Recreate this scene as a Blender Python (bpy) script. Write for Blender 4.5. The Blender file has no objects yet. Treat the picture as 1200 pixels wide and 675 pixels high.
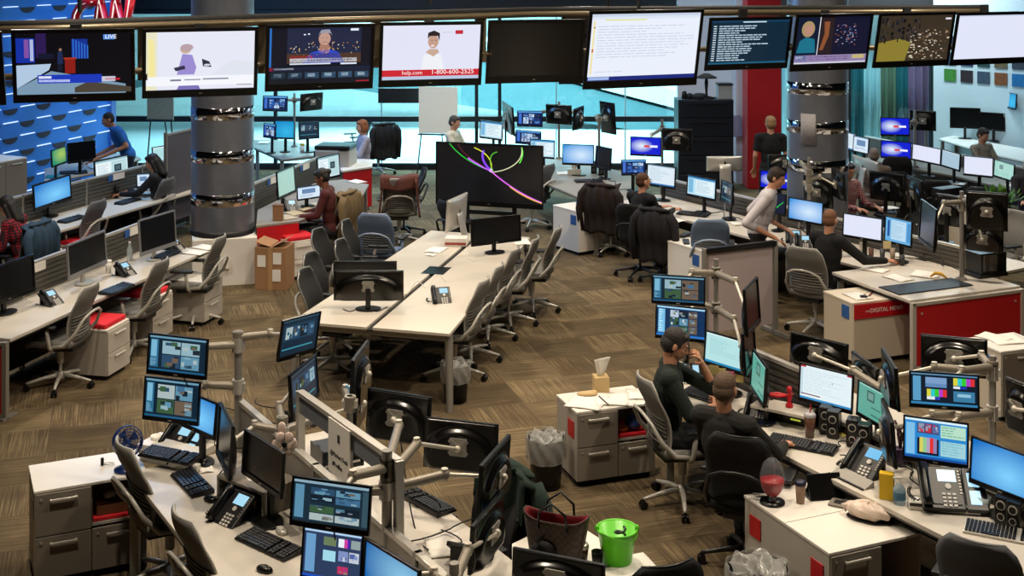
import bpy, math, random
from mathutils import Vector, Matrix
random.seed(7)
PI = math.pi
scene = bpy.context.scene
COL = scene.collection
# ---------------------------------------------------------------- camera
F, CX, HY, CAMZ = 1500.0, 600.0, -50.0, 4.3     # focal in px (1200 wide), optical axis, horizon row, eye height
cam_d = bpy.data.cameras.new('camera'); cam = bpy.data.objects.new('camera', cam_d); COL.objects.link(cam)
cam.location = (0, 0, CAMZ); cam.rotation_euler = (PI/2, 0, 0)
cam_d.sensor_width = 36; cam_d.lens = 36*F/1200; cam_d.shift_y = (HY-337.5)/1200
cam_d.clip_start = .1; cam_d.clip_end = 200
scene.camera = cam
# ---------------------------------------------------------------- world, exposure
w = bpy.data.worlds.new('world'); scene.world = w; w.use_nodes = True
w.node_tree.nodes['Background'].inputs[0].default_value = (.35, .42, .5, 1)
w.node_tree.nodes['Background'].inputs[1].default_value = .007
vs = scene.view_settings
vs.view_transform = 'Standard'; vs.look = 'None'; vs.exposure = 0.0; vs.gamma = 1; vs.use_curve_mapping = False
# ---------------------------------------------------------------- lights
def area(x, y, z, size, power, col, rot=(0, 0, 0), spread=PI, sy=None):
    l = bpy.data.lights.new('ceiling_or_fill_lamp', 'AREA'); l.energy = power; l.size = size; l.color = col; l.spread = spread
    if sy: l.shape = 'RECTANGLE'; l.size_y = sy
    o = bpy.data.objects.new('ceiling_or_fill_lamp', l); o.location = (x, y, z); o.rotation_euler = rot; COL.objects.link(o); return o
WARM = (1, .85, .66); NEUT = (1, .92, .82); COOL = (.62, .86, 1); BLUE = (.16, .46, 1)
CZ = 5.9
for (x, y, p, c) in [(-2.6, 7.2, 62, WARM), (.2, 8.6, 52, WARM), (3.2, 7.4, 62, WARM), (-3.4, 11.4, 55, WARM), (0, 12.0, 62, WARM),
                     (3.3, 11.2, 62, WARM), (-5.6, 14.2, 62, NEUT), (-1.6, 15.4, 66, WARM), (2.0, 15.6, 62, WARM), (5.6, 14.4, 66, WARM),
                     (-3, 19, 50, NEUT), (1.2, 19.5, 42, NEUT), (5, 18.5, 42, NEUT), (-6.6, 19.5, 30, COOL), (-1.5, 22.0, 80, NEUT),
                     (3, 23, 40, COOL), (8.4, 19.5, 30, COOL), (8.3, 24, 60, COOL)]:
    area(x, y, CZ, .22, p*1.62, c, spread=2.5)
area(-6.4, 21.6, 5.4, 1.2, 230, BLUE, (math.radians(8), math.radians(-42), 0))
area(-6.2, 20.0, 4.6, .8, 110, (.3, .62, 1), (0, math.radians(-70), 0))  # added second blue lamp, brightens the blue set wall
area(-1, 30.5, 5.6, 9, 3300, (.62, .93, 1), sy=4)
area(7.9, 24.6, 5.0, .8, 190, (.85, .97, 1), (math.radians(62), 0, 0))  # added fill lamp aimed at the drapes, not a ceiling fixture
area(9, 29.5, 5.4, 5, 900, (.85, .97, 1), sy=2)
area(7.5, 26.2, 5.6, .5, 130, (.85, .97, 1))  # added fill lamp between glass and drapes to brighten them
# ---------------------------------------------------------------- pixel -> world
def G(px, py, z=0.0):
    y = F*(CAMZ-z)/(py-HY); return Vector(((px-CX)/F*y, y, z))
def P(px, py, y):
    return Vector(((px-CX)/F*y, y, CAMZ-(py-HY)/F*y))
def yaw_of(a, b): return math.atan2(b.y-a.y, b.x-a.x)
def facing(dx, dy): return math.atan2(dx, -dy)
# ---------------------------------------------------------------- materials
MATS = {}
def s2l(c): return c/12.92 if c <= .04045 else ((c+.055)/1.055)**2.4
def hexc(h):
    h = h.lstrip('#'); return tuple(s2l(int(h[i:i+2], 16)/255) for i in (0, 2, 4))+(1,)
def mat(name, color, rough=.5, metal=0.0, noise=0.0, nscale=40, bump=0.0, alpha=1, trans=0, spec=.5, coat=0):
    if name in MATS: return MATS[name]
    m = bpy.data.materials.new(name); m.use_nodes = True; nt = m.node_tree; b = nt.nodes['Principled BSDF']
    c = hexc(color); b.inputs['Base Color'].default_value = c; b.inputs['Roughness'].default_value = rough
    b.inputs['Metallic'].default_value = metal; b.inputs['Specular IOR Level'].default_value = spec
    b.inputs['Coat Weight'].default_value = coat
    if trans: b.inputs['Transmission Weight'].default_value = trans
    if alpha < 1: b.inputs['Alpha'].default_value = alpha
    if noise or bump:
        tc = nt.nodes.new('ShaderNodeTexCoord'); n = nt.nodes.new('ShaderNodeTexNoise'); n.inputs['Scale'].default_value = nscale
        n.inputs['Detail'].default_value = 4; nt.links.new(tc.outputs['Object'], n.inputs['Vector'])
        if noise:
            r = nt.nodes.new('ShaderNodeMapRange'); r.inputs[3].default_value = 1-noise; r.inputs[4].default_value = 1+noise
            mx = nt.nodes.new('ShaderNodeVectorMath'); mx.operation = 'SCALE'; mx.inputs[0].default_value = c[:3]
            nt.links.new(n.outputs['Fac'], r.inputs[0]); nt.links.new(r.outputs[0], mx.inputs['Scale']); nt.links.new(mx.outputs[0], b.inputs['Base Color'])
        if bump:
            bp = nt.nodes.new('ShaderNodeBump'); bp.inputs['Strength'].default_value = bump; bp.inputs['Distance'].default_value = .01
            nt.links.new(n.outputs['Fac'], bp.inputs['Height']); nt.links.new(bp.outputs[0], b.inputs['Normal'])
    MATS[name] = m; return m
def emit(color, strength=1.0):
    k = 'glow_%s_%.2f' % (color.lstrip('#'), strength)
    if k in MATS: return MATS[k]
    m = bpy.data.materials.new(k); m.use_nodes = True; nt = m.node_tree; b = nt.nodes['Principled BSDF']
    b.inputs['Base Color'].default_value = (.01, .01, .012, 1); b.inputs['Roughness'].default_value = .25
    b.inputs['Emission Color'].default_value = hexc(color); b.inputs['Emission Strength'].default_value = strength
    MATS[k] = m; return m
def emit_grad(c1, c2, strength=1.0, cen=(.6, .35), rad=.8):
    """desktop picture: a soft glow between two colours, in the screen's own UV"""
    k = 'desktop_%s_%s_%.2f' % (c1, c2, cen[0])
    if k in MATS: return MATS[k]
    m = bpy.data.materials.new(k); m.use_nodes = True; nt = m.node_tree; b = nt.nodes['Principled BSDF']
    b.inputs['Base Color'].default_value = (.01, .01, .012, 1); b.inputs['Roughness'].default_value = .25
    uv = nt.nodes.new('ShaderNodeTexCoord'); mp = nt.nodes.new('ShaderNodeVectorMath'); mp.operation = 'DISTANCE'
    mp.inputs[1].default_value = (cen[0], cen[1], 0); nt.links.new(uv.outputs['UV'], mp.inputs[0])
    r = nt.nodes.new('ShaderNodeValToRGB'); r.color_ramp.elements[0].color = hexc(c1); r.color_ramp.elements[1].color = hexc(c2)
    r.color_ramp.elements[1].position = rad; nt.links.new(mp.outputs['Value'], r.inputs[0])
    nt.links.new(r.outputs[0], b.inputs['Emission Color']); b.inputs['Emission Strength'].default_value = strength
    MATS[k] = m; return m
M_BLACK = mat('black_plastic', '0b0b0c', .3, spec=.4)
M_HANDLE = mat('pale_handle', 'd6d2c8', .35, .2)
M_DARK = mat('dark_grey_plastic', '19191b', .42)
M_MATTE = mat('matte_black', '0c0c0d', .8)
M_SILVER = mat('silver_metal', 'c4c0b8', .32, .5)
M_GREYMET = mat('grey_painted_metal', '8f8b84', .42, .35, noise=.05)
M_ARM = mat('warm_grey_arm', '8d8578', .4, .3)
M_DESK = mat('beige_laminate', 'c6bfb4', .38, noise=.05, nscale=90)
M_DESKEDGE = mat('dark_edge', '3a3733', .5)
M_WHITE = mat('white_laminate', 'e2ddd4', .4, noise=.03, nscale=60)
M_CABBODY = mat('grey_cabinet_paint', 'b3aca2', .5, noise=.04, nscale=70)
M_CABFRONT = mat('taupe_cabinet_front', '7e776d', .5, noise=.07, nscale=120)
M_RED = mat('red_panel', 'bc141f', .45, noise=.06, nscale=30)
M_REDF = mat('red_felt_cushion', 'c81424', .85, noise=.1, nscale=150)
M_PAPER = mat('paper', 'e6e2da', .7, noise=.03)
M_FAB_LG = mat('light_grey_mesh_fabric', '6c6a66', .8, noise=.12, nscale=220, bump=.3)
M_FAB_DK = mat('charcoal_mesh_fabric', '141517', .85, noise=.12, nscale=220, bump=.3)
M_FAB_BL = mat('blue_grey_mesh_fabric', '5c6c84', .8, noise=.12, nscale=220, bump=.3)
M_PLASTG = mat('pale_grey_plastic', 'b9b6ae', .32, .15)
M_SKIN = mat('skin', 'c08a6c', .55, noise=.08, nscale=30)
M_SKIND = mat('dark_skin', '70452f', .55, noise=.08, nscale=30)
M_CHROME = mat('polished_steel', 'd0d0d2', .08, 1)
M_BRUSH = mat('brushed_steel', '868b96', .38, .7, noise=.1, nscale=8)
# ---------------------------------------------------------------- mesh building
class MB:
    def __init__(s): s.v = []; s.f = []; s.m = []; s.sm = []; s.uv = {}
    def add(s, vs, fs, mi=0, smooth=False, M=None, uv=None):
        o = len(s.v)
        for p in vs:
            p = Vector(p); s.v.append(M @ p if M else p)
        for i, f in enumerate(fs):
            if uv: s.uv[len(s.f)] = uv[i]
            s.f.append([o+k for k in f]); s.m.append(mi); s.sm.append(smooth if isinstance(smooth, bool) else smooth[i])
        return s
    def box(s, c, d, rz=0, mi=0, M=None, rx=0, ry=0):
        x, y, z = d[0]/2, d[1]/2, d[2]/2
        vs = [(a*x, b*y, e*z) for e in (-1, 1) for b in (-1, 1) for a in (-1, 1)]
        R = Matrix.Translation(c) @ Matrix.Rotation(rz, 4, 'Z') @ Matrix.Rotation(ry, 4, 'Y') @ Matrix.Rotation(rx, 4, 'X')
        if M: R = M @ R
        return s.add(vs, [(0, 2, 3, 1), (4, 5, 7, 6), (0, 1, 5, 4), (2, 6, 7, 3), (0, 4, 6, 2), (1, 3, 7, 5)], mi, False, R)
    def cone(s, p0, p1, r0, r1, n=14, mi=0, M=None, caps=True):
        p0 = Vector(p0); p1 = Vector(p1); d = (p1-p0)
        if d.length < 1e-6: return s
        q = d.to_track_quat('Z', 'Y').to_matrix(); vs = []
        for (p, r) in ((p0, r0), (p1, r1)):
            for i in range(n):
                a = 2*PI*i/n; vs.append(p+q @ Vector((r*math.cos(a), r*math.sin(a), 0)))
        s.add(vs, [(i, (i+1) % n, n+(i+1) % n, n+i) for i in range(n)], mi, True, M)
        if caps:
            s.add(vs[:n], [tuple(reversed(range(n)))], mi, False, M); s.add(vs[n:], [tuple(range(n))], mi, False, M)
        return s
    def sph(s, c, r, n=12, mi=0, M=None, R=None):
        if not isinstance(r, (tuple, list)): r = (r, r, r)
        m = max(4, n//2+1); vs = [Vector((0, 0, 1))]; fs = []
        for j in range(1, m):
            t = PI*j/m
            for i in range(n):
                a = 2*PI*i/n; vs.append(Vector((math.sin(t)*math.cos(a), math.sin(t)*math.sin(a), math.cos(t))))
        vs.append(Vector((0, 0, -1))); L = len(vs)-1
        for i in range(n): fs.append((0, 1+i, 1+(i+1) % n))
        for j in range(m-2):
            for i in range(n):
                a = 1+j*n+i; b = 1+j*n+(i+1) % n; fs.append((a, a+n, b+n, b))
        for i in range(n): fs.append((L, 1+(m-2)*n+(i+1) % n, 1+(m-2)*n+i))
        T = Matrix.Translation(c) @ (R.to_4x4() if R else Matrix()) @ Matrix.Diagonal((r[0], r[1], r[2], 1))
        if M: T = M @ T
        return s.add(vs, fs, mi, True, T)
    def tube(s, pts, r, n=8, mi=0, M=None):
        pts = [Vector(p) for p in pts]; rs = r if isinstance(r, (list, tuple)) else [r]*len(pts); vs = []; up = None
        for i, p in enumerate(pts):
            d = (pts[min(i+1, len(pts)-1)]-pts[max(i-1, 0)]).normalized()
            if up is None: up = d.orthogonal().normalized()
            a = (up-d*up.dot(d)).normalized(); up = a; b = d.cross(a)
            for k in range(n):
                t = 2*PI*k/n; vs.append(p+(a*math.cos(t)+b*math.sin(t))*rs[i])
        fs = [(i*n+k, i*n+(k+1) % n, (i+1)*n+(k+1) % n, (i+1)*n+k) for i in range(len(pts)-1) for k in range(n)]
        s.add(vs, fs+[tuple(reversed(range(n))), tuple(range((len(pts)-1)*n, len(pts)*n))], mi, True, M); return s
    def lathe(s, prof, n=24, c=(0, 0, 0), mi=0, M=None):
        vs = []; c = Vector(c)
        for (r, z) in prof:
            for i in range(n):
                a = 2*PI*i/n; vs.append(c+Vector((r*math.cos(a), r*math.sin(a), z)))
        fs = [(j*n+i, j*n+(i+1) % n, (j+1)*n+(i+1) % n, (j+1)*n+i) for j in range(len(prof)-1) for i in range(n)]
        return s.add(vs, fs, mi, True, M)
    def prism(s, poly, z0, z1, mi=0, M=None):
        """polygon in x,y extruded in z"""
        n = len(poly); A = sum(poly[i][0]*poly[(i+1) % n][1]-poly[(i+1) % n][0]*poly[i][1] for i in range(n))
        if A < 0: poly = list(reversed(poly))
        vs = [(p[0], p[1], z0) for p in poly]+[(p[0], p[1], z1) for p in poly]
        fs = [tuple(reversed(range(n))), tuple(range(n, 2*n))]+[(i, (i+1) % n, n+(i+1) % n, n+i) for i in range(n)]
        return s.add(vs, fs, mi, False, M)
    def sheet(s, fn, nu, nv, th, mi=0, M=None, smooth=True):
        """thick surface fn(u,v)->Vector, normal along +/-"""
        P_ = [[Vector(fn(i/nu, j/nv)) for j in range(nv+1)] for i in range(nu+1)]
        def nrm(i, j):
            a = P_[min(i+1, nu)][j]-P_[max(i-1, 0)][j]; b = P_[i][min(j+1, nv)]-P_[i][max(j-1, 0)]
            c = a.cross(b); return c.normalized() if c.length > 1e-9 else Vector((0, 0, 1))
        W = nv+1; vs = [P_[i][j]+nrm(i, j)*th/2 for i in range(nu+1) for j in range(W)]+[P_[i][j]-nrm(i, j)*th/2 for i in range(nu+1) for j in range(W)]
        o = (nu+1)*W; fs = []
        for i in range(nu):
            for j in range(nv):
                a, b, c, d = i*W+j, (i+1)*W+j, (i+1)*W+j+1, i*W+j+1
                fs.append((a, b, c, d)); fs.append((o+d, o+c, o+b, o+a))
        for i in range(nu):
            fs.append((i*W, o+i*W, o+(i+1)*W, (i+1)*W)); k = nv; fs.append(((i+1)*W+k, o+(i+1)*W+k, o+i*W+k, i*W+k))
        for j in range(nv):
            fs.append((j+1, o+j+1, o+j, j)); k = nu*W; fs.append((k+j, o+k+j, o+k+j+1, k+j+1))
        return s.add(vs, fs, mi, smooth, M)
    def mesh(s, name, mats):
        me = bpy.data.meshes.new(name); me.from_pydata([tuple(v) for v in s.v], [], s.f)
        for m in mats: me.materials.append(m)
        me.polygons.foreach_set('material_index', s.m); me.polygons.foreach_set('use_smooth', s.sm)
        if s.uv:
            u = me.uv_layers.new(name='UVMap')
            for fi, c in s.uv.items():
                for k, li in enumerate(me.polygons[fi].loop_indices): u.data[li].uv = c[k]
        me.update(); return me
    def build(s, name, mats, parent=None, bev=0, loc=None, rz=0, remesh=0, label=None):
        if not isinstance(mats, (list, tuple)): mats = [mats]
        o = bpy.data.objects.new(name, s.mesh(name, mats)); COL.objects.link(o)
        if parent: o.parent = parent
        if loc is not None: o.location = loc
        if rz: o.rotation_euler.z = rz
        if bev:
            b = o.modifiers.new('bevel', 'BEVEL'); b.width = bev; b.segments = 2; b.limit_method = 'ANGLE'
        if remesh:
            r = o.modifiers.new('remesh', 'REMESH'); r.mode = 'VOXEL'; r.voxel_size = remesh; r.use_smooth_shade = True
            q = o.modifiers.new('smooth', 'SMOOTH'); q.factor = .6; q.iterations = 4
        if label: o['label'] = label
        return o
def tag(o, label, cat, group=None, kind=None):
    if label: o['label'] = label
    if cat: o['category'] = cat
    if group: o['group'] = group
    if kind: o['kind'] = kind
    return o
def thing(name, label, cat, loc=(0, 0, 0), rz=0, group=None):
    o = bpy.data.objects.new(name, None); COL.objects.link(o); o.empty_display_size = .1
    o.location = loc; o.rotation_euler = (0, 0, rz); return tag(o, label, cat, group)
def struct(o): o['kind'] = 'structure'; return o
def kids(o): return [c for c in bpy.data.objects if c.parent == o]
CHILD = {}
def protocopy(root, loc, rz, label, group=None, remember=None):
    """copy of a thing with copies of its parts and sub-parts"""
    if root.name not in CHILD:
        CHILD[root.name] = [(c, kids(c)) for c in kids(root)]
    r = root.copy(); COL.objects.link(r); r.location = loc; r.rotation_euler = (0, 0, rz); r['label'] = label
    if group: r['group'] = group
    for c, gs in CHILD[root.name]:
        d = c.copy(); COL.objects.link(d); d.parent = r
        for g in gs:
            h = g.copy(); COL.objects.link(h); h.parent = d
    return r
PROTO = {}
def place(key, maker, loc, rz, label, group=None):
    """first use keeps the built thing, every further use copies it"""
    if key not in PROTO:
        o = maker(); PROTO[key] = o; CHILD[o.name] = [(c, kids(c)) for c in kids(o)]
        o.location = loc; o.rotation_euler = (0, 0, rz); o['label'] = label
        if group: o['group'] = group
        return o
    return protocopy(PROTO[key], loc, rz, label, group)
def text_mb(mb, txt, size, M, mi=0, depth=.002, align='LEFT', bold=0.0):
    cu = bpy.data.curves.new('lettering', 'FONT'); cu.body = txt; cu.size = size; cu.extrude = depth; cu.align_x = align; cu.offset = bold
    cu.resolution_u = 2
    o = bpy.data.objects.new('lettering', cu); COL.objects.link(o)
    dg = bpy.context.evaluated_depsgraph_get(); me = o.evaluated_get(dg).to_mesh()
    mb.add([v.co.copy() for v in me.vertices], [tuple(p.vertices) for p in me.polygons], mi, False, M)
    o.to_mesh_clear(); bpy.data.objects.remove(o); bpy.data.curves.remove(cu)
VERT = Matrix.Rotation(PI/2, 4, 'X')      # writes text on a surface whose front looks to -Y
# ================================================================ SETTING
def carpet():
    m = bpy.data.materials.new('carpet_tiles'); m.use_nodes = True; nt = m.node_tree; N = nt.nodes; L = nt.links; b = N['Principled BSDF']
    b.inputs['Roughness'].default_value = .95; b.inputs['Specular IOR Level'].default_value = .15
    tc = N.new('ShaderNodeTexCoord'); mp = N.new('ShaderNodeMapping'); mp.inputs['Rotation'].default_value = (0, 0, math.radians(-17))
    L.new(tc.outputs['Object'], mp.inputs['Vector'])
    ch = N.new('ShaderNodeTexChecker'); ch.inputs['Scale'].default_value = 1/.62
    L.new(mp.outputs[0], ch.inputs['Vector'])
    outs = []
    for sc in ((1.6, 75, 1), (75, 1.6, 1)):
        v = N.new('ShaderNodeVectorMath'); v.operation = 'MULTIPLY'; v.inputs[1].default_value = sc; L.new(mp.outputs[0], v.inputs[0])
        n = N.new('ShaderNodeTexNoise'); n.inputs['Scale'].default_value = 1; n.inputs['Detail'].default_value = 3; L.new(v.outputs[0], n.inputs['Vector']); outs.append(n)
    mx = N.new('ShaderNodeMix'); mx.data_type = 'FLOAT'; L.new(ch.outputs['Fac'], mx.inputs[0]); L.new(outs[0].outputs['Fac'], mx.inputs[2]); L.new(outs[1].outputs['Fac'], mx.inputs[3])
    sn = N.new('ShaderNodeVectorMath'); sn.operation = 'SNAP'; sn.inputs[1].default_value = (.62, .62, 50); L.new(mp.outputs[0], sn.inputs[0])
    wn = N.new('ShaderNodeTexWhiteNoise'); wn.noise_dimensions = '2D'; L.new(sn.outputs[0], wn.inputs['Vector'])
    a = N.new('ShaderNodeMath'); a.operation = 'MULTIPLY_ADD'; a.inputs[1].default_value = .22; L.new(wn.outputs['Value'], a.inputs[0])
    L.new(mx.outputs[0], a.inputs[2])
    big = N.new('ShaderNodeTexNoise'); big.inputs['Scale'].default_value = 3.5; big.inputs['Detail'].default_value = 6; L.new(mp.outputs[0], big.inputs['Vector'])
    a2 = N.new('ShaderNodeMath'); a2.operation = 'MULTIPLY_ADD'; a2.inputs[1].default_value = .35; L.new(big.outputs['Fac'], a2.inputs[0]); L.new(a.outputs[0], a2.inputs[2])
    r = N.new('ShaderNodeValToRGB'); e = r.color_ramp.elements
    e[0].position = .45; e[0].color = hexc('3f3526'); e[1].position = 1.12; e[1].color = hexc('7c6c51')
    k = e.new(.78); k.color = hexc('594c39'); L.new(a2.outputs[0], r.inputs[0]); L.new(r.outputs[0], b.inputs['Base Color'])
    bp = N.new('ShaderNodeBump'); bp.inputs['Strength'].default_value = .35; bp.inputs['Distance'].default_value = .01; L.new(mx.outputs[0], bp.inputs['Height']); L.new(bp.outputs[0], b.inputs['Normal'])
    return m
M_WALLW = mat('white_wall_paint', 'c9c6cc', .7, noise=.03, nscale=4)
M_BLUEW = mat('blue_set_panel', '2f7fe0', .45, noise=.08, nscale=6)
M_CEIL = mat('dark_ceiling', '101012', .9)
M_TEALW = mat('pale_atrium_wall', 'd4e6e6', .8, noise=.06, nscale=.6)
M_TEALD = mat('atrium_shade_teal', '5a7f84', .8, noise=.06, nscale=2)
M_MULL = mat('dark_window_frame', '1b2226', .5, .3)
def slab(name, a, b, z0, z1, th, m, parent=None, bev=0):
    """upright slab from ground point a to b"""
    a = Vector((a[0], a[1], 0)); b = Vector((b[0], b[1], 0)); c = (a+b)/2; L = (b-a).length
    mb = MB(); mb.box((c.x, c.y, (z0+z1)/2), (L, th, z1-z0), rz=yaw_of(a, b)); return mb.build(name, m, parent, bev)
fl = MB(); fl.box((1, 13, -.05), (30, 26.1, .1)); struct(fl.build('floor', carpet()))
fl = MB(); fl.box((1, 34.6, -.05), (40, 17, .08)); struct(fl.build('trim_1', mat('atrium_floor', 'cfe0e0', .3)))
cl = MB(); cl.box((1, 15.5, 6.25), (30, 31.5, .3)); struct(cl.build('ceiling', M_CEIL))
# back glass wall with mullions
WB = 26.0
wx0, wx1 = -8.3, 4.4
fr = MB()
for x in (-8.2, -6.35, -4.8, -.72, -.25, 4.35): fr.box((x, WB, 1.7), (.07, .1, 3.4))
for x in (-2.65, .9, 2.3): fr.box((x, WB, 1.7), (.025, .05, 3.4), mi=1)
fr.box(((wx0+wx1)/2, WB, .06), (wx1-wx0, .12, .12)); fr.box(((wx0+wx1)/2, WB, 1.02), (wx1-wx0, .12, .11)); fr.box(((wx0+wx1)/2, WB, 3.2), (wx1-wx0, .12, .1))
wf = struct(fr.build('window_1', [M_MULL, mat('pale_mullion', '9fb8ba', .4)], bev=.005))
gl = MB(); gl.box(((wx0+wx1)/2, WB+.02, 1.7), (wx1-wx0, .012, 3.1))
M_GLASS = bpy.data.materials.new('teal_glass'); M_GLASS.use_nodes = True
_n = M_GLASS.node_tree; _b = _n.nodes['Principled BSDF']; _n.nodes.remove(_b); _o = _n.nodes['Material Output']
_t = _n.nodes.new('ShaderNodeBsdfTransparent'); _t.inputs[0].default_value = (.80, .95, .98, 1); _g = _n.nodes.new('ShaderNodeBsdfGlossy'); _g.inputs['Roughness'].default_value = .03
_m = _n.nodes.new('ShaderNodeMixShader'); _m.inputs[0].default_value = .06; _n.links.new(_t.outputs[0], _m.inputs[1]); _n.links.new(_g.outputs[0], _m.inputs[2]); _n.links.new(_m.outputs[0], _o.inputs[0])
gl.build('pane', M_GLASS, wf)
hd = MB(); hd.box(((wx0+wx1)/2, WB+.1, 4.65), (wx1-wx0+9.5, .4, 2.8)); struct(hd.build('wall_back', mat('dark_header', '17191d', .7)))
# atrium behind
aw = MB(); aw.box((1, 37.5, 2.6), (40, .2, 5.6)); struct(aw.build('wall_atrium', M_TEALW))
at = thing('atrium_staircase', 'pale atrium staircase with dark sloping underside seen beyond the glass wall', 'staircase', (-4, 33, 0))
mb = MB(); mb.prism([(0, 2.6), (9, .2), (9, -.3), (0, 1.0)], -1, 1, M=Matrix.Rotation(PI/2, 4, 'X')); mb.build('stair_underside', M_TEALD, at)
mb = MB(); mb.prism([(-.2, 3.1), (9.2, .7), (9.2, .25), (-.2, 2.65)], -1.05, 1.05, M=Matrix.Rotation(PI/2, 4, 'X')); mb.build('stair_rail', M_TEALW, at)
at = thing('walkway', 'pale sloping walkway crossing the atrium on the left', 'walkway', (-11, 32, 0))
mb = MB(); mb.prism([(0, .9), (8, 2.7), (8, 3.2), (0, 1.6)], -.8, .8, M=Matrix.Rotation(PI/2, 4, 'X')); mb.build('deck', M_TEALW, at)
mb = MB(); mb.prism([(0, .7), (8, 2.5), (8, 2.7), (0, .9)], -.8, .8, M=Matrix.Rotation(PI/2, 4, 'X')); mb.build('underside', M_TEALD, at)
# left blue set wall: runs into the room at 72 degrees
th = math.radians(72); d = Vector((math.cos(th), math.sin(th), 0)); nrm = Vector((math.sin(th), -math.cos(th), 0))
e = Vector((-7.72, 24.4, 0)); a = e-d*7
wl = struct(slab('wall_left', a, e, 0, 6.1, .2, M_BLUEW))
R = Matrix.Translation(e+nrm*.1) @ Matrix.Rotation(th, 4, 'Z')
ds = MB(); sc = MB(); pn = MB()
PW, RH = .86, .245
for r in range(-1, 23):
    z = .52+r*RH
    for k in range(0, 8):
        x = -PW*(k+(.5 if r % 2 else 0))
        ds.box((x-.25, -.012, z), (.36, .02, .014), M=R)
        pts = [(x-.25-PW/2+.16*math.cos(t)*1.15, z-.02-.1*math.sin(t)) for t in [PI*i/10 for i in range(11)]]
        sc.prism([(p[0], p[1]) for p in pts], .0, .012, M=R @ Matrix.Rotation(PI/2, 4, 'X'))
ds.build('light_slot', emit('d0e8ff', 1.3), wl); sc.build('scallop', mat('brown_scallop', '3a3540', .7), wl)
mb = MB(); mb.box((0, 0, 1.5), (.14, .26, 6.0)); o = mb.build('trim_2', mat('set_frame', '5b86c9', .4)); o.location = e+Vector((.02, 0, 1.5)); o.rotation_euler.z = th; struct(o)
# blue lit panel behind standing man
# right of glass: dark cabinet niche wall, white pier, red pillar
struct(slab('wall_pier', (4.26, 24.6), (4.62, 24.6), 0, 6.1, .5, M_WALLW))
struct(slab('wall_niche', (3.25, 25.2), (4.4, 25.2), 0, 6.1, .2, M_WALLW))
p = P(895, 150, 23.8)
mb = MB(); mb.box((p.x, 24.0, 3.05), (.63, .5, 6.1)); tag(mb.build('pillar', mat('red_pillar_paint', 'b5121b', .5, noise=.04, nscale=3), bev=.01), 'tall bright red square pillar beside the dark filing cabinets', 'pillar')
# right windows with curtains
M_CUR = [mat('curtain_white', 'cfe2e2', .8, noise=.05), mat('curtain_olive', '7d8266', .8, noise=.05), mat('curtain_teal', '2f6e72', .8, noise=.05), mat('curtain_pink', 'a5708c', .8, noise=.05), mat('curtain_mauve', '7b4a62', .8, noise=.05)]
mb = MB()
for px in (913, 994, 1092): q = P(px, 50, WB); mb.box((q.x, WB, 1.7), (.08, .1, 3.4))
q0 = P(910, 50, WB); q1 = P(1125, 50, WB); mb.box(((q0.x+q1.x)/2, WB, 3.3), (q1.x-q0.x, .1, .1)); mb.box(((q0.x+q1.x)/2, WB, .06), (q1.x-q0.x, .1, .12))
w2 = struct(mb.build('window_2', M_MULL))
mb = MB(); mb.box(((q0.x+q1.x)/2, WB+.02, 1.7), (q1.x-q0.x, .012, 3.1)); mb.build('pane', M_GLASS, w2)
def curtain(x0, x1, y, m, label):
    def fn(u, v): return (x0+(x1-x0)*u, y+.035*math.sin(u*(x1-x0)*38), .02+v*3.5)
    mb = MB(); mb.sheet(fn, 40, 1, .004); return tag(mb.build('curtain', m), label, 'curtain', 'hanging drapes behind the right-hand glass')
for (pa, pb, mi, lb) in [(913, 932, 0, 'pale white drape hanging behind glass just right of the red pillar'), (994, 1012, 2, 'narrow teal drape right beside the steel column'),
                         (1012, 1032, 0, 'white drape panel between teal and olive drapes'), (1032, 1050, 1, 'olive green drape behind the glass'),
                         (1050, 1064, 2, 'teal green drape between the olive and pink drapes'), (1064, 1092, 3, 'wide dusty pink drape behind the glass'), (1092, 1106, 4, 'dark mauve drape beside the photo wall')]:
    curtain(P(pa, 50, 26.8).x, P(pb, 50, 26.8).x, 26.8, M_CUR[mi], lb)
# photo wall, right
pw0 = P(1097, 100, 25.9); ang = math.radians(-50); dd = Vector((math.cos(ang), math.sin(ang), 0))
pw1 = pw0+dd*6.5
wr = struct(slab('wall_right', pw0, pw1, 0, 6.1, .2, mat('pale_blue_white_wall', 'c2d2d8', .6, noise=.03, nscale=3)))
# photos pinned on it
cols = ['3a7a2a', '2a1f22', '39485a', '7a4a2a', '1f6aa0', '2b2b30', '5a2a22', '30506a', '15306a', '224040', '6a5a40', '333a44']
k = 0
rowname = ['bottom', 'middle', 'upper', 'topmost']
colname = ['first from the left', 'second from the left', 'third along', 'fourth along', 'fifth along', 'sixth along', 'seventh along']
M_PH = [mat('photo_print_%s' % c, c, .4, noise=.5, nscale=14) for c in cols]
Rw = Matrix.Translation((pw0.x, pw0.y, 0)) @ Matrix.Rotation(ang, 4, 'Z')
for r in range(3):
    for c in range(7):
        o = MB(); o.box((.38+c*.36, -.112, 1.95+r*.33), (.26, .012, .24), M=Rw); o = o.build('photo_print', M_PH[k % 12]); k += 1
        tag(o, 'photo print in the %s row of the pale wall, %s' % (rowname[r], colname[c]), 'photo', 'photo prints pinned in rows on the right wall')
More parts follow.
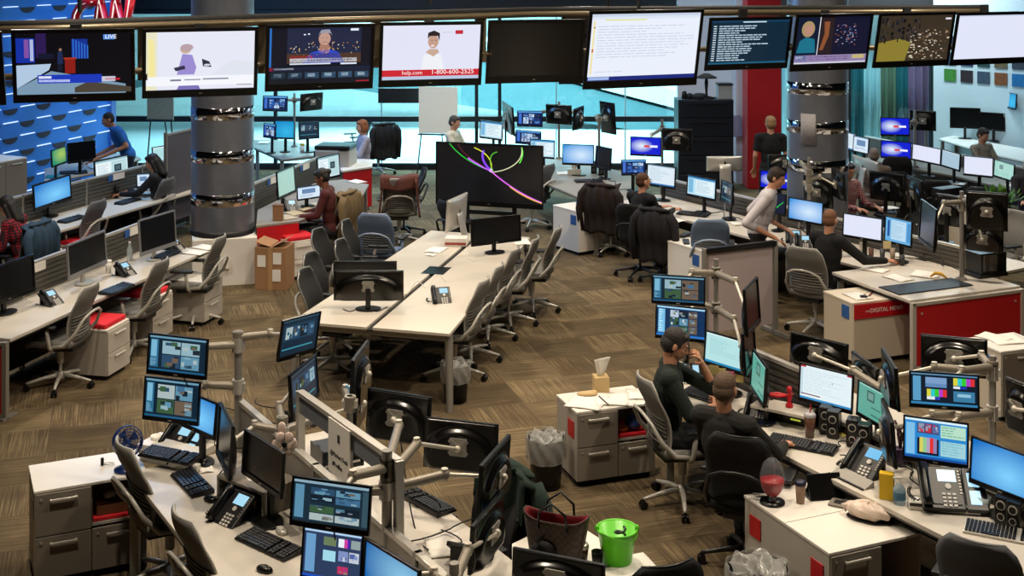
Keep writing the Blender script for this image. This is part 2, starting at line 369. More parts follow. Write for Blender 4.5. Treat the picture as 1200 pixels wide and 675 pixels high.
# columns
def column(px, floor_y, wpx, label, base):
    y = F*CAMZ/(floor_y-HY); x = (px-CX)/F*y; r = wpx/2/F*y
    t = thing('column', label, 'column', (x, y, 0))
    mb = MB(); mb.lathe([(r, .0 if not base else .62), (r, 6.1)], 48); mb.build('shaft', M_BRUSH, t)
    zs = [1.02+.57*k for k in range(8)] if base else [1.41+.52*k for k in range(8)]
    for z in zs:
        mb = MB(); mb.lathe([(r+.0005, z), (r+.006, z+.005), (r+.006, z+.155), (r+.0005, z+.16)], 48); mb.build('mirror_band', M_CHROME, t)
    if base:
        mb = MB(); mb.box((0.02, -.02, .31), (r*2.02, r*2.02, .62), rz=.25); mb.build('base', M_WHITE, t, bev=.01, label='white boxed column base')
        mb = MB(); mb.lathe([(r+.012, .62), (r+.012, .68), (r, .69)], 48); mb.build('collar', M_DARK, t)
        mb = MB(); mb.box((r*.35, -r*1.07, .3), (.09, .02, .13), rz=.25); mb.build('socket', M_WHITE, t)
    else:
        mb = MB(); p = Vector((-r*.35, -r*1.0, 1.75))
        mb.sheet(lambda u, v: (-(r+.012)*math.sin(.28+.5*u), -(r+.012)*math.cos(.28+.5*u), 1.78+.42*v), 8, 1, .004); mb.build('paper_list', mat('printed_list', '8f8c90', .7, noise=.5, nscale=60), t, label='printed paper list stuck on the column')
    return t
column(261, 326, 72, 'large brushed steel column with mirror bands and white boxed base', True)
column(958, 318, 70, 'large steel column with mirror bands and a paper list stuck on it', False)
# ================================================================ SCREEN PICTURES
def rnd(a, b): return a+(b-a)*random.random()
def T(x0, y0, x1, y1, c, s=1): return ('r', x0, y0, x1, y1, c, s)
def C(x, y, rx, ry, c, s=1): return ('e', x, y, rx, ry, c, s)
def PG(pts, c, s=1): return ('p', pts, c, s)
def lines(x0, y0, x1, y1, n, c, s=1, frac=.45, jitter=True):
    out = []; h = (y1-y0)/n
    for i in range(n):
        L = x0+(x1-x0)*(rnd(.35, 1) if jitter else 1); x = x0
        while x < L-.01:
            q = min(L, x+rnd(.03, .11)); out.append(T(x, y0+i*h, q, y0+i*h+h*frac, c, s)); x = q+.012
    return out
def thumbs(x0, y0, x1, y1, nx, ny, pal, s=1):
    out = []; w = (x1-x0)/nx; h = (y1-y0)/ny
    for i in range(nx):
        for j in range(ny):
            a = x0+i*w+.01; b = y0+j*h+.012; c = a+w-.02; d = b+h-.024
            out.append(T(a, b, c, d, random.choice(pal), s))
            for k in range(5):
                u = rnd(a, c-.3*(c-a)); v = rnd(b, d-.3*(d-b)); out.append(T(u, v, min(c, u+rnd(.15, .4)*w), min(d, v+rnd(.1, .4)*h), random.choice(pal), s))
    return out
def bars(x0, y0, x1, y1, cs=('d8d040', '30c8c8', '30c830', 'b040c8', 'd83030')):
    n = len(cs); w = (x1-x0)/n
    return [T(x0+i*w, y0, x0+(i+1)*w, y1, c) for i, c in enumerate(cs)]
PAL = ['2c4a66', '5f8fa8', '1d2730', '8fb0bc', '3a5a3c', 'a8b8b8', '6b5a4a', '14202c', '406a8c']
PALB = ['2a60b0', '80b0e0', '14203c', 'c0d8f0', '3050a0', '90a0c0']
def content(kind):
    g = lambda a, b, cen=(.6, .35), rad=.8: ('g', a, b, cen, rad)
    if kind == 'off': return None, []
    if kind == 'win': return g('7fd0ff', '0e6fc4'), []
    if kind == 'win2': return g('8ecbe8', '0a5fa8', (.8, .6), .9), []
    if kind == 'sky': return g('d6ecff', '2f92e0', (.6, .45), .75), []
    if kind == 'cyan': return g('35b6e8', '1587c4'), []
    if kind == 'greenglow': return g('a8c860', '1f8f6a', (.7, .6), .7), []
    if kind == 'news': return g('e8f4ff', '0a1fd0', (.35, .5), .42), [T(.45, .45, .62, .58, 'e04040'), T(.64, .45, .9, .58, 'f0f0ff')]
    if kind == 'mint': return 'a9d8ce', [T(.02, .03, .98, .07, '7fb5ac'), T(.25, .2, .45, .5, '6f8f8c')]+lines(.08, .6, .9, .9, 5, '8cc0b8')
    if kind == 'palegreen': return 'a8ccc0', [T(0, 0, 1, .06, '7a9a94')]
    if kind == 'paleblue': return 'a8c4d4', [T(0, 0, 1, .05, 'd0e0e8')]
    if kind == 'tealdoc': return '5fa696', [T(.02, .03, .98, .06, 'b0d8cc'), T(.32, .15, .6, .48, '2f5f5a'), T(.36, .2, .56, .42, '6f9a90'), T(.5, .62, .85, .66, '2f6f66'), T(.5, .85, .9, .9, '2f6f66')]
    if kind == 'doc': return 'dfecf6', [T(0, 0, 1, .06, 'b4cfe4'), T(0, .93, 1, 1, '2f78b8')]+lines(.08, .14, .94, .8, 11, 'bcd2e0')
    if kind == 'docc': return 'b6e2e4', [T(0, 0, 1, .05, 'd8f0f0'), T(0, .93, 1, 1, '2088b8')]+lines(.1, .18, .92, .7, 9, 'a0d0d2')
    if kind == 'docw': return 'e4f2f6', [T(.0, 0, .1, .06, 'b03040'), T(.9, .0, 1, .06, '902030'), T(.01, .08, .05, .9, 'c0d8e0'), T(.02, .84, .4, .87, '6a2030'), T(0, .94, 1, 1, '3a8fc8')]+lines(.08, .12, .94, .8, 10, 'd0e2e8')
    if kind == 'web': return 'd4ecf0', [T(0, 0, 1, .08, '8fb4c0'), T(.04, .14, .46, .94, 'eef8fa'), T(.5, .12, .97, .95, 'b8d8dc'), T(.58, .3, .8, .62, '1c2c34'), T(.62, .36, .76, .56, '4a6470')]+lines(.07, .2, .44, .85, 10, 'b4ccd4')
    if kind == 'app': return 'c0e4f4', [T(0, 0, 1, .1, '3a88c0'), T(.03, .14, .2, .9, '7ab8dc'), T(.3, .16, .95, .9, 'e4f4fa')]+lines(.34, .2, .92, .85, 9, 'a8c8d8')
    if kind == 'mail': return '6ab0e0', [T(.08, .12, .16, .8, '1c4a90'), T(.22, .08, .8, .9, 'bcdcf0'), T(.85, .1, .97, .9, '4a90c8')]+lines(.26, .14, .76, .85, 9, 'a0c8e0')
    if kind == 'edit': return '0e2434', [T(0, 0, 1, .06, '6a98b0'), T(.02, .1, .16, .9, '2f6a8c'), T(.03, .12, .13, .6, '78b4d0'), T(0, .95, 1, 1, '1f5a80')]+thumbs(.22, .12, .9, .9, 2, 2, PAL)+lines(.03, .65, .15, .88, 5, '80b0c8')
    if kind == 'edit2': return '0f3058', [T(0, 0, 1, .06, 'a0d0ee'), T(.03, .1, .17, .9, '78c0e8'), T(0, .93, 1, 1, '2a78c8')]+thumbs(.27, .1, .85, .88, 3, 3, PAL+['e0e8f0', 'b8c8d8'])+lines(.05, .12, .16, .88, 10, 'c8e8f8')
    if kind == 'edit3': return '1b2d3a', [T(0, 0, 1, .07, '8aa8b8'), T(.02, .12, .14, .92, '5a8ca8'), T(.92, .1, 1, .95, '35505c')]+thumbs(.22, .14, .9, .5, 2, 2, PAL)+thumbs(.22, .56, .9, .94, 2, 2, PAL+['5060a0', 'a0a8c0'])
    if kind == 'bars': return '0e1c2c', [T(0, 0, 1, .05, '5a88a8'), T(.03, .1, .15, .9, '5a9cc4'), T(.22, .12, .54, .44, '7a9ec8'), T(.22, .32, .54, .44, '5f88b8')]+bars(.64, .1, .96, .34)+bars(.24, .5, .54, .74)+[T(.24, .74, .36, .84, 'e0e8f0'), T(.36, .74, .44, .84, '3040b0'), T(.64, .36, .74, .44, 'e0e8f0'), T(.74, .36, .84, .44, '2038b0'), T(.64, .52, .96, .86, '3a7aa0'), T(.7, .6, .9, .7, '90c0d8'), T(0, .93, 1, 1, '2f80b0')]
    if kind == 'bars2': return '2a88d0', [T(0, 0, 1, .06, 'd8f0fc'), T(.02, .12, .16, .92, '80c0e8'), T(.2, .1, .55, .36, '503860'), T(.58, .1, .98, .42, 'b8e0c8'), T(.2, .48, .55, .9, '101828')]+thumbs(.21, .1, .55, .34, 3, 1, ['c8c8d8', '9098b0', 'c03040', '5a6a9c'])+bars(.24, .46, .52, .84, ('d8d060', '90c890', 'b0a0c0', 'e03030', '9080b0'))+[T(.58, .5, .98, .88, 'a0d0d8')]+lines(.6, .13, .96, .4, 4, '7ab8a0')+lines(.6, .53, .96, .86, 5, '6ab0c8')+[T(0, .94, 1, 1, '1850a0')]
    if kind == 'bars3': return '2c3c5c', [T(0, 0, 1, .05, 'b0d0f0'), T(.03, .1, .2, .9, '6a9cc8'), T(.34, .12, .56, .3, '6a7c5a'), T(.6, .12, .7, .3, 'e8f0f8'), T(.7, .12, .76, .3, 'd040a0'), T(.76, .12, .8, .3, '5020b0'), T(.82, .12, .98, .3, '90a0a0'), T(.34, .4, .56, .62, 'a0d8e8'), T(0, .95, 1, 1, '2050c0')]+thumbs(.6, .36, .98, .6, 2, 1, ['8090c0', 'c0c8d8', '5060a0'])+thumbs(.6, .68, .8, .86, 1, 1, ['c03060', '8040a0', '30a080'])
    if kind == 'ed_blue': return '0a1c4c', [T(0, 0, 1, .1, '5aa0e8'), T(.04, .15, .16, .9, '4070d0')]+thumbs(.22, .18, .92, .9, 3, 3, PALB)
    if kind == 'dim': return '142838', [T(0, 0, 1, .06, '2a4a5c'), T(.05, .15, .9, .6, '1c3a50'), T(.05, .8, .9, .84, '3a8a9c')]+thumbs(.1, .2, .9, .55, 4, 1, PAL)
    if kind == 'speech':
        o = [T(0, .08, .16, .48, '1030a0'), T(.07, .1, .11, .4, '8050a0'), T(.12, .1, .15, .45, 'b0b8e0'), T(.17, .0, .26, .4, '2a1850'), T(.48, .1, .62, .42, '103090')]
        o += [T(.49+.025*i, .1+.02*i, .5+.025*i, .42, '3070d0') for i in range(6)]+[PG([(0, .52), (.3, .5), (.28, .6), (0, .9)], 'b0c8e0'), PG([(0, .9), (.3, .62), (.95, .85), (.95, 1), (0, 1)], '7a98b0'), T(.19, .33, .33, .42, '10142c')]
        o += [PG([(.5, .9), (.62, .8), (1, .9), (1, .98), (.5, .98)], '4a4238'), T(.355, .35, .395, .62, '10182c'), C(.383, .27, .013, .025, '9a7058'), PG([(.36, .3), (.4, .3), (.405, .5), (.355, .5)], '1a2a50'), T(.42, .42, .51, .66, '8a1c14'), T(.41, .4, .52, .43, 'a83020')]
        o += [T(.18, .68, .74, .82, '1838b8'), T(.19, .7, .3, .74, 'f0f4ff'), T(.19, .76, .46, .8, 'd0d8ff'), T(.74, .72, .86, .8, 'c8c8d8'), T(.77, .75, .9, .78, 'c02030'), T(.76, .03, .86, .11, '5a90e0'), ('t', .775, .095, .055, 'LIVE', 'ffffff')]
        return '05060f', o
    if kind == 'advert':
        o = [T(0, 0, .1, 1, 'e8e6c8'), PG([(.02, .1), (.07, .15), (.08, .8), (.02, 1)], 'f4e8a0'), C(.36, .3, .052, .075, 'c8a898'), C(.37, .27, .06, .06, 'b8a0a8'), PG([(.33, .38), (.42, .4), (.46, .62), (.44, .74), (.28, .74), (.3, .6)], '9a8cd0'), PG([(.25, .62), (.35, .58), (.36, .64), (.27, .68)], '30304a'),
             PG([(.51, .47), (.58, .52), (.6, .62), (.52, .6)], '2a2e3a'), C(.56, .58, .03, .02, 'd0d8e8'), T(.0, .77, 1, .93, 'f4f6fc'), T(.22, .82, .32, .85, '707890'), T(.35, .82, .5, .84, '8890a0'), T(.52, .81, .76, .835, '8890a0'), PG([(.3, .93), (.48, .93), (.5, 1), (.28, 1)], '7a70b8'), T(.84, .93, .98, .94, '404860')]
        o += [PG([(.6, .75), (.8, .5), (1, .55), (1, .76)], 'dfe4ee')]
        return 'e6e8f6', o
    if kind == 'anchor':
        o = [T(.0, 0, .02, 1, '2a70c0'), T(.17, .0, .9, .64, '1c2440')]
        o += [T(rnd(.17, .88), rnd(.24, .48), 0, 0, 'c8a860') for _ in range(0)]
        for _ in range(60):
            x = rnd(.18, .88); y = rnd(.24, .5); o.append(T(x, y, x+.01, y+.014, random.choice(['e8c880', 'c88040', 'f0e8d0', 'a0b0d0'])))
        o += [C(.34, .12, .012, .012, 'e8f0ff'), C(.38, .11, .012, .012, 'e8f0ff'), T(.17, .46, .9, .64, '4a3428'), PG([(.32, .64), (.4, .45), (.5, .4), (.6, .4), (.68, .45), (.74, .64)], '2048c8'), PG([(.49, .3), (.58, .3), (.59, .44), (.54, .48), (.48, .44)], 'a87868'), C(.535, .2, .06, .12, 'c09888'), PG([(.47, .14), (.5, .04), (.58, .03), (.61, .14), (.59, .1), (.49, .1)], '9898a8'),
              C(.515, .18, .008, .008, '30282c'), C(.555, .18, .008, .008, '30282c'), T(.52, .26, .56, .27, '803838'), T(.2, .5, .42, .55, 'd01828'), T(.2, .55, .86, .62, 'f4f4f8')]
        o += [T(.22+.03*i, .565, .24+.03*i, .6, '303850') for i in range(20)]+[T(.2, .63, .6, .66, 'e0e8f8'), T(.7, .64, .86, .67, 'e0e8f8'), T(.79, .02, .87, .06, 'e8eef8')]
        o += [T(0, .7, 1, .78, '101c34'), T(0, .71, .04, .77, 'c81c24'), T(.05, .72, .24, .75, 'd8e0f0'), T(0, .78, 1, 1, '0c1420')]
        for i in range(6): o += [T(.02+.165*i, .8, .16+.165*i, .91, '3a5a78'), T(.05+.165*i, .82, .12+.165*i, .88, 'b0c8d8')]
        o += [T(.86, .97, .99, .99, 'c02030')]
        return '080c1c', o
    if kind == 'phonead':
        o = [PG([(.38, 1), (.42, .55), (.5, .52), (.6, .55), (.66, 1)], 'eef0f6'), PG([(.44, .5), (.48, .44), (.56, .44), (.58, .5), (.52, .58)], 'c8a894'), C(.515, .3, .055, .13, 'c49c88'), PG([(.455, .25), (.46, .14), (.52, .1), (.58, .15), (.58, .3), (.56, .2), (.48, .2)], '241c20'), C(.5, .28, .007, .007, '20181c'), C(.54, .28, .007, .007, '20181c'), C(.51, .38, .02, .015, 'f0e8e8'),
             T(.6, .13, .72, .14, 'c0c8d8'), T(.74, .1, .82, .17, 'c02030'), T(0, .82, 1, .94, 'cc2030'), T(.0, .94, 1, 1, 'b8c8e0'), ('t', .2, .905, .058, 'help.com', 'ffe8e8'), ('t', .5, .905, .07, '1-800-600-2525', 'fff4f4')]
        return 'e2e4f6', o
    if kind == 'bigdoc': return 'eaf0fc', [T(0, .0, 1, .04, 'c8d4e8'), T(.0, .04, 1, .08, 'dce6f4'), T(.12, .085, .5, .1, 'e0e060'), T(0, .94, 1, 1, '182878'), T(.01, .945, .2, .99, 'a0b8e8'), T(.02, .1, .035, .9, 'f0e0a0')]+[C(.03, .2, .008, .01, 'a04030'), T(.02, .52, .035, .57, 'd06030')]+lines(.06, .18, .97, .68, 12, 'c2cadc', frac=.25)+lines(.06, .86, .35, .88, 1, 'c2cadc')
    if kind == 'list':
        o = [T(0, 0, 1, .05, '0e3a58'), T(.4, .03, .7, .055, 'd0e8f4')]
        for i in range(16):
            y = .12+i*.052; L = rnd(.35, .7); x = .1; o += [T(.03, y, .07, y+.022, 'c8dce8')]
            while x < L: q = x+rnd(.03, .1); o.append(T(x, y, q, y+.024, 'b8d0e0')); x = q+.01
        return '082638', o+[T(0, .96, 1, 1, '1a5a78')]
    if kind == 'split':
        o = [T(0, 0, .3, .8, '0a1830'), C(.15, .25, .09, .17, 'a89068'), C(.16, .27, .055, .11, 'b88878'), PG([(.02, .75), (.05, .5), (.13, .42), (.25, .46), (.28, .75)], '187088'), T(.3, 0, .31, .8, 'e8e8f0'), T(.32, .02, .5, .78, '281c20'), PG([(.36, .1), (.44, .1), (.44, .4), (.38, .7), (.33, .7), (.38, .35)], '8a5030'), T(.5, 0, 1, .78, '10122c')]
        for _ in range(60): x = rnd(.52, .82); y = rnd(.15, .6); o.append(T(x, y, x+.02, y+.02, random.choice(['8090b8', 'b0a8c0', '5a4a70', '303860', '8a5040'])))
        o += [T(.0, .8, 1, .95, '9080a8'), T(.01, .8, .17, .92, '3060a0'), T(.02, .82, .12, .88, 'e0f0f8'), T(.8, .81, .97, .89, 'e0d020'), T(.0, .95, 1, .98, 'd8d8e8')]+lines(.2, .83, .75, .93, 2, '501870', jitter=False)+[('t', .05, .88, .05, 'LIVE', '102048')]
        return '05060f', o
    if kind == 'crowd':
        o = [PG([(0, .6), (.3, .5), (.45, .6), (.4, 1), (0, 1)], '8a7c30')]
        for _ in range(150): x = rnd(.42, .97)*1; y = rnd(.3, .96); o.append(T(x, y, x+rnd(.01, .035), y+rnd(.012, .03), random.choice(['d8ccb0', 'a08868', '5a4634', 'e8e0d0', '34281e', '786048'])))
        for _ in range(60): x = rnd(0, .6); y = rnd(.02, .5); o.append(T(x, y, x+rnd(.015, .04), y+rnd(.05, .12), random.choice(['14141c', '20242c', '38302c', '0c0c10', '484038'])))
        o += [T(.9, .06, .98, .1, 'e0e0e8')]
        return '3a3024', o
    if kind == 'blank': return 'e2e6fa', [T(0, 0, 1, .03, 'c8d0e8')]
    if kind == 'slide': return 'd8e8f8', [T(.0, 0, 1, .08, '88a8c8'), T(.2, .2, .8, .6, '6888b0')]+lines(.1, .7, .9, .9, 3, '90a8c0')
    if kind == 'green_trace': return '0a1430', [PG([(.05, .6), (.3, .55), (.5, .7), (.9, .35), (.9, .4), (.5, .78), (.3, .62), (.05, .66)], '20c050')]
    if kind == 'neon':
        o = []
        def arc(pts, c, wd):
            n = len(pts)-1
            for i in range(n):
                (a, b), (c2, d) = pts[i], pts[i+1]; dx, dy = c2-a, d-b; L = math.hypot(dx, dy*.6)+1e-6; nx, ny = -dy*.6/L*wd, dx/L*wd/.6
                o.append(PG([(a-nx, b-ny), (c2-nx, d-ny), (c2+nx, d+ny), (a+nx, b+ny)], c, 1.3))
        def bez(p0, p1, p2, p3, n=14): return [tuple((1-t)**3*p0[k]+3*(1-t)**2*t*p1[k]+3*(1-t)*t*t*p2[k]+t**3*p3[k] for k in (0, 1)) for t in [i/n for i in range(n+1)]]
        for q, c, wd in [(bez((.12, 0), (.2, .2), (.36, .38), (.52, .45)), '28b038', .005), (bez((.2, 0), (.25, .2), (.4, .35), (.52, .46)), '4a1824', .006), (bez((.36, .06), (.5, .15), (.54, .3), (.52, .45)), 'd8d838', .005),
                         (bez((.45, .1), (.42, .25), (.46, .35), (.53, .47)), '7a40e8', .010), (bez((.58, .12), (.5, .15), (.5, .3), (.54, .46)), '48a828', .005), (bez((.81, .02), (.84, .25), (.7, .45), (.52, .48)), 'd8d8b0', .004),
                         (bez((.52, .46), (.62, .62), (.8, .85), (1, .97)), 'd060e0', .006), (bez((.7, .72), (.8, .85), (.9, .93), (1, .98)), 'e0b040', .006), (bez((.3, .25), (.4, .36), (.46, .42), (.53, .46)), 'c060ff', .008), (bez((.81, .02), (.83, .12), (.82, .2), (.79, .3)), '60e040', .005)]: arc(q, c, wd)
        o += [C(.52, .45, .018, .03, 'd8b0ff', 1.3)]
        return '06070a', o
    return 'a0b0c0', []
def screen_mesh(w, h, kind, mb=None, M=None):
    """lit face of a display, w x h, front to -Y at y=0"""
    bg, items = content(kind); mats = []; idx = {}
    S = MB()
    def mi(m):
        if m.name not in idx: idx[m.name] = len(mats); mats.append(m)
        return idx[m.name]
    q = lambda x, y, k: ((x-.5)*w, -k, (.5-y)*h)
    if bg is None: m0 = mat('dark_glass', '0b0c0e', .22, spec=.6)
    elif isinstance(bg, tuple): m0 = emit_grad(bg[1], bg[2], 1.0, bg[3], bg[4])
    else: m0 = emit(bg, 1.0)
    S.add([q(0, 1, 0), q(1, 1, 0), q(1, 0, 0), q(0, 0, 0)], [(0, 1, 2, 3)], mi(m0), False, M, uv=[[(0, 0), (1, 0), (1, 1), (0, 1)]])
    for n, it in enumerate(items):
        k = .0006+.00025*min(n, 20)
        if it[0] == 'r':
            _, a, b, c, d, col, s = it; a = max(0, a); b = max(0, b); c = min(1, c); d = min(1, d)
            S.add([q(a, d, k), q(c, d, k), q(c, b, k), q(a, b, k)], [(0, 1, 2, 3)], mi(emit(col, s)), False, M)
        elif it[0] == 'e':
            _, x, y, rx, ry, col, s = it; S.add([q(x+rx*math.cos(2*PI*i/14), y-ry*math.sin(2*PI*i/14), k) for i in range(14)], [tuple(range(14))], mi(emit(col, s)), False, M)
        elif it[0] == 'p':
            _, pts, col, s = it; S.add([q(min(1, max(0, a)), min(1, max(0, b)), k) for a, b in pts], [tuple(range(len(pts)))], mi(emit(col, s)), False, M)
        elif it[0] == 't':
            _, x, y, sz, tx, col = it
            MM = Matrix.Translation(((x-.5)*w, -k-.002, (.5-y)*h)) @ VERT
            text_mb(S, tx, sz*w, (M @ MM) if M else MM, mi(emit(col)), depth=.0004)
    return S, mats
# ================================================================ MONITORS
def geo(c, zc=None, Y=None, back=False, yaw=None):
    """(x1,ytop,ybot,x2,ytop,ybot) measured edges -> position, yaw, width, height"""
    x1, t1, b1, x2, t2, b2 = c; xc = (x1+x2)/2; yc = (t1+b1+t2+b2)/4
    s = ((t2+b2)-(t1+b1))/2/(x2-x1); tt = s*F/(s*(xc-CX)-(yc-HY)); ps = math.atan(tt) if yaw is None else math.radians(yaw)
    p = G(xc, yc, zc) if Y is None else P(xc, yc, Y)
    w = abs((x2-x1)*p.y/(F*math.cos(ps)-(xc-CX)*math.sin(ps))); h = ((b1-t1)+(b2-t2))/2*p.y/F
    if back: ps += PI
    return p, ps, w, h
MONPOS = []
def monitor(c, zc, kind, label, back=False, mount='stand', yaw=None, tilt=4, base=.745, Y=None, style='black', group=None, w=None, cat='monitor', bez=None, name=None, glowback=True):
    p, ps, W, H = geo(c, zc, Y, back, yaw)
    if w:
        W = w; wpx = abs(c[3]-c[0]); dx = (c[0]+c[3])/2-CX; A_ = math.hypot(F, dx); ph = math.atan2(dx, F)
        ac = math.acos(min(1, wpx*p.y/(w*A_))); s_ = (c[4]+c[5])-(c[1]+c[2]); ps = (-ph+ac if s_ < 0 else -ph-ac)+(PI if back else 0)
    W = min(max(W, .2), 1.6)
    z0 = base if mount == 'stand' else p.z-H/2
    nm = name or ('desktop_computer' if style == 'imac' else 'monitor')
    t = thing(nm, label, cat, (p.x, p.y, z0), ps, group); zc_ = p.z-z0
    R = Matrix.Translation((0, 0, zc_)) @ Matrix.Rotation(-math.radians(tilt), 4, 'X')
    b = bez if bez is not None else max(.012, .028*W)
    shell = M_SILVER if style == 'imac' else (mat('silver_bezel', '9a9a9c', .35, .6) if style == 'silver' else M_BLACK)
    mb = MB(); d = .022
    chin = .06*H if style != 'imac' else .17*H
    # frame around the screen (four bars), back tray and bulge
    zt = H/2; zb = -H/2
    mb.box((0, 0, zt-b/2), (W, d, b), M=R); mb.box((0, 0, zb+(b+chin)/2), (W, d, b+chin), M=R)
    hh = H-2*b-chin; zm = (zt-b+zb+b+chin)/2
    for s in (-1, 1): mb.box((s*(W/2-b/2), 0, zm), (b, d, hh), M=R)
    mb.box((0, .006, zm), (W-2*b+.002, .010, hh+.002), M=R)
    mb.build('frame', shell, t, bev=.003)
    mb = MB()
    if style == 'imac':
        mb.sheet(lambda u, v: ((u-.5)*W*.99, .012+.035*(1-(2*u-1)**2)*(1-(2*v-1)**2), (v-.5)*H*.99), 10, 8, .006, M=R); mb.build('back_shell', M_SILVER, t)
        mb = MB(); mb.sph((0, .052, .02), (.018, .004, .022), 10, M=R); mb.sph((.008, .053, .05), (.005, .003, .009), 8, M=R); mb.build('logo', M_MATTE, t)
    else:
        _b = lambda x, z: min(1, max(0, (1.08-math.sqrt((x/.98)**2+((z+.5)/1.22)**2))/.28))
        mb.sheet(lambda u, v: ((2*u-1)*W*.485, .013+.034*_b(2*u-1, 2*v-1)**2*(3-2*_b(2*u-1, 2*v-1)), (2*v-1)*H*.475), 26, 22, .006, M=R); mb.build('back_cover', mat('glossy_black_back', '0a0908', .22, spec=.7), t)
        mb = MB(); mb.box((0, .05, 0), (.11, .012, .11), M=R); mb.box((0, .056, 0), (.15, .006, .025), M=R, ry=.6); mb.box((0, .056, 0), (.15, .006, .025), M=R, ry=-.6); mb.build('mount_plate', M_GREYMET, t, bev=.003)
        mb = MB(); mb.box((0, -.0115, zb+(b+chin)/2), (.03, .002, .006), M=R); mb.build('badge', M_SILVER, t)
    Ms = R @ Matrix.Translation((0, -.0012, zm)); S, ms = screen_mesh(W-2*b, hh, kind, M=Ms); S.build('screen', ms, t)
    if mount == 'stand':
        mb = MB(); foot_w = min(.26, W*.5)
        if style == 'imac':
            mb.sheet(lambda u, v: ((u-.5)*.17, .05+.12*(v if v < .6 else .6)*1.0*(1 if v < .6 else 1)-(0 if v < .6 else (v-.6)*.45), max(.006, zc_*(1-v/.6)) if v < .6 else .006), 4, 12, .01); mb.build('stand', M_SILVER, t)
        else:
            hn = max(.05, zc_-.02); mb.box((0, .055, hn/2), (.05, .03, hn)); mb.build('neck', M_BLACK if style != 'silver' else M_SILVER, t, bev=.004)
            mb = MB(); mb.prism([(foot_w/2*math.cos(a), .03+.095*math.sin(a)) for a in [2*PI*i/24 for i in range(24)]], 0, .014); mb.build('foot', M_BLACK if style != 'silver' else M_SILVER, t, bev=.003)
    MONPOS.append((t, Vector((p.x, p.y, p.z)), ps))
    t['_'] = 0; del t['_']
    return t, p, ps
def arm_parts(pole, base, p, ps, z_on, m=M_ARM):
    """two-link monitor arm from the pole (at height z_on) to the back of a display; parts of the pole"""
    nb = Vector((-math.sin(ps), math.cos(ps), 0)); tgt = p+nb*.065-base
    a = Vector((0, 0, z_on)); d = tgt-a; flat = Vector((d.x, d.y, 0)); L = flat.length
    if L < .02: return
    side = Vector((-flat.y, flat.x, 0)).normalized(); side = side if side.y > 0 else -side; mid = a+flat*.5+side*max(.05, .16-.2*L)+Vector((0, 0, .02)); mid.z = a.z+.03
    mb = MB(); u = (mid-a); yv = math.atan2(u.y, u.x)
    mb.cone(a, a+u*.98, .030, .026, 12); mb.sph(mid, .031, 10); mb.cone(a-Vector((0, 0, .045)), a+Vector((0, 0, .045)), .04, .04, 14)
    o = mb.build('arm_lower', m, pole)
    mb = MB(); e = tgt; mb.cone(mid, e, .013, .012, 8); mb.cone(mid-Vector((0, 0, .03)), mid+Vector((0, 0, .035)), .02, .02, 12); mb.sph(e, .022, 8); mb.build('arm_upper', mat('pale_arm', 'cfc8ba', .35, .3), pole)
def pole(px, py, z0, z1, targets, label, r=.022, group=None, at=None):
    b = at.copy() if at is not None else G(px, py, z0); b.z = z0
    t = thing('monitor_pole', label, 'monitor stand', b, 0, group)
    mb = MB(); mb.cone((0, 0, 0), (0, 0, z1-z0), r, r, 16); mb.build('post', M_GREYMET, t)
    mb = MB(); mb.cone((0, 0, 0), (0, 0, .03), .06, .05, 16); mb.box((0, 0, .008), (.12, .09, .016)); mb.build('clamp', M_GREYMET, t, bev=.003)
    mb = MB(); hs = []
    for (tg, z_on) in targets:
        arm_parts(t, b, tg[1], tg[2], z_on-z0); hs.append(z_on-z0)
    last = -9
    for h in sorted(set(hs)):
        if h-last < .12: continue
        last = h; mb = MB(); mb.cone((0, 0, h-.05), (0, 0, h+.05), r+.016, r+.016, 16); mb.box((0, 0, h), (.10, .05, .05)); mb.build('collar', M_SILVER, t, bev=.002)
    return t
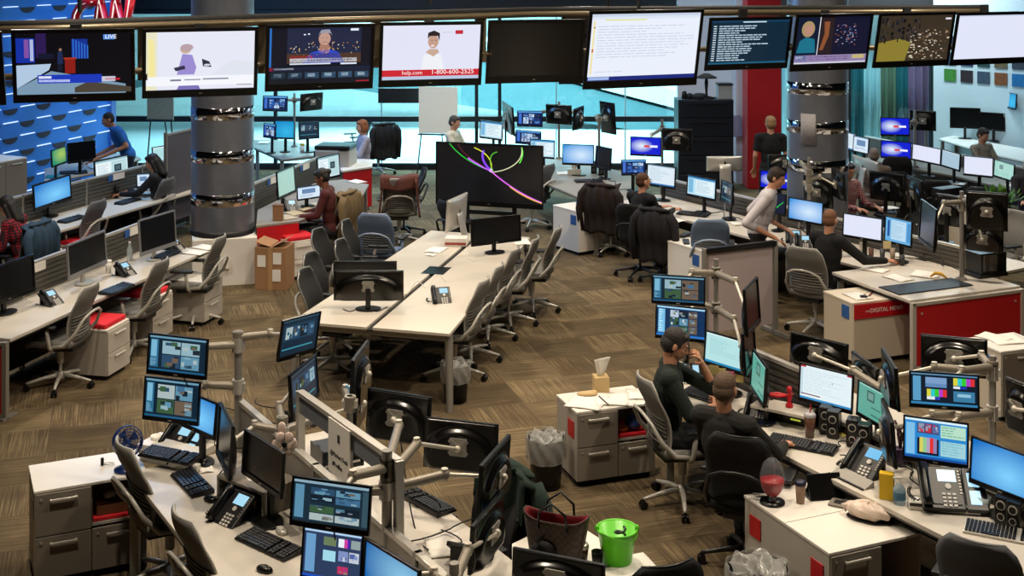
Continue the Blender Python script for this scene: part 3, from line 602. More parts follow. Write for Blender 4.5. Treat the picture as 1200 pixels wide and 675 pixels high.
# ================================================================ OFFICE CHAIR
def chair_maker(fab, frame, legm, arms=True, slats=True):
    def mk():
        t = thing('office_chair', 'chair', 'office chair')
        def seat(u, v):
            x = (u-.5)*.50; y = -.26+.48*v; z = .475-.03*max(0, (.25-v)*4)**2+.012*(2*u-1)**2
            return (x*(1-.12*(2*v-1)**4), y, z)
        mb = MB(); mb.sheet(seat, 12, 12, .06); mb.build('seat', fab if slats else M_FAB_DK, t)
        mb = MB(); mb.prism([(-.17, -.16), (.17, -.16), (.13, .2), (-.13, .2)], .39, .44); mb.build('seat_pan', M_DARK, t, bev=.01)
        def back(u, v):
            s = 2*u-1; wv = .235-.03*max(0, (v-.55)/.45)**2-.02*(1-v)**3
            if v > .82: wv *= 1-.28*((v-.82)/.18)**2
            return (s*wv, .235+.12*v-.045*math.sin(PI*min(1, v*1.3))-.04*s*s, .50+.53*v)
        mb = MB(); mb.sheet(back, 12, 16, .022); mb.build('backrest', fab, t)
        mb = MB()
        edge = [back(0, v/10) for v in range(0, 11)]+[back(u/8, 1) for u in range(1, 8)]+[back(1, 1-v/10) for v in range(0, 11)]
        mb.tube(edge, .010, 6); mb.build('back_rim', frame, t)
        if slats:
            mb = MB()
            for k in range(7):
                v = .10+.06*k; pts = []
                for i in range(9):
                    q = Vector(back(.06+.88*i/8, v)); q.y += .018; pts.append(q)
                mb.tube(pts, .0075, 5)
            mb.build('back_slats', mat('slat_grey', '6f6c66', .6), t)
        bow = [(-.245, .02, .46), (-.25, .16, .48), (-.235, .27, .60), (-.19, .335, .73), (-.1, .36, .775), (0, .365, .785), (.1, .36, .775), (.19, .335, .73), (.235, .27, .60), (.25, .16, .48), (.245, .02, .46)]
        mb = MB(); mb.tube(bow, [.02, .021, .018, .014, .013, .013, .013, .014, .018, .021, .02], 8); mb.build('back_bow', legm, t)
        if arms:
            for s in (-1, 1):
                mb = MB(); mb.tube([(s*.24, .04, .43), (s*.285, .03, .47), (s*.29, .02, .56), (s*.285, -.0, .655)], [.018, .02, .02, .016], 8); mb.build('arm_post', legm, t)
                mb = MB(); mb.prism([(s*.285-.045, -.17), (s*.285+.045, -.17), (s*.285+.04, .09), (s*.285-.04, .09)], .655, .682); mb.build('armrest', M_DARK, t, bev=.01)
        mb = MB(); mb.cone((0, 0, .1), (0, 0, .25), .016, .016, 12); mb.cone((0, 0, .24), (0, 0, .40), .032, .036, 16); mb.build('gas_lift', legm, t)
        mb = MB(); mb.lathe([(0, .15), (.03, .148), (.045, .12), (.045, .085), (0, .085)], 16); mb.build('hub', legm, t)
        for k in range(5):
            a = 2*PI*k/5+.3; c, s = math.cos(a), math.sin(a)
            mb = MB(); mb.tube([(c*.03, s*.03, .12), (c*.16, s*.16, .108), (c*.29, s*.29, .082), (c*.325, s*.325, .075)], [.024, .02, .015, .012], 8); lg = mb.build('leg', legm, t)
            mb = MB(); n = Vector((-s, c, 0)); q = Vector((c*.325, s*.325, .031))
            mb.cone(q-n*.028, q-n*.006, .031, .031, 12); mb.cone(q+n*.006, q+n*.028, .031, .031, 12); mb.cone(q, q+Vector((0, 0, .045)), .012, .012, 8); mb.build('caster', M_BLACK, lg)
        return t
    return mk
CH = {'grey': chair_maker(M_FAB_LG, mat('chair_rim_grey', 'a29f98', .4), M_PLASTG), 'dark': chair_maker(M_FAB_DK, mat('chair_rim_silver', '8d8b88', .35, .5), M_PLASTG, slats=False),
      'blue': chair_maker(M_FAB_BL, mat('chair_rim_blue', '8090a8', .4, .3), mat('blue_grey_frame', '8796ad', .4, .2)),
      'black': chair_maker(M_FAB_DK, M_BLACK, mat('black_frame', '1c1c1e', .4), slats=False), 'darkgrey': chair_maker(mat('mid_grey_fabric', '55565a', .8, noise=.1, nscale=200), mat('chair_rim_grey2', '6a6a6c', .5), M_PLASTG)}
def chair(px, py, face, kind, label, group=None, z=0):
    """px,py: pixel of the point on the floor under the gas lift; face: direction the sitter looks, degrees in plan (0 = +x)"""
    a = math.radians(face); return place('chair_'+kind, CH[kind], G(px, py, 0), facing(math.cos(a), math.sin(a)), label, group)
# ================================================================ DESKS
def desk(poly, label, z=.74, th=.032, legs=(), modesty=(), m=None, name='desk', cat='desk', legm=None, pts=None, panel=None, group=None):
    """poly: pixels of the worktop outline; legs: indices; modesty: edges (i,j,mat) with a panel underneath"""
    W = [G(x, y, z) for x, y in poly] if pts is None else pts
    c = sum(W, Vector())/len(W); c.z = 0
    t = thing(name, label, cat, c, 0, group); L = [(p.x-c.x, p.y-c.y) for p in W]
    mb = MB(); mb.prism(L, z-th, z); mb.build('worktop', m or M_DESK, t, bev=.004)
    mb = MB(); mb.prism([(x*.995, y*.995) for x, y in L], z-th-.012, z-th); mb.build('edge_band', M_DESKEDGE, t)
    for i in legs:
        x, y = L[i]; d = Vector((-x, -y, 0)).normalized()*.1
        mb = MB(); mb.box((x+d.x, y+d.y, (z-th)/2), (.06, .06, z-th)); mb.box((x+d.x, y+d.y, .012), (.09, .09, .024)); mb.build('leg', legm or M_GREYMET, t, bev=.004)
    for (i, j, pm) in modesty:
        a, b = Vector(L[i]), Vector(L[j]); cc = (a+b)/2; k = cc.normalized()*.02 if cc.length else cc
        u = b-a; mb = MB(); mb.box((cc.x-k.x, cc.y-k.y, (z-th+.06)/2), (u.length*.98, .024, z-th-.06), rz=math.atan2(u.y, u.x)); mb.build('modesty_panel', pm, t, bev=.003)
    return t
def partition(a, b, z0, z1, label, slat=True, color=None, tags=0, th=.05, posts=True, group=None, name='desk_divider'):
    """low aluminium framed divider from world point a to b"""
    a = Vector((a.x, a.y, 0)); b = Vector((b.x, b.y, 0)); c = (a+b)/2; L = (b-a).length; rz = yaw_of(a, b)
    t = thing(name, label, 'divider', c, rz, group)
    mb = MB(); mb.box((0, 0, z1-.016), (L, th, .032)); mb.build('top_rail', M_SILVER, t, bev=.004)
    mb = MB(); h = z1-.032-z0
    mb.box((0, 0, z0+h/2), (L, th*.5, h))
    if slat:
        n = max(2, int(h/.05))
        for k in range(n): mb.box((0, 0, z0+(k+.5)*h/n), (L, th*.9, h/n*.55))
    mb.build('panel', color or mat('divider_slats', '5a5751', .45, .3, noise=.05), t)
    n = max(1, round(L/1.4))
    for k in range(n+1):
        mb = MB(); x = -L/2+L*k/n; mb.box((x, 0, z1/2), (.035, th*1.05, z1)); mb.build('post', M_GREYMET, t, bev=.003)
    for k in range(tags):
        for s, mm in ((-1, M_PAPER), (-1, mat('blue_tag', '2a5a9c', .5))):
            x = -L/2+L*(k+.5)/tags; mb = MB()
            if mm is M_PAPER: mb.box((x+.07, s*(th/2+.006), z1-.07), (.26, .006, .09)); mb.build('name_card', mm, t)
            else: mb.box((x-.12, s*(th/2+.006), z1-.07), (.1, .008, .09)); mb.build('name_tag', mm, t, label='blue tag')
    return t
# ================================================================ CABINETS
def cabinet(A, B, Cc, z, label, cells, body=M_CABBODY, front=M_CABFRONT, top=M_WHITE, tagcol=None, tagside='L', plinth=.05, name='cabinet', cat='cabinet', toph=.02, group=None, W=None, D=None, tagz=.14):
    """A,B front top corners (pixels), Cc a rear corner next to B (or depth in m); cells: (x0,x1,z0,z1,kind)"""
    a = G(A[0], A[1], z); b = G(B[0], B[1], z); rz = yaw_of(a, b); w = W or Vector((b.x-a.x, b.y-a.y)).length
    if isinstance(Cc, (int, float)): dp = Cc
    else:
        c = G(Cc[0], Cc[1], z); n = Vector((-math.sin(rz), math.cos(rz))); dp = abs((c.x-b.x)*n.x+(c.y-b.y)*n.y)
    n = Vector((-math.sin(rz), math.cos(rz), 0)); u = Vector((math.cos(rz), math.sin(rz), 0))
    o = a+u*w/2; o.z = 0; t = thing(name, label, cat, o, rz, group)
    x0, x1 = -w/2, w/2; tk = .018; zb = plinth
    mb = MB(); H = z-toph
    mb.box((x0+tk/2, dp/2, (zb+H)/2), (tk, dp-.002, H-zb)); mb.box((x1-tk/2, dp/2, (zb+H)/2), (tk, dp-.002, H-zb)); mb.box((0, dp-tk/2, (zb+H)/2), (w-2*tk, tk, H-zb)); mb.box((0, dp/2, zb+tk/2), (w-2*tk, dp-2*tk, tk))
    div = sorted(set([c[0] for c in cells if 0 < c[0] < 1]))
    for dx in div: mb.box((x0+dx*w, dp/2+.01, (zb+H)/2), (tk, dp-.04, H-zb-.01))
    mb.build('carcass', body, t, bev=.002)
    mb = MB(); mb.box((0, dp/2, z-toph/2), (w+.01, dp+.01, toph)); mb.build('top', top, t, bev=.003)
    mb = MB(); mb.box((0, dp/2, plinth/2), (w-.06, dp-.06, plinth)); mb.build('plinth', M_MATTE, t)
    for (cx0, cx1, cz0, cz1, kd) in cells:
        X0 = x0+cx0*w; X1 = x0+cx1*w; Z0 = zb+cz0*(H-zb); Z1 = zb+cz1*(H-zb); cxm = (X0+X1)/2; ww = X1-X0-.008; hh = Z1-Z0-.008
        if kd == 'open':
            mb = MB(); mb.box((cxm, dp/2, Z0+.01), (ww, dp-.05, .02)); mb.build('shelf', body, t)
            mb = MB(); mb.box((cxm, dp/2-.02, Z0+.035), (ww*.94, dp-.1, .03)); mb.build('red_liner', M_REDF, t, bev=.008)
        else:
            mb = MB(); mb.box((cxm, -.009, (Z0+Z1)/2), (ww, .018, hh)); d = mb.build('drawer' if kd == 'drawer' else 'door', front if kd != 'plain' else body, t, bev=.003)
            if kd != 'plain':
                mb = MB(); hw = min(.2, ww*.5); zz = Z1-.05; mb.box((cxm, -.034, zz), (hw, .012, .014)); [mb.box((cxm+s*hw*.45, -.025, zz), (.01, .02, .012)) for s in (-1, 1)]; mb.build('handle', M_HANDLE, d, bev=.002)
                mb = MB(); mb.cone((X0+.04, -.018, Z1-.04), (X0+.04, -.024, Z1-.04), .008, .008, 10); mb.build('lock', M_SILVER, d)
    if tagcol:
        mb = MB(); s = -1 if tagside == 'L' else 1; mb.box((s*(w/2+.004), .12 if tagside in 'LR' else dp*.5, z-tagz), (.008, .13, .14)); mb.build('side_tag', tagcol, t, bev=.004)
    return t
# ================================================================ SMALL DESK THINGS
def keyboard(px, py, yaw, label, L=.44, z=.742, m=M_BLACK, keym=None, group='keyboards on the desks'):
    t = thing('keyboard', label, 'keyboard', G(px, py, z), math.radians(yaw), group)
    mb = MB(); mb.add([(-L/2, -.08, 0), (L/2, -.08, 0), (L/2, .08, 0), (-L/2, .08, 0), (-L/2, -.08, .014), (L/2, -.08, .014), (L/2, .08, .03), (-L/2, .08, .03)], [(3, 2, 1, 0), (4, 5, 6, 7), (0, 1, 5, 4), (1, 2, 6, 5), (2, 3, 7, 6), (3, 0, 4, 7)]); mb.build('case', m, t, bev=.004)
    mb = MB(); n = int(L/.0235)
    for r in range(6):
        for k in range(n):
            if r == 0 and 3 < k < 9: continue
            if k in (int(n*.66), int(n*.8)): continue
            mb.box((-L/2+.02+k*(L-.04)/(n-1), -.062+r*.024, .021+r*.0024), (.018, .018, .010), rx=.1)
    mb.box((-L/2+.02+6*(L-.04)/(n-1), -.062, .021), (.11, .018, .010), rx=.1)
    mb.build('keys', keym or mat('key_grey', '26272b', .45), t); return t
def mouse(px, py, yaw, label, z=.742, m=M_BLACK):
    t = thing('computer_mouse', label, 'mouse', G(px, py, z), math.radians(yaw), 'computer mice on the desks')
    mb = MB(); mb.sph((0, 0, .008), (.033, .058, .026), 16); mb.build('body', m, t)
    mb = MB(); mb.cone((-.004, -.03, .031), (.004, -.03, .031), .008, .008, 10); mb.build('wheel', M_GREYMET, t); return t
M_LCD = emit('a8dcf4', 1.0); M_LCD2 = emit('5fb8e8', 1.0)
def phone(px, py, yaw, label, z=.742, sidecar=False, lcd=None, s=1.0):
    t = thing('desk_phone', label, 'telephone', G(px, py, z), math.radians(yaw), 'desk phones'); t.scale = (s, s, s)
    R = Matrix.Translation((0, 0, .05)) @ Matrix.Rotation(math.radians(38), 4, 'X')
    mb = MB(); mb.box((0, 0, 0), (.2, .22, .028), M=R); mb.build('body', M_DARK, t, bev=.006)
    mb = MB(); mb.box((0, .07, -.01), (.16, .02, .11), M=Matrix.Translation((0, 0, .05))); mb.box((0, .0, .005), (.17, .16, .01)); mb.build('stand', M_BLACK, t, bev=.004)
    mb = MB(); mb.tube([(-.075, -.10, .03), (-.075, -.07, .045), (-.075, .06, .045), (-.075, .10, .03)], [.026, .018, .018, .026], 10, M=R); mb.build('handset', M_BLACK, t)
    mb = MB(); mb.box((.03, .06, .0155), (.085, .06, .003), M=R); mb.build('display', lcd or M_LCD, t)
    mb = MB()
    for i in range(3):
        for j in range(4): mb.box((.005+i*.024, -.035-j*.019, .017), (.016, .012, .006), M=R)
    mb.cone(tuple(R @ Vector((.03, .005, .014))), tuple(R @ Vector((.03, .005, .02))), .014, .014, 14); mb.build('keypad', mat('key_white', 'c9c6c0', .5), t, bev=.001)
    mb = MB()
    for j in range(8): mb.box((.087, .085-j*.016, .016), (.01, .008, .004), M=R)
    mb.build('line_keys', M_GREYMET, t)
    mb = MB(); pts = [Vector((-.11, -.06+.0, .02))]
    for i in range(40): pts.append(Vector((-.13-.02*math.sin(i/40*PI)+.007*math.cos(i*1.3), -.08+.16*i/40, .02+.007*math.sin(i*1.3))))
    mb.tube(pts, .003, 5); mb.build('cord', M_MATTE, t)
    if sidecar:
        mb = MB(); mb.box((.155, 0, 0), (.1, .22, .026), M=R); mb.build('key_module', M_DARK, t, bev=.006)
        mb = MB(); mb.box((.15, .045, .015), (.05, .07, .003), M=R); mb.box((.15, -.045, .015), (.05, .07, .003), M=R); mb.build('module_display', M_LCD, t)
    return t
def cup(px, py, label, z=.742, h=.13, r=.036, m=None, lid=None, straw=None, sleeve=None, name='cup'):
    t = thing(name, label, 'cup', G(px, py, z)); mb = MB(); mb.lathe([(0, 0), (r*.75, 0), (r, h), (r*.94, h), (r*.7, .005), (0, .005)], 20); mb.build('body', m or M_PAPER, t)
    if lid: mb = MB(); mb.lathe([(r*1.06, h-.008), (r*1.06, h+.006), (r*.9, h+.018), (0, h+.018)], 20); mb.build('lid', lid, t)
    if sleeve: mb = MB(); mb.lathe([(r*.83, h*.3), (r*.96, h*.72), (r*1.0, h*.72), (r*.87, h*.3)], 20); mb.build('sleeve', sleeve, t)
    if straw: mb = MB(); mb.cone((0, 0, h), (.01, .01, h+.08), .004, .004, 8); mb.build('straw', straw, t)
    return t
def speaker(px, py, yaw, label, z=.742, h=.2, group='small desktop speakers'):
    t = thing('desktop_speaker', label, 'speaker', G(px, py, z), math.radians(yaw), group)
    mb = MB(); mb.prism([(-.045, -.05), (.045, -.05), (.05, .06), (-.05, .06)], 0, h); mb.build('cabinet', M_BLACK, t, bev=.012)
    for zz, r in ((h*.72, .03), (h*.3, .024)):
        mb = MB(); mb.cone((0, -.048, zz), (0, -.056, zz), r, r*.96, 18); mb.build('cone_ring', M_SILVER, t)
        mb = MB(); mb.cone((0, -.054, zz), (0, -.058, zz), r*.82, r*.7, 18); mb.build('cone', M_MATTE, t)
    return t
def paper(px, py, yaw, label, z=.742, w=.21, d=.297, m=None, n=1, th=.002, name='paper_sheet', cat='paper', group=None):
    mb = MB()
    def fn(u, v): return ((u-.5)*w, (v-.5)*d, .003+.006*math.sin(u*3+v*2)**2)
    mb.sheet(fn, 6, 6, th*n); o = mb.build(name, m or M_PAPER); o.location = G(px, py, z+th*n/2); o.rotation_euler.z = math.radians(yaw); return tag(o, label, cat, group)
def trash(px, py, label, r=.15, h=.36, bag=True, m=None):
    t = thing('waste_bin', label, 'waste bin', G(px, py, 0)); mb = MB()
    mb.lathe([(0, .0), (r*.78, .0), (r, h), (r*.96, h), (r*.76, .01), (0, .01)], 28); mb.build('bin', m or M_BLACK, t)
    if bag:
        mb = MB()
        def fn(u, v):
            a = 2*PI*u; wr = .006*math.sin(a*9+v*7)+.004*math.sin(a*17)
            rr = r*(1.03+.05*math.sin(v*PI))+wr; return (rr*math.cos(a), rr*math.sin(a), h*.55+v*(h*.5+.012*math.sin(a*5)))
        mb.sheet(fn, 60, 8, .002)
        mb.sheet(lambda u, v: ((r*(.98-.7*v)+.012*math.sin(u*2*PI*7+v*5))*math.cos(2*PI*u), (r*(.98-.7*v)+.012*math.sin(u*2*PI*6))*math.sin(2*PI*u), h*1.04-.10*v+.02*math.sin(u*40+v*9)), 48, 6, .002)
        mb.build('liner_bag', mat('clear_plastic_bag', 'b8b8b4', .2, alpha=.32, noise=.1, nscale=30), t)
    return t
# ================================================================ PEOPLE
def rc(mb, a, b, ra, rb, n=12):
    mb.sph(a, ra, n); mb.sph(b, rb, n); mb.cone(a, b, ra, rb, n)
def finger_chain(mb, p0, dirs, lens, r):
    p = Vector(p0)
    for d, l in zip(dirs, lens):
        q = p+d*l; rc(mb, p, q, r, r*.88, 8); p = q; r *= .92
def hand(mb, wrist, d, nrm, curl=.5, side=1, s=1.0):
    """palm from wrist along d, palm faces nrm, five fingers"""
    d = d.normalized(); nrm = (nrm-d*nrm.dot(d)).normalized(); lat = d.cross(nrm)*side
    for k in range(4):
        off = (k-1.5)*.021*s; a = wrist+d*.015+lat*off*.7; kn = wrist+d*(.088-.004*abs(k-1.2))*s+lat*off
        rc(mb, a, kn, .015*s, .0125*s, 8)
        L = [.042, .047, .043, .034][k]*s; c = curl; dirs = []
        for j in range(3):
            ang = c*(j+.6)*.75; dirs.append((d*math.cos(ang)+nrm*math.sin(ang)+lat*off*1.2).normalized())
        finger_chain(mb, kn, dirs, (L, L*.65, L*.5), .0098*s)
    tb = wrist+d*.03*s-lat*.03*s
    d1 = (d*.7-lat*.65+nrm*.3).normalized(); d2 = (d*.9-lat*.2+nrm*(.3+curl*.3)).normalized()
    finger_chain(mb, tb, (d1, d2), (.042*s, .032*s), .0125*s)
def figure(label, loc, yaw, pose='sit', shirt=None, trouser=None, skin=None, hair=None, hairstyle='short', ov=None, headyaw=0, headpitch=0, lean=0, sleeve='long', voxel=.009, glasses=False, collar=None, curlL=.5, curlR=.5, scale=1.0, legs=True, tie=None, twist=0, lanyard=False, headset=False, group=None, shoes=True, nrmL=None, nrmR=None, pattern=None, handL=None, handR=None):
    skin = skin or M_SKIN; shirt = shirt or M_MATTE; trouser = trouser or mat('dark_trousers', '16171c', .85, noise=.1)
    J = {}
    if pose == 'sit':
        J = dict(pel=(0, .02, .56), chest=(0, .04, .90), neck=(0, .03, 1.11), head=(0, -.0, 1.265), shL=(.185, .04, 1.05), shR=(-.185, .04, 1.05), elL=(.23, -.1, .80), elR=(-.23, -.1, .80), wrL=(.17, -.36, .80), wrR=(-.17, -.36, .80),
                 hiL=(.09, .0, .54), hiR=(-.09, .0, .54), knL=(.13, -.43, .52), knR=(-.13, -.43, .52), anL=(.12, -.40, .09), anR=(-.12, -.40, .09))
    else:
        J = dict(pel=(0, 0, .98), chest=(0, 0, 1.30), neck=(0, .0, 1.50), head=(0, -.03, 1.655), shL=(.185, 0, 1.44), shR=(-.185, 0, 1.44), elL=(.24, .02, 1.16), elR=(-.24, .02, 1.16), wrL=(.24, -.12, .93), wrR=(-.24, -.12, .93),
                 hiL=(.09, 0, .93), hiR=(-.09, 0, .93), knL=(.11, -.03, .50), knR=(-.11, -.03, .50), anL=(.11, .02, .09), anR=(-.11, .02, .09))
    J = {k: Vector(v) for k, v in J.items()}
    Rl = Matrix.Rotation(math.radians(lean), 3, 'X') @ Matrix.Rotation(math.radians(twist), 3, 'Z')
    for k in ('chest', 'neck', 'head', 'shL', 'shR', 'elL', 'elR', 'wrL', 'wrR'): J[k] = J['pel']+Rl @ (J[k]-J['pel'])
    for k, v in (ov or {}).items(): J[k] = Vector(v)
    t = thing('person', label, 'person', loc, yaw, group); t.scale = (scale,)*3
    Rh = Matrix.Rotation(math.radians(headyaw), 3, 'Z') @ Matrix.Rotation(math.radians(-headpitch), 3, 'X')
    h = J['head']; hp = lambda x, y, z: h+Rh @ Vector((x, y, z))
    # ---- body: one surface
    mb = MB()
    mb.sph(hp(0, .01, .03), (.076, .096, .092), 20, R=Rh); mb.sph(hp(0, -.022, -.03), (.062, .072, .078), 18, R=Rh); mb.sph(hp(0, -.055, -.085), (.034, .032, .028), 12, R=Rh)
    rc(mb, hp(0, -.09, .02), hp(0, -.108, -.022), .009, .0145, 10); mb.sph(hp(.011, -.1, -.027), .009, 8); mb.sph(hp(-.011, -.1, -.027), .009, 8)
    mb.sph(hp(0, -.086, -.057), (.024, .012, .007), 10, R=Rh); mb.sph(hp(0, -.083, -.068), (.02, .012, .007), 10, R=Rh)
    mb.sph(hp(0, -.085, .028), (.052, .012, .010), 10, R=Rh)
    for s in (-1, 1): mb.sph(hp(s*.077, .012, -.005), (.012, .022, .034), 10, R=Rh); mb.sph(hp(s*.045, -.062, -.015), (.02, .018, .018), 8, R=Rh)
    rc(mb, hp(0, .02, -.06), J['neck']+Vector((0, .0, -.03)), .052, .058)
    pel, ch, nk = J['pel'], J['chest'], J['neck']; mid = (pel+ch)/2
    def torso(m, g):
        Rt = Matrix.Rotation(math.radians(lean), 3, 'X')
        sv = (J['shL']-J['shR']); yw = math.atan2(sv.y, sv.x); Rt = Matrix.Rotation(yw, 3, 'Z') @ Rt
        m.sph(pel, (.165+g, .115+g, .13+g), 16, R=Rt); m.sph(mid, (.145+g, .105+g, .2+g), 16, R=Rt); m.sph(ch, (.165+g, .115+g, .19+g), 16, R=Rt)
        m.sph(ch+(nk-ch)*.45, (.16+g, .10+g, .11+g), 16, R=Rt)
        for s in ('L', 'R'): rc(m, nk-Vector((0, 0, .045)), J['sh'+s], .058+g, .062+g)
    torso(mb, 0)
    for s in ('L', 'R'):
        sg = 1 if s == 'L' else -1
        rc(mb, J['sh'+s], J['el'+s], .052, .040); rc(mb, J['el'+s], J['wr'+s], .040, .026)
        d = (J['wr'+s]-J['el'+s]).normalized(); nr = (nrmL if s == 'L' else nrmR) or Vector((0, 0, -1)); hd_ = (handL if s == 'L' else handR)
        if hd_: d = Vector(hd_).normalized()
        hand(mb, J['wr'+s], d, Vector(nr), curlL if s == 'L' else curlR, -sg)
        if legs:
            rc(mb, J['hi'+s], J['kn'+s], .082, .056); rc(mb, J['kn'+s], J['an'+s], .054, .036); rc(mb, J['an'+s], J['an'+s]+Vector((0, -.13, -.05)), .036, .028)
    mb.build('body', skin, t, remesh=voxel*.75)
    # ---- clothes
    mb = MB(); torso(mb, .013)
    for s in ('L', 'R'):
        a, e, wv = J['sh'+s], J['el'+s], J['wr'+s]
        if sleeve == 'long': rc(mb, a, e, .066, .054); rc(mb, e, e+(wv-e)*.9, .054, .038)
        elif sleeve == 'rolled': rc(mb, a, e, .066, .056); rc(mb, e, e+(wv-e)*.25, .056, .052)
        else: mb.cone(a, a+(e-a)*.75, .066, .062, 14); mb.sph(a, .066, 12)
    mb.build('shirt', pattern or shirt, t, remesh=voxel)
    if legs:
        mb = MB(); mb.sph(pel-Vector((0, 0, .03)), (.178, .128, .12), 16)
        for s in ('L', 'R'): rc(mb, J['hi'+s], J['kn'+s], .095, .070); rc(mb, J['kn'+s], J['an'+s]+Vector((0, 0, .02)), .068, .056)
        mb.build('trousers', trouser, t, remesh=voxel*1.1)
        if shoes:
            for s in ('L', 'R'):
                mb = MB(); a = J['an'+s]; rc(mb, a+Vector((0, .03, -.05)), a+Vector((0, -.05, -.05)), .04, .042); rc(mb, a+Vector((0, -.05, -.05)), a+Vector((0, -.16, -.06)), .042, .03); rc(mb, a, a+Vector((0, .02, -.04)), .046, .042); mb.build('shoe', M_BLACK, t, remesh=.012)
    # ---- hair
    hm = hair or mat('dark_brown_hair', '2a1c14', .7, noise=.35, nscale=90, bump=.9)
    mb = MB()
    if hairstyle in ('short', 'bob', 'long', 'bun'):
        mb.sph(hp(0, .022, .05), (.084, .098, .086), 18, R=Rh); mb.sph(hp(0, .045, .0), (.083, .078, .085), 16, R=Rh); mb.sph(hp(0, -.045, .09), (.062, .042, .03), 12, R=Rh)
        for s in (-1, 1): mb.sph(hp(s*.071, .0, .03), (.014, .035, .04), 10, R=Rh)
    if hairstyle == 'crop':
        mb.sph(hp(0, .018, .042), (.0795, .097, .084), 18, R=Rh); mb.sph(hp(0, .04, -.005), (.078, .075, .072), 16, R=Rh)
    if hairstyle == 'bald':
        mb.sph(hp(0, .05, -.012), (.079, .062, .05), 16, R=Rh)
        for s in (-1, 1): mb.sph(hp(s*.066, .03, .0), (.014, .045, .03), 10, R=Rh)
    if hairstyle == 'bob':
        for s in (-1, 1): mb.sph(hp(s*.075, .015, -.035), (.025, .055, .075), 12, R=Rh)
        mb.sph(hp(0, .07, -.03), (.08, .045, .08), 12, R=Rh)
    if hairstyle == 'long':
        for s in (-1, 1): rc(mb, hp(s*.075, .02, .0), hp(s*.085, .03, -.16), .034, .03)
        rc(mb, hp(0, .07, 0), hp(0, .1, -.22), .07, .06); rc(mb, hp(.04, .07, 0), hp(.05, .09, -.2), .05, .045); rc(mb, hp(-.04, .07, 0), hp(-.05, .09, -.2), .05, .045)
    if hairstyle == 'bun': mb.sph(hp(0, .12, .04), .045, 12)
    mb.build('hair', hm, t, remesh=voxel*.8)
    # ---- face
    for s in (-1, 1):
        mb = MB(); mb.sph(hp(s*.031, -.078, .008), (.0125, .007, .007), 10, R=Rh); mb.build('eye', mat('eye_white', 'd8d0c8', .3), t)
        mb = MB(); mb.sph(hp(s*.031, -.0845, .007), (.0055, .002, .0055), 8, R=Rh); mb.build('iris', mat('iris_dark', '1c120c', .2), t)
        mb = MB(); mb.tube([hp(s*.014, -.091, .026), hp(s*.03, -.093, .032), hp(s*.048, -.082, .027)], .004, 6); mb.build('eyebrow', hm, t)
    mb = MB(); mb.tube([hp(-.024, -.088, -.062), hp(0, -.098, -.062), hp(.024, -.088, -.062)], [.002, .0055, .002], 8); mb.build('mouth', mat('lips', '8a4a42', .5), t)
    if glasses:
        mb = MB()
        for s in (-1, 1):
            mb.tube([hp(s*.034+.024*math.cos(2*PI*i/12), -.102, .006+.018*math.sin(2*PI*i/12)) for i in range(13)], .0022, 5); mb.tube([hp(s*.058, -.1, .01), hp(s*.082, -.02, .012), hp(s*.082, .03, .0)], .0022, 5)
        mb.tube([hp(-.01, -.103, .01), hp(.01, -.103, .01)], .0022, 5); mb.build('glasses', M_BLACK, t)
    if headset:
        mb = MB(); mb.tube([hp(.092*math.sin(a), .01, .10*math.cos(a)) for a in [(-1.5+.25*i) for i in range(13)]], .006, 6); mb.sph(hp(.09, .01, -.005), (.014, .03, .03), 10); mb.sph(hp(-.09, .01, -.005), (.014, .03, .03), 10); mb.build('headphones', M_BLACK, t)
    if collar:
        mb = MB(); c = nk+Vector((0, -.0, .0)); mb.lathe([(.066, -.03), (.064, .012), (.07, .012), (.082, -.035)], 18, c=c); mb.build('collar', collar, t)
    if tie:
        Rt = Matrix.Rotation(math.radians(lean), 3, 'X'); mb = MB()
        pts = [nk+Vector((0, -.062, -.03))]+[pel+Rt @ (Vector((0, -.142, v))) for v in (.36, .26, .12)]
        mb.tube(pts, [.014, .016, .024, .02], 6); mb.build('tie', tie, t)
    if lanyard:
        mb = MB(); Rt = Matrix.Rotation(math.radians(lean), 3, 'X')
        for s in (-1, 1): mb.tube([nk+Vector((s*.05, .02, .0)), nk+Vector((s*.07, -.06, -.05)), pel+Rt @ Vector((s*.04, -.14, .28)), pel+Rt @ Vector((0, -.145, .16))], .006, 6)
        mb.build('lanyard', mat('navy_lanyard', '141c3c', .6), t)
    return t
def FA(deg):
    a = math.radians(deg); return facing(math.cos(a), math.sin(a))
def coat_on_chair(px, py, face, m, label, zt=1.05, name='jacket', width=.25, zb=.35):
    """garment draped over a chair back"""
    a = math.radians(face); t_ = G(px, py, 0); mb = MB(); rndp = [random.uniform(0, 6) for _ in range(4)]
    def fn(u, v):   # u around (front..back), v down
        s = 2*u-1; z = zt-v*(zt-zb)+.02*math.sin(6*s+rndp[0]); wv = width*(1+.12*v); x = s*wv*(1 if abs(s) < .9 else 1)
        y = .36+.06*math.sin(PI*min(1, v*1.5))+.015*math.sin(14*s+rndp[1]+3*v)-.06*s*s-.0*v
        if v < .08: y -= (.08-v)*1.0
        return (x, y, z)
    mb.sheet(fn, 24, 14, .018)
    def fr(u, v):
        s = 2*u-1; z = zt-.01-v*(zt-zb)*.35; return (s*width*.92, .30-.015*math.sin(9*s)-.03*v-.05*s*s, z)
    mb.sheet(fr, 14, 6, .016)
    for s in (-1, 1):
        mb.tube([(s*width*.85, .34, zt-.06), (s*width*1.12, .34, zt-.16), (s*(width*1.2), .36+.02*s, zt-.36), (s*width*1.12, .34, zb+.02)], [.05, .06, .05, .042], 10)
    mb.sph((0, .33, zt-.01), (width*.9, .05, .03), 14)
    o = mb.build(name, m); o.location = (t_.x, t_.y, 0); o.rotation_euler.z = facing(math.cos(a), math.sin(a)); return tag(o, label, 'jacket')
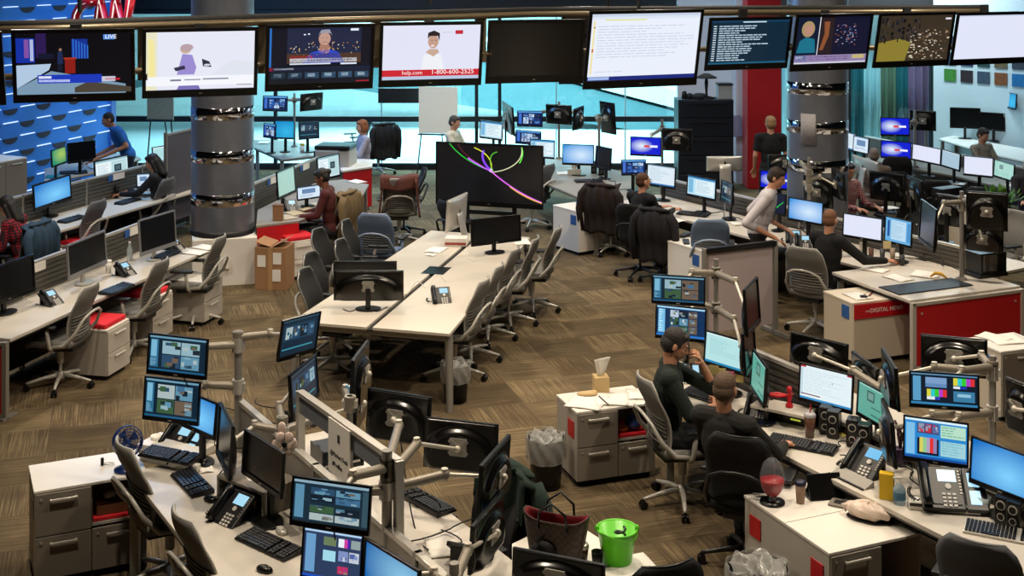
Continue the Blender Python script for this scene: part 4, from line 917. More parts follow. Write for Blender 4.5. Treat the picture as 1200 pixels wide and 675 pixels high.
# ================================================================ HANGING TELEVISIONS
V3 = lambda x, y, z=0: Vector((x, y, z))
TV = [((-140, 36, 126, 5, 35, 125), 10.9, 'off', 'hanging television cut off by the left edge of the picture', None),
      ((15, 33, 123, 159, 32, 119), 11.4, 'speech', 'hanging television showing a speaker at a red lectern on a dark blue stage', None),
      ((167.5, 32.5, 117, 303, 30, 113), 12.1, 'advert', 'hanging television showing a figure in lilac on a nearly white picture', None),
      ((312, 28, 109, 439, 26, 105), 12.8, 'anchor', 'hanging television showing a grey-haired man in blue above thumbnails', None),
      ((445, 25, 104, 566, 23.5, 101), 13.4, 'phonead', 'hanging television showing a dark-haired man in white over a red phone number band', None),
      ((571, 22.7, 99.5, 684, 20.8, 97), 14.2, 'off', 'hanging television with a plain black screen left of the large white one', None),
      ((688, 11, 107, 821.5, 9.3, 100.8), 13.0, 'bigdoc', 'largest hanging television showing a white text document', None),
      ((829, 20, 85, 926, 18, 80), 14.6, 'list', 'hanging television showing white lines of text on dark blue', 20),
      ((930, 16, 85, 1020, 14, 82), 14.7, 'split', 'hanging television showing a woman with a headscarf beside a night scene', 22),
      ((1027, 14, 80, 1116, 13, 78.5), 14.8, 'crowd', 'hanging television showing a brown crowd of debris and dark figures', 22),
      ((1118, 14, 78.5, 1208, 12, 74), 14.9, 'blank', 'hanging television at the far right with an empty pale lilac screen', 22),
      ((657, 7, 102, 775, 5, 97), 14.9, 'off', 'black television hanging half hidden behind the large white one', 10)]
rail = []
for c, Y, kd, lb, yw in TV:
    t, p, ps = monitor(c, None, kd, lb, Y=Y, mount='none', tilt=-12, yaw=yw, cat='television', name='television', bez=.035 if kd != 'off' or True else .03)
    nb = V3(-math.sin(ps), math.cos(ps)); q = p+nb*.14; rail.append(q)
    mb = MB()
    mb.box((0, .10, .30), (.32, .06, .3)); mb.box((0, .13, .45), (.10, .04, .5)); mb.build('bracket', M_MATTE, t, bev=.004)
    if 'largest' in lb or 'half hidden' in lb: mb = MB(); mb.cone((0, .12, .4), (0, .12, 6.1-p.z+.4), .02, .02, 8); mb.build('hanging_rod', M_MATTE, t)
rail = [rail[i] for i in (0, 1, 2, 3, 4, 5, 7, 8, 9, 10)]
t = thing('ceiling_truss', 'long bronze rail the row of televisions hangs from', 'rail', (0, 0, 0))
BR = mat('bronze_bracket', '6b5f4a', .4, .5)
mb = MB(); mb.tube([V3(r.x, r.y+.06, 3.66) for r in rail], .035, 8); mb.build('rail', BR, t)
mb = MB(); mb.tube([V3(r.x, r.y+.10, 3.24) for r in rail], .03, 8); mb.build('lower_rail', BR, t)
mb = MB(); mb.tube([V3(r.x, r.y+.12, 3.70) for r in rail], .04, 8); mb.build('dark_beam', M_MATTE, t)
for r, r2 in zip(rail, rail[1:]):
    q_ = (r+r2)/2; mb = MB(); mb.box((q_.x, q_.y+.1, 3.4), (.09, .03, .5)); mb.build('hanger', BR, t)
for r in rail[1::3]:
    mb = MB(); mb.cone((r.x, r.y+.1, 3.8), (r.x, r.y+.1, 6.1), .022, .022, 8); mb.build('drop_rod', M_MATTE, t)
# dark beams high at the back
mb = MB(); mb.box((1, 20, 4.32), (26, .35, .22)); struct(mb.build('trim_3', M_MATTE))
# ================================================================ NEWS SIGN (top left)
t = thing('wall_sign', 'big red CNN letters with white inner lines on the blue wall', 'sign')
YS = 21.6
def letter(px, nm):
    mb = MB(); w = MB(); sd = MB(); pts = [P(x, y, YS-.012*(x-110)) for x, y in px]
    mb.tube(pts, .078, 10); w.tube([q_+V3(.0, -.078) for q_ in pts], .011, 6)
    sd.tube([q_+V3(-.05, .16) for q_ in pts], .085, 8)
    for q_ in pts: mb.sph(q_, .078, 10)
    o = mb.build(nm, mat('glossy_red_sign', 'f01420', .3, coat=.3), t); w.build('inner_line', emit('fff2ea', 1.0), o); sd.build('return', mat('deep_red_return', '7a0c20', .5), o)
letter([(110, 2), (104, 2.5), (98, 5), (93, 10), (89.5, 17), (88, 26), (88.5, 36), (92, 44), (100, 48), (109, 48)], 'letter_c')
letter([(112, 47), (117.5, 0), (129, 47), (135.5, 2)], 'letter_n')
letter([(130, 40), (136.5, 0), (146.5, 42), (153.5, -3)], 'letter_n')
# ================================================================ LEFT ROW L1
A1 = G(12, 397, .74); B1 = G(246, 292, .74); u1 = (B1-A1).normalized(); n1 = V3(-u1.y, u1.x)
z3 = lambda v: V3(v.x, v.y)
desk([], pts=[A1, B1, B1+n1*.78, A1+n1*.78], label='long beige desk along the left aisle under three black monitors', legs=(), modesty=((2, 3, M_DARK),))
ep = MB(); ep.box((0, 0, .36), (.78, .05, .72)); t = thing('end_panel', 'red and silver end panel of the left aisle desk', 'panel', z3(A1+n1*.39-u1*.045), yaw_of(V3(0, 0), n1))
mb = MB(); mb.box((0, 0, .35), (.70, .03, .62)); mb.build('red_face', M_RED, t, bev=.003)
mb = MB(); [mb.box((s*.37, 0, .36), (.05, .05, .72)) for s in (-1, 1)]; mb.box((0, 0, .70), (.7, .05, .03)); mb.box((0, 0, .03), (.7, .05, .04)); mb.box((-.36, -.05, .01), (.07, .22, .02)); mb.build('frame', M_GREYMET, t, bev=.003)
partition(A1+n1*.8, B1+n1*.8, .2, 1.08, 'slatted silver divider behind the three black monitors of the left aisle desk', tags=4)
monitor((-22, 318, 364, 41, 297, 341), 1.06, 'off', 'black switched-off monitor cut by the left edge, on the left aisle desk')
monitor((79.5, 288, 327.5, 124.5, 268, 309), 1.06, 'off', 'black switched-off monitor in the middle of the left aisle desk, above the tall cup', style='silver', group=None)
monitor((163.5, 258.7, 300, 206, 245, 287), 1.06, 'off', 'black switched-off monitor nearest the left steel column', style='silver')
phone(60, 356, 60, 'black desk phone on the left aisle desk near the edge of the picture', sidecar=False)
phone(147, 322, 60, 'black desk phone with blue display by the tall white cup')
phone(205, 292, 60, 'black desk phone on the far end of the left aisle desk')
cup(127, 320, 'white takeaway cup standing by the middle black monitor', lid=M_WHITE)
t = thing('bottle', 'clear plastic bottle with white cap behind the left desk phone', 'bottle', G(152, 305, .742)); mb = MB(); mb.lathe([(0, 0), (.032, 0), (.033, .13), (.014, .18), (.014, .2)], 16); mb.build('body', mat('clear_plastic', 'c8d4d8', .15, alpha=.6), t); mb = MB(); mb.cone((0, 0, .2), (0, 0, .22), .016, .016, 12); mb.build('cap', M_WHITE, t)
keyboard(137, 340, 72, 'black keyboard at the edge of the left aisle desk between two chairs', group=None)
keyboard(195, 300, 72, 'black keyboard under the monitor nearest the column', group=None)
paper(228, 296, 70, 'white paper sheet near the column end of the left aisle desk')
paper(240, 290, 60, 'second white paper sheet at the very end of the left aisle desk')
chairT = None
def chairT(px, py, face, kind, label, group=None, z=1.03):
    a = math.radians(face); rz = facing(math.cos(a), math.sin(a)); p = G(px, py, z); back = Matrix.Rotation(rz, 3, 'Z') @ Vector((0, .355, 0)); p = p-back; p.z = 0
    return place('chair_'+kind, CH[kind], p, rz, label, group), p
chairT(110, 334, 172, 'grey', 'grey mesh office chair nearest the left edge, in the aisle')
chairT(193, 305, 170, 'grey', 'grey mesh office chair second along the left aisle desk')
chairT(262, 277, 172, 'grey', 'grey mesh office chair in front of the left steel column')
for (ax, ay, bx, by, lb) in [(125, 387, 147, 375, 'low grey drawer unit with red cushion beside the nearest left chair'), (196, 353, 216, 343, 'low grey drawer unit with red cushion between the second and third aisle chairs'),
                             (256, 332, 274, 323, 'low grey drawer unit beside the column base')]:
    a = G(ax, ay, .52); t = cabinet((ax, ay), (bx, by), .5, .52, lb, [(0, 1, .5, 1, 'drawer'), (0, 1, 0, .5, 'drawer')], front=M_CABBODY, W=.44, toph=.02)
    t.location += n1*(0 if ax == 125 else .2)
    if ax != 256: mb = MB(); mb.box((0, .25, .545), (.42, .46, .05)); mb.build('cushion', M_REDF, t, bev=.015)
# ================================================================ LEFT ROW L2
A2 = G(60, 273, .74); B2 = G(173, 240, .74); u2 = (B2-A2).normalized(); n2 = V3(-u2.y, u2.x); A2 = A2-u2*2.2; B2 = B2+u2*2.2
desk([], pts=[A2, B2, B2+n2*.78, A2+n2*.78], label='second desk row on the left, under the blue and the document monitors', modesty=((2, 3, M_DARK),), legs=(1, 2))
partition(A2+n2*.8, B2+n2*.8, .2, 1.12, 'slatted divider with name cards behind the second left desk row', tags=5)
monitor((39.5, 216, 249, 83.5, 204, 232), 1.08, 'win', 'monitor with bright blue desktop on the second left desk row')
monitor((111, 189, 219, 151, 180, 210), 1.08, 'web', 'monitor with a web page beside the small laptop on the left')
t, p, ps = monitor((160, 204, 220, 176, 202.5, 219), .95, 'slide', 'small laptop screen showing a pale picture in front of the seated dark-haired person', mount='none', tilt=12, name='laptop', cat='laptop')
mb = MB(); mb.box((0, -.13, -.01), (.3, .24, .014)); mb.build('keyboard_half', M_SILVER, t)
monitor((178.5, 175, 192, 205, 166, 192), 1.1, 'docc', 'tilted white monitor farthest along the second left desk row')
speaker(144, 225, 72, 'small black speaker left of the laptop'); speaker(157, 222, 72, 'small black speaker right behind the laptop')
keyboard(85, 258, 70, 'black keyboard under the bright blue desktop monitor', group=None); keyboard(150, 237, 70, 'black keyboard in front of the seated dark-haired person', group=None)
cup(137, 232, 'black travel mug between keyboard and web page monitor', m=M_BLACK, lid=M_BLACK, h=.16)
chairT(118, 235, 165, 'darkgrey', 'dark grey office chair between the plaid-shirted and the dark-haired persons')
_, pc = chairT(200, 209, 165, 'darkgrey', 'blue-grey office chair under the seated dark-haired person')
_, pd = chairT(50, 262, 165, 'darkgrey', 'office chair with a denim jacket under the plaid-shirted person')
t = cabinet((110, 288), (124, 280), .5, .5, 'low drawer unit with red top between the second-row chairs', [(0, 1, .5, 1, 'drawer'), (0, 1, 0, .5, 'drawer')], front=M_CABBODY, W=.44)
mb = MB(); mb.box((0, .25, .525), (.42, .46, .05)); mb.build('cushion', M_REDF, t, bev=.015)
t = cabinet((60, 300), (72, 291), .5, .5, 'low drawer unit with red cushion beside the denim jacket chair', [(0, 1, .5, 1, 'drawer'), (0, 1, 0, .5, 'drawer')], front=M_CABBODY, W=.44)
mb = MB(); mb.box((0, .25, .525), (.42, .46, .05)); mb.build('cushion', M_REDF, t, bev=.015)
M_DENIM = mat('denim', '2a4258', .9, noise=.2, nscale=60, bump=.2)
a = math.radians(165); o = coat_on_chair(0, 300, 165, M_DENIM, 'blue denim jacket over the chair of the plaid-shirted person'); o.location = (pd.x, pd.y, 0)
def plaid(name, c1, c2, c3, sc=9):
    m = bpy.data.materials.new(name); m.use_nodes = True; nt = m.node_tree; b = nt.nodes['Principled BSDF']; b.inputs['Roughness'].default_value = .9
    tc = nt.nodes.new('ShaderNodeTexCoord'); prev = None
    for ax, colr in (('X', c2), ('Z', c3)):
        wv = nt.nodes.new('ShaderNodeTexWave'); wv.bands_direction = ax; wv.inputs['Scale'].default_value = sc; nt.links.new(tc.outputs['Object'], wv.inputs['Vector'])
        r = nt.nodes.new('ShaderNodeMath'); r.operation = 'GREATER_THAN'; r.inputs[1].default_value = .62; nt.links.new(wv.outputs['Fac'], r.inputs[0])
        mx = nt.nodes.new('ShaderNodeMix'); mx.data_type = 'RGBA'; nt.links.new(r.outputs[0], mx.inputs[0]); mx.inputs[7].default_value = hexc(colr)
        if prev is None: mx.inputs[6].default_value = hexc(c1)
        else: nt.links.new(prev, mx.inputs[6])
        prev = mx.outputs[2]
    nt.links.new(prev, b.inputs['Base Color']); return m
seatpos = lambda p, f, d=.0: V3(p.x+math.cos(math.radians(f))*d, p.y+math.sin(math.radians(f))*d)
figure('person in red and black plaid with long dark hair, seated at the left edge', seatpos(pd, 165, -.08), FA(175), hairstyle='long', hair=mat('black_hair', '120e0e', .6, noise=.3, nscale=80), pattern=plaid('red_plaid', 'a01828', '20161c', '3a1020'), lean=18, headpitch=-22, voxel=.012)
figure('person in dark clothes with long black hair leaning over the laptop, seated', seatpos(pc, 165, -.16), FA(178), hairstyle='long', hair=mat('black_hair', '120e0e'), shirt=mat('dark_violet_knit', '121018', .9), lean=8, headpitch=-22, voxel=.012, ov=dict(wrL=(.12, -.55, .80), wrR=(-.12, -.52, .80), elL=(.24, -.24, .84), elR=(-.24, -.24, .84)))
# L3 blue-lit desk
desk([(52, 214), (122, 199), (165, 185), (150, 178), (95, 186), (52, 198)], label='blue-lit desk by the blue wall under the green and the dark screens', legs=(0, 1, 2))
monitor((60.5, 176, 197, 77.5, 171, 190.5), 1.1, 'greenglow', 'small monitor with a green glow on the blue-lit desk')
monitor((79, 168, 192, 112, 164, 188), 1.1, 'off', 'dark monitor on the blue-lit desk right of the green one')
keyboard(86, 203, 20, 'keyboard on the blue-lit desk', group=None)
paper(112, 196, 30, 'white papers on the blue-lit desk'); paper(62, 207, 10, 'turquoise folder on the blue-lit desk', m=mat('turquoise_folder', '1fa0a0', .6), name='folder', cat='folder')
cabinet((-20, 193), (31, 184), .6, 1.25, 'tall taupe cabinet with white top at the upper left edge', [(0, .5, 0, 1, 'door'), (.5, 1, 0, 1, 'door')])
b = G(152, 238, 0); b = V3(P(150, 200, 21.6).x, 21.6)
figure('person in a bright blue polo shirt bending over a desk by the blue wall', b, FA(205), pose='stand', shirt=mat('bright_blue_cotton', '2468b4', .85), sleeve='short', trouser=mat('navy_jeans', '10182c', .9), lean=26, headpitch=-24, hairstyle='crop', voxel=.012, collar=mat('bright_blue_cotton', '2468b4'), ov=dict(wrL=(.16, -.62, .92), wrR=(-.16, -.60, .92)))
# dark grey leaning board by the column
t = thing('board', 'dark grey whiteboard panel standing left of the left steel column', 'board', z3(G(216, 258, .3)), math.radians(72))
mb = MB(); mb.box((0, 0, 1.0), (1.0, .03, 1.3)); mb.build('panel', mat('grey_board', '4c4850', .6), t); mb = MB(); [mb.box((s*.5, 0, .85), (.03, .05, 1.7)) for s in (-1, 1)]; mb.box((0, 0, 1.66), (1, .05, .03)); [mb.box((s*.5, 0, .02), (.04, .5, .04)) for s in (-1, 1)]; mb.build('frame', M_GREYMET, t)
# easel with paper
def easel(px, py, zc, w_, h_, m, label, yaw=-10, Y=None):
    p = P(px, py, Y) if Y else G(px, py, zc); t = thing('easel', label, 'easel', (p.x, p.y, 0), math.radians(yaw)); zc = p.z
    mb = MB(); mb.box((0, 0, zc), (w_, .02, h_)); mb.build('pad', m, t); mb = MB()
    for s in (-1, 1): mb.cone((s*w_*.32, .03, zc+h_/2), (s*w_*.55, .0, 0), .014, .014, 8)
    mb.cone((0, .03, zc+h_/2), (0, .55, 0), .014, .014, 8); mb.box((0, -.02, zc-h_/2-.02), (w_*1.02, .07, .025)); mb.build('legs', M_DARK, t); return t
e1 = easel(188, 127, None, .55, .42, mat('aged_list_paper', '8f8468', .8, noise=.25, nscale=26), 'easel with a brown printed list left of the left steel column', Y=25.0)
easel(513.5, 129, None, .78, .92, mat('cream_board', 'f4e8ce', .6, noise=.03), 'tall easel with a blank cream board behind the seated persons', Y=25.2)
# ================================================================ MID-LEFT CLUSTER
desk([(296, 172), (330, 187), (376, 182), (376, 174), (335, 164), (296, 164)], label='desk behind the left steel column with blue lit monitors', legs=(0, 1, 2), m=M_GREYMET)
mA = monitor((308, 112, 130, 337, 112.5, 131), 1.62, 'ed_blue', 'upper blue monitor on an arm right beside the left steel column', mount='none', group=None)
mB = monitor((322, 141, 163, 345, 142, 163), 1.15, 'cyan', 'plain cyan blue monitor below the upper blue one')
mC = monitor((309, 144, 161, 323, 146, 163), 1.15, 'ed_blue', 'small blue monitor half hidden behind the plain cyan one')
mD = monitor((352, 110, 131, 378, 108, 128), 1.62, 'off', 'dark tilted monitor on an arm above the desk behind the column', mount='none', back=True)
mE = monitor((350, 143, 164, 374, 141, 162), 1.15, 'dim', 'dim dark monitor right of the plain cyan one')
pole(345, 172, .74, 1.75, [(mA, 1.62), (mD, 1.62)], 'silver monitor pole behind the left steel column')
cup(354, 178, 'white mug with a yellow flower on the desk behind the column', h=.1, r=.045); mb = MB()
for i in range(9): a_ = i*2.4; mb.sph((.03*math.cos(a_)*(i % 3)/2, .03*math.sin(a_)*(i % 3)/2, .13+.006*(i % 2)), .022, 8)
o = mb.build('flower', mat('yellow_petals', 'd8b020', .7)); o.location = G(354, 178, .742); tag(o, 'yellow flowers standing in the white mug behind the column', 'flowers')
paper(309, 167, 0, 'small cream card standing on the desk behind the column')
# big pale printer
p = G(392, 205, 0); t = thing('printer', 'large pale office printer beside the grey-sweatered person', 'printer', z3(P(394, 180, 22.0)), math.radians(-8))
mb = MB(); mb.box((0, 0, .55), (.60, .55, .95)); mb.build('body', M_CABBODY, t, bev=.03); mb = MB(); mb.box((0, -.02, 1.06), (.62, .5, .07)); mb.build('scanner_lid', M_DARK, t, bev=.015); mb = MB(); mb.box((-.31, 0, .6), (.03, .5, .8)); mb.build('side_panel', M_DARK, t)
mb = MB(); mb.box((.2, -.27, 1.04), (.16, .05, .03)); mb.build('control_panel', M_BLACK, t)
for k, zz in enumerate((.2, .4, .6)): mb = MB(); mb.box((0, -.28, zz), (.5, .02, .16)); mb.build('paper_tray', M_PLASTG, t, bev=.005)
desk([(386, 196), (402, 200), (436, 195), (437, 187), (398, 184)], label='small desk with a red front panel under the grey-sweatered person', modesty=((1, 2, M_RED),), legs=(2, 3), m=M_WHITE)
_, pe = chairT(436, 137, 200, 'dark', 'dark office chair behind the grey-sweatered person, its tall back showing')
figure('person in a grey sweater with short reddish hair, seated by the printer', z3(P(424, 170, 22.9)), FA(200), shirt=mat('grey_knit', '9a94a0', .9, noise=.1), hair=mat('auburn_hair', '7a4420', .7, noise=.3, nscale=80), hairstyle='bob', headpitch=-10, voxel=.012, ov=dict(wrL=(.12, -.45, .82), wrR=(-.14, -.42, .82)))
_, pf = chairT(452, 146, 120, 'dark', 'dark office chair hung with a black jacket behind the grey-sweatered person')
o = coat_on_chair(0, 250, 120, M_MATTE, 'black jacket hanging on the chair right of the grey-sweatered person'); o.location = (pf.x, pf.y, 0)
figure('person in a cream shirt seated in front of the easel', z3(P(533, 165, 23.5)), FA(-20), shirt=mat('cream_shirt', 'c8c0ac', .85, noise=.15, nscale=40), hair=mat('greying_hair', '3a322c', .7, noise=.3, nscale=80), hairstyle='short', headpitch=-12, voxel=.012)
monitor((562.5, 140, 162, 589, 144, 165), 1.1, 'app', 'pale blue monitor right of the person in the cream shirt')
desk([(520, 178), (600, 186), (612, 176), (540, 170)], label='desk of the person in the cream shirt behind the big display', legs=(0, 1))
# M1 desk
desk([(300, 264.5), (350, 258.5), (380, 247), (420, 238), (432, 216), (404, 210), (372, 213), (330, 232), (302, 246)], label='cluttered desk with a red front behind the cardboard boxes', modesty=((0, 1, M_RED),), legs=(3, 4), m=mat('grey_worktop', '8a857c', .5, noise=.05))
monitor((325, 201, 235, 345.5, 193, 225), 1.1, 'palegreen', 'pale monitor above the small blue editing screen on the cluttered desk', group=None)
monitor((348, 220, 235, 375.5, 215, 232), .95, 'slide', 'small screen with a blue desktop in front of the maroon-shirted person', mount='stand')
monitor((372, 185, 213, 398, 179, 207), 1.12, 'web', 'monitor showing a web page behind the maroon-shirted person')
partition(G(296, 240, .74), G(372, 206, .74), .3, 1.05, 'silver divider behind the cluttered desk', tags=2)
_, pg = chairT(412, 226, 160, 'darkgrey', 'chair under the beige coat by the cluttered desk')
o = coat_on_chair(0, 250, 160, mat('beige_coat', '6b5a3e', .9, noise=.2, nscale=30), 'beige coat draped over a chair behind the maroon-shirted person', name='coat'); o.location = (pg.x, pg.y, 0)
figure('person in a maroon top with dark hair standing at the cluttered desk', z3(P(394, 222, 17.7))+V3(-.08, 0), FA(178), shirt=mat('maroon_top', '4a1a1a', .9, noise=.15), skin=M_SKIND, hair=mat('black_hair', '120e0e'), hairstyle='bun', headpitch=-25, lean=10, voxel=.012, pose='sit')
t = thing('storage_tin', 'brown cardboard cylinder on the cluttered desk', 'box', G(326, 258, .742)); mb = MB(); mb.box((0, 0, .1), (.13, .11, .2)); mb.build('body', mat('brown_card', '8a6444', .8, noise=.1), t, bev=.004); mb = MB(); mb.box((0, 0, .205), (.135, .115, .012)); mb.build('lid', mat('brown_card_dark', '6b4a30', .8), t)
random.seed(11)
for i, (px, py, lb) in enumerate([(345, 250, 'white sheet with scattered papers left on the cluttered desk'), (362, 246, 'cream sheet in the middle of the cluttered desk'), (374, 240, 'folded sheet at the right of the cluttered desk'), (336, 255, 'sheet nearest the edge of the cluttered desk'), (418, 213, 'large white chart sheet hanging over the desk end behind the beige coat')]):
    paper(px, py, random.uniform(0, 90), lb, m=mat('cream_paper', 'b8aa90', .8, noise=.2, nscale=30) if i < 4 else None)
phone(340, 246, 20, 'black desk phone at the left of the cluttered desk')
# boxes
def carton(px, py, w_, d_, h_, yaw, label, z=0, labels=3):
    p = G(px, py, z); t = thing('cardboard_box', label, 'cardboard box', p, math.radians(yaw)); m = mat('corrugated_brown', '9a7350', .85, noise=.1, nscale=12)
    mb = MB(); mb.box((0, 0, h_/2), (w_, d_, h_)); mb.build('body', m, t, bev=.004)
    mb = MB(); mb.box((-w_*.25, 0, h_+.04), (w_*.5, d_, .006), ry=.3); mb.box((w_*.25, 0, h_+.05), (w_*.5, d_, .006), ry=-.5); mb.build('flap', m, t)
    mb = MB(); mb.box((0, -d_/2-.002, h_*.5), (.06, .003, h_)); mb.build('tape', mat('packing_tape', 'b08a60', .3), t)
    for k in range(labels): mb = MB(); mb.box(((-.28, .22, .2)[k]*w_, -d_/2-.004, h_*(.68, .75, .35)[k]), (.11, .003, .15)); mb.build('shipping_label', M_PAPER, t)
carton(322, 336, .42, .36, .55, -8, 'larger brown cardboard box with white labels right of the column'); carton(325, 319, .4, .36, .62, -8, 'second brown cardboard box behind the labelled one', labels=1)
t = cabinet((338, 284), (360, 281), .45, .52, 'low white drawer unit with a red cushion beside the cardboard boxes', [(0, 1, .5, 1, 'drawer'), (0, 1, 0, .5, 'drawer')], front=M_WHITE, body=M_WHITE, W=.42)
mb = MB(); mb.box((0, .22, .545), (.40, .42, .05)); mb.build('cushion', M_REDF, t, bev=.015)
# chair with brown jacket
_, ph = chairT(468, 210, 95, 'grey', 'grey office chair draped with a reddish brown jacket in the middle of the aisle')
M_RB = mat('reddish_brown_cloth', '5a3026', .9, noise=.25, nscale=25)
mb = MB()
mb.sheet(lambda u, v: ((u-.5)*.56+.0*v, .36-.05*math.cos(u*9)+.02*v-.10*(v < .1), 1.07-.2*v+.02*math.sin(u*8)), 20, 6, .02)
mb.sheet(lambda u, v: (-.24-.06*v, .20+.22*u, 1.02-.55*v), 8, 10, .03); mb.sheet(lambda u, v: (.24+.07*v, .18+.24*u, 1.02-.62*v), 8, 10, .03)
o = mb.build('jacket', M_RB); o.location = (ph.x, ph.y, 0); o.rotation_euler.z = FA(95); tag(o, 'reddish brown jacket over the shoulders of the grey aisle chair', 'jacket')
# ================================================================ BIG DISPLAY
t, p, ps = monitor((510, 165, 239, 636, 171, 245.5), None, 'neon', 'big black display with colourful neon light trails on a wheeled stand', Y=18.0, mount='none', tilt=0, cat='display', name='display', bez=.02)
mb = MB(); zb = p.z-(p.z-.0)
hgt = p.z; H2 = 74/1500*18/2; zz0 = t.location.z
for s in (-1, 1): mb.box((s*.35, .09, H2-.3-.25), (.06, .05, 1.2)); mb.box((s*.35, 0, -zz0+.1), (.07, .6, .05))
mb.box((0, .09, -.1), (.75, .04, .06)); mb.box((0, .0, -.22), (.8, .3, .03)); mb.build('trolley', M_DARK, t, bev=.004)
for s in (-1, 1):
    for y in (-.27, .27): mb = MB(); mb.cone((s*.35-.02, y, -zz0+.045), (s*.35+.02, y, -zz0+.045), .045, .045, 14); mb.build('wheel', M_BLACK, t)
chairT(500, 197, 190, 'black', 'black office chair peeking out left of the big display'); chairT(520, 236, 40, 'black', 'black office chair under the big display')
# ================================================================ CONFERENCE TABLE
TP = [(342, 376), (527, 391), (621, 278), (505, 270)]
Wp = [G(x, y, .74) for x, y in TP]; mid0 = (Wp[0]*.5+Wp[1]*.5); mid1 = (Wp[2]*.5+Wp[3]*.5); c = z3(sum(Wp, Vector())/4)
t = thing('conference_table', 'long beige conference table in the middle of the room', 'table', c)
L = [(p.x-c.x, p.y-c.y) for p in Wp]; m0 = (mid0.x-c.x, mid0.y-c.y); m1 = (mid1.x-c.x, mid1.y-c.y)
uu = (mid1-mid0).normalized(); vv = V3(uu.y, -uu.x); g = .03
M_TAB = mat('table_laminate', 'cbc3b6', .35, noise=.04, nscale=60)
for sgn, (a0, a1) in ((-1, (L[0], L[3])), (1, (L[1], L[2]))):
    q0 = (m0[0]+sgn*vv.x*g, m0[1]+sgn*vv.y*g); q1 = (m1[0]+sgn*vv.x*g, m1[1]+sgn*vv.y*g)
    mb = MB(); mb.prism([a0, a1, q1, q0], .71, .74); mb.build('table_top', M_TAB, t, bev=.004)
mb = MB(); mb.prism([(m0[0]-vv.x*g, m0[1]-vv.y*g), (m1[0]-vv.x*g, m1[1]-vv.y*g), (m1[0]+vv.x*g, m1[1]+vv.y*g), (m0[0]+vv.x*g, m0[1]+vv.y*g)], .70, .715); mb.build('cable_channel', M_MATTE, t)
mb = MB(); cc = (V3(*m0)+V3(*m1))/2; mb.box((cc.x+uu.x*.15, cc.y+uu.y*.15, .738), (.26, .34, .01), rz=yaw_of(V3(0, 0), uu)-PI/2); mb.build('socket_flap', M_BLACK, t)
mb = MB()
for (i, j) in ((0, 1), (2, 3)):
    a_, b_ = V3(*L[i])*.96, V3(*L[j])*.96; q = (a_+b_)/2; mb.box((q.x, q.y, .675), ((b_-a_).length, .05, .06), rz=yaw_of(a_, b_))
for (i, j) in ((0, 3), (1, 2)):
    a_, b_ = V3(*L[i])*.9, V3(*L[j])*.9; q = (a_+b_)/2; mb.box((q.x, q.y, .675), ((b_-a_).length, .05, .06), rz=yaw_of(a_, b_))
mb.build('under_frame', M_GREYMET, t)
for i in range(4):
    x, y = L[i]; d_ = V3(-x, -y).normalized()*.1; mb = MB(); mb.cone((x+d_.x, y+d_.y, .7), (x-d_.x*.2, y-d_.y*.2, 0), .042, .032, 4); mb.build('leg', M_GREYMET, t)
monitor((391, 316.5, 352, 473, 316.5, 352), .98, 'off', 'black monitor seen from behind on the near end of the conference table', back=True, tilt=2)
monitor((390.5, 306, 320, 465, 306, 320), .93, 'off', 'low black screen just behind the nearest monitor on the conference table', tilt=3)
monitor((552, 258.5, 288, 610.5, 250, 283), 1.02, 'off', 'black monitor with round foot on the far half of the conference table')
monitor((523.5, 235, 273, 546, 225, 262), 1.06, 'off', 'silver all-in-one computer seen from behind at the far end of the conference table', style='imac', back=True, cat='computer')
phone(517, 353, 12, 'black desk phone in the middle of the conference table')
t = thing('paper_carton', 'white printed carton at the far end of the conference table', 'box', G(535, 287, .742), math.radians(-5)); mb = MB(); mb.box((0, 0, .05), (.27, .2, .1)); mb.build('body', mat('white_carton', 'dcd6cf', .7, noise=.1, nscale=20), t, bev=.004); mb = MB(); mb.box((0, -.101, .035), (.26, .003, .03)); mb.build('red_print', mat('printed_red', '9a4038', .7), t)
paper(511, 293, -20, 'white sheet on the conference table left of the white carton'); paper(505, 299, -20, 'small white slip on the conference table near the dark chairs', w=.12, d=.1)
paper(611, 284, 10, 'white sheet on the far right corner of the conference table')
mb = MB(); pts = [G(470+3.5*i, 341+6*math.sin(i*.9)-i*1.1, .745) for i in range(16)]; mb.tube(pts, .004, 6); tag(mb.build('cable', M_WHITE), 'white cable snaking over the conference table', 'cable')
mb = MB(); pts = [G(402+4*i, 362+3*math.sin(i*.8), .745) for i in range(14)]; mb.tube(pts, .005, 6); tag(mb.build('cable', M_BLACK), 'black cable under the nearest monitor on the conference table', 'cable')
mb = MB(); pts = [G(548+1.9*i, 302+5*math.sin(i*.35)-.2*i, .745) for i in range(14)]; mb.tube(pts, .003, 6); tag(mb.build('cable', M_WHITE), 'thin white cable on the far right of the conference table', 'cable')
for i, (x, y, f) in enumerate([(352, 316, -12), (359, 297, -14), (394, 282, -10), (368, 269, -14), (401, 259, -8)]):
    chairT(x, y, f, 'dark', ['dark office chair nearest the camera on the left of the conference table', 'second dark office chair on the left of the conference table', 'dark chair with a silver rim closest to the table on its left', 'dark office chair behind, fourth on the left of the table', 'dark office chair farthest along the left of the table'][i])
chairT(437, 251, 78, 'blue', 'blue-grey office chair at the left far corner of the conference table')
for i, (x, y, f) in enumerate([(571, 328, 163), (589, 311, 166), (607, 292, 164), (631, 279, 168), (657, 267, 165)]):
    chairT(x, y, f, 'grey', ['grey office chair nearest the camera on the right of the conference table', 'second grey office chair on the right of the conference table', 'middle grey office chair on the right of the conference table', 'fourth grey office chair on the right of the conference table', 'farthest grey office chair on the right of the conference table'][i])
trash(534, 470, 'waste bin with clear liner by the right leg of the conference table', r=.135, h=.36)
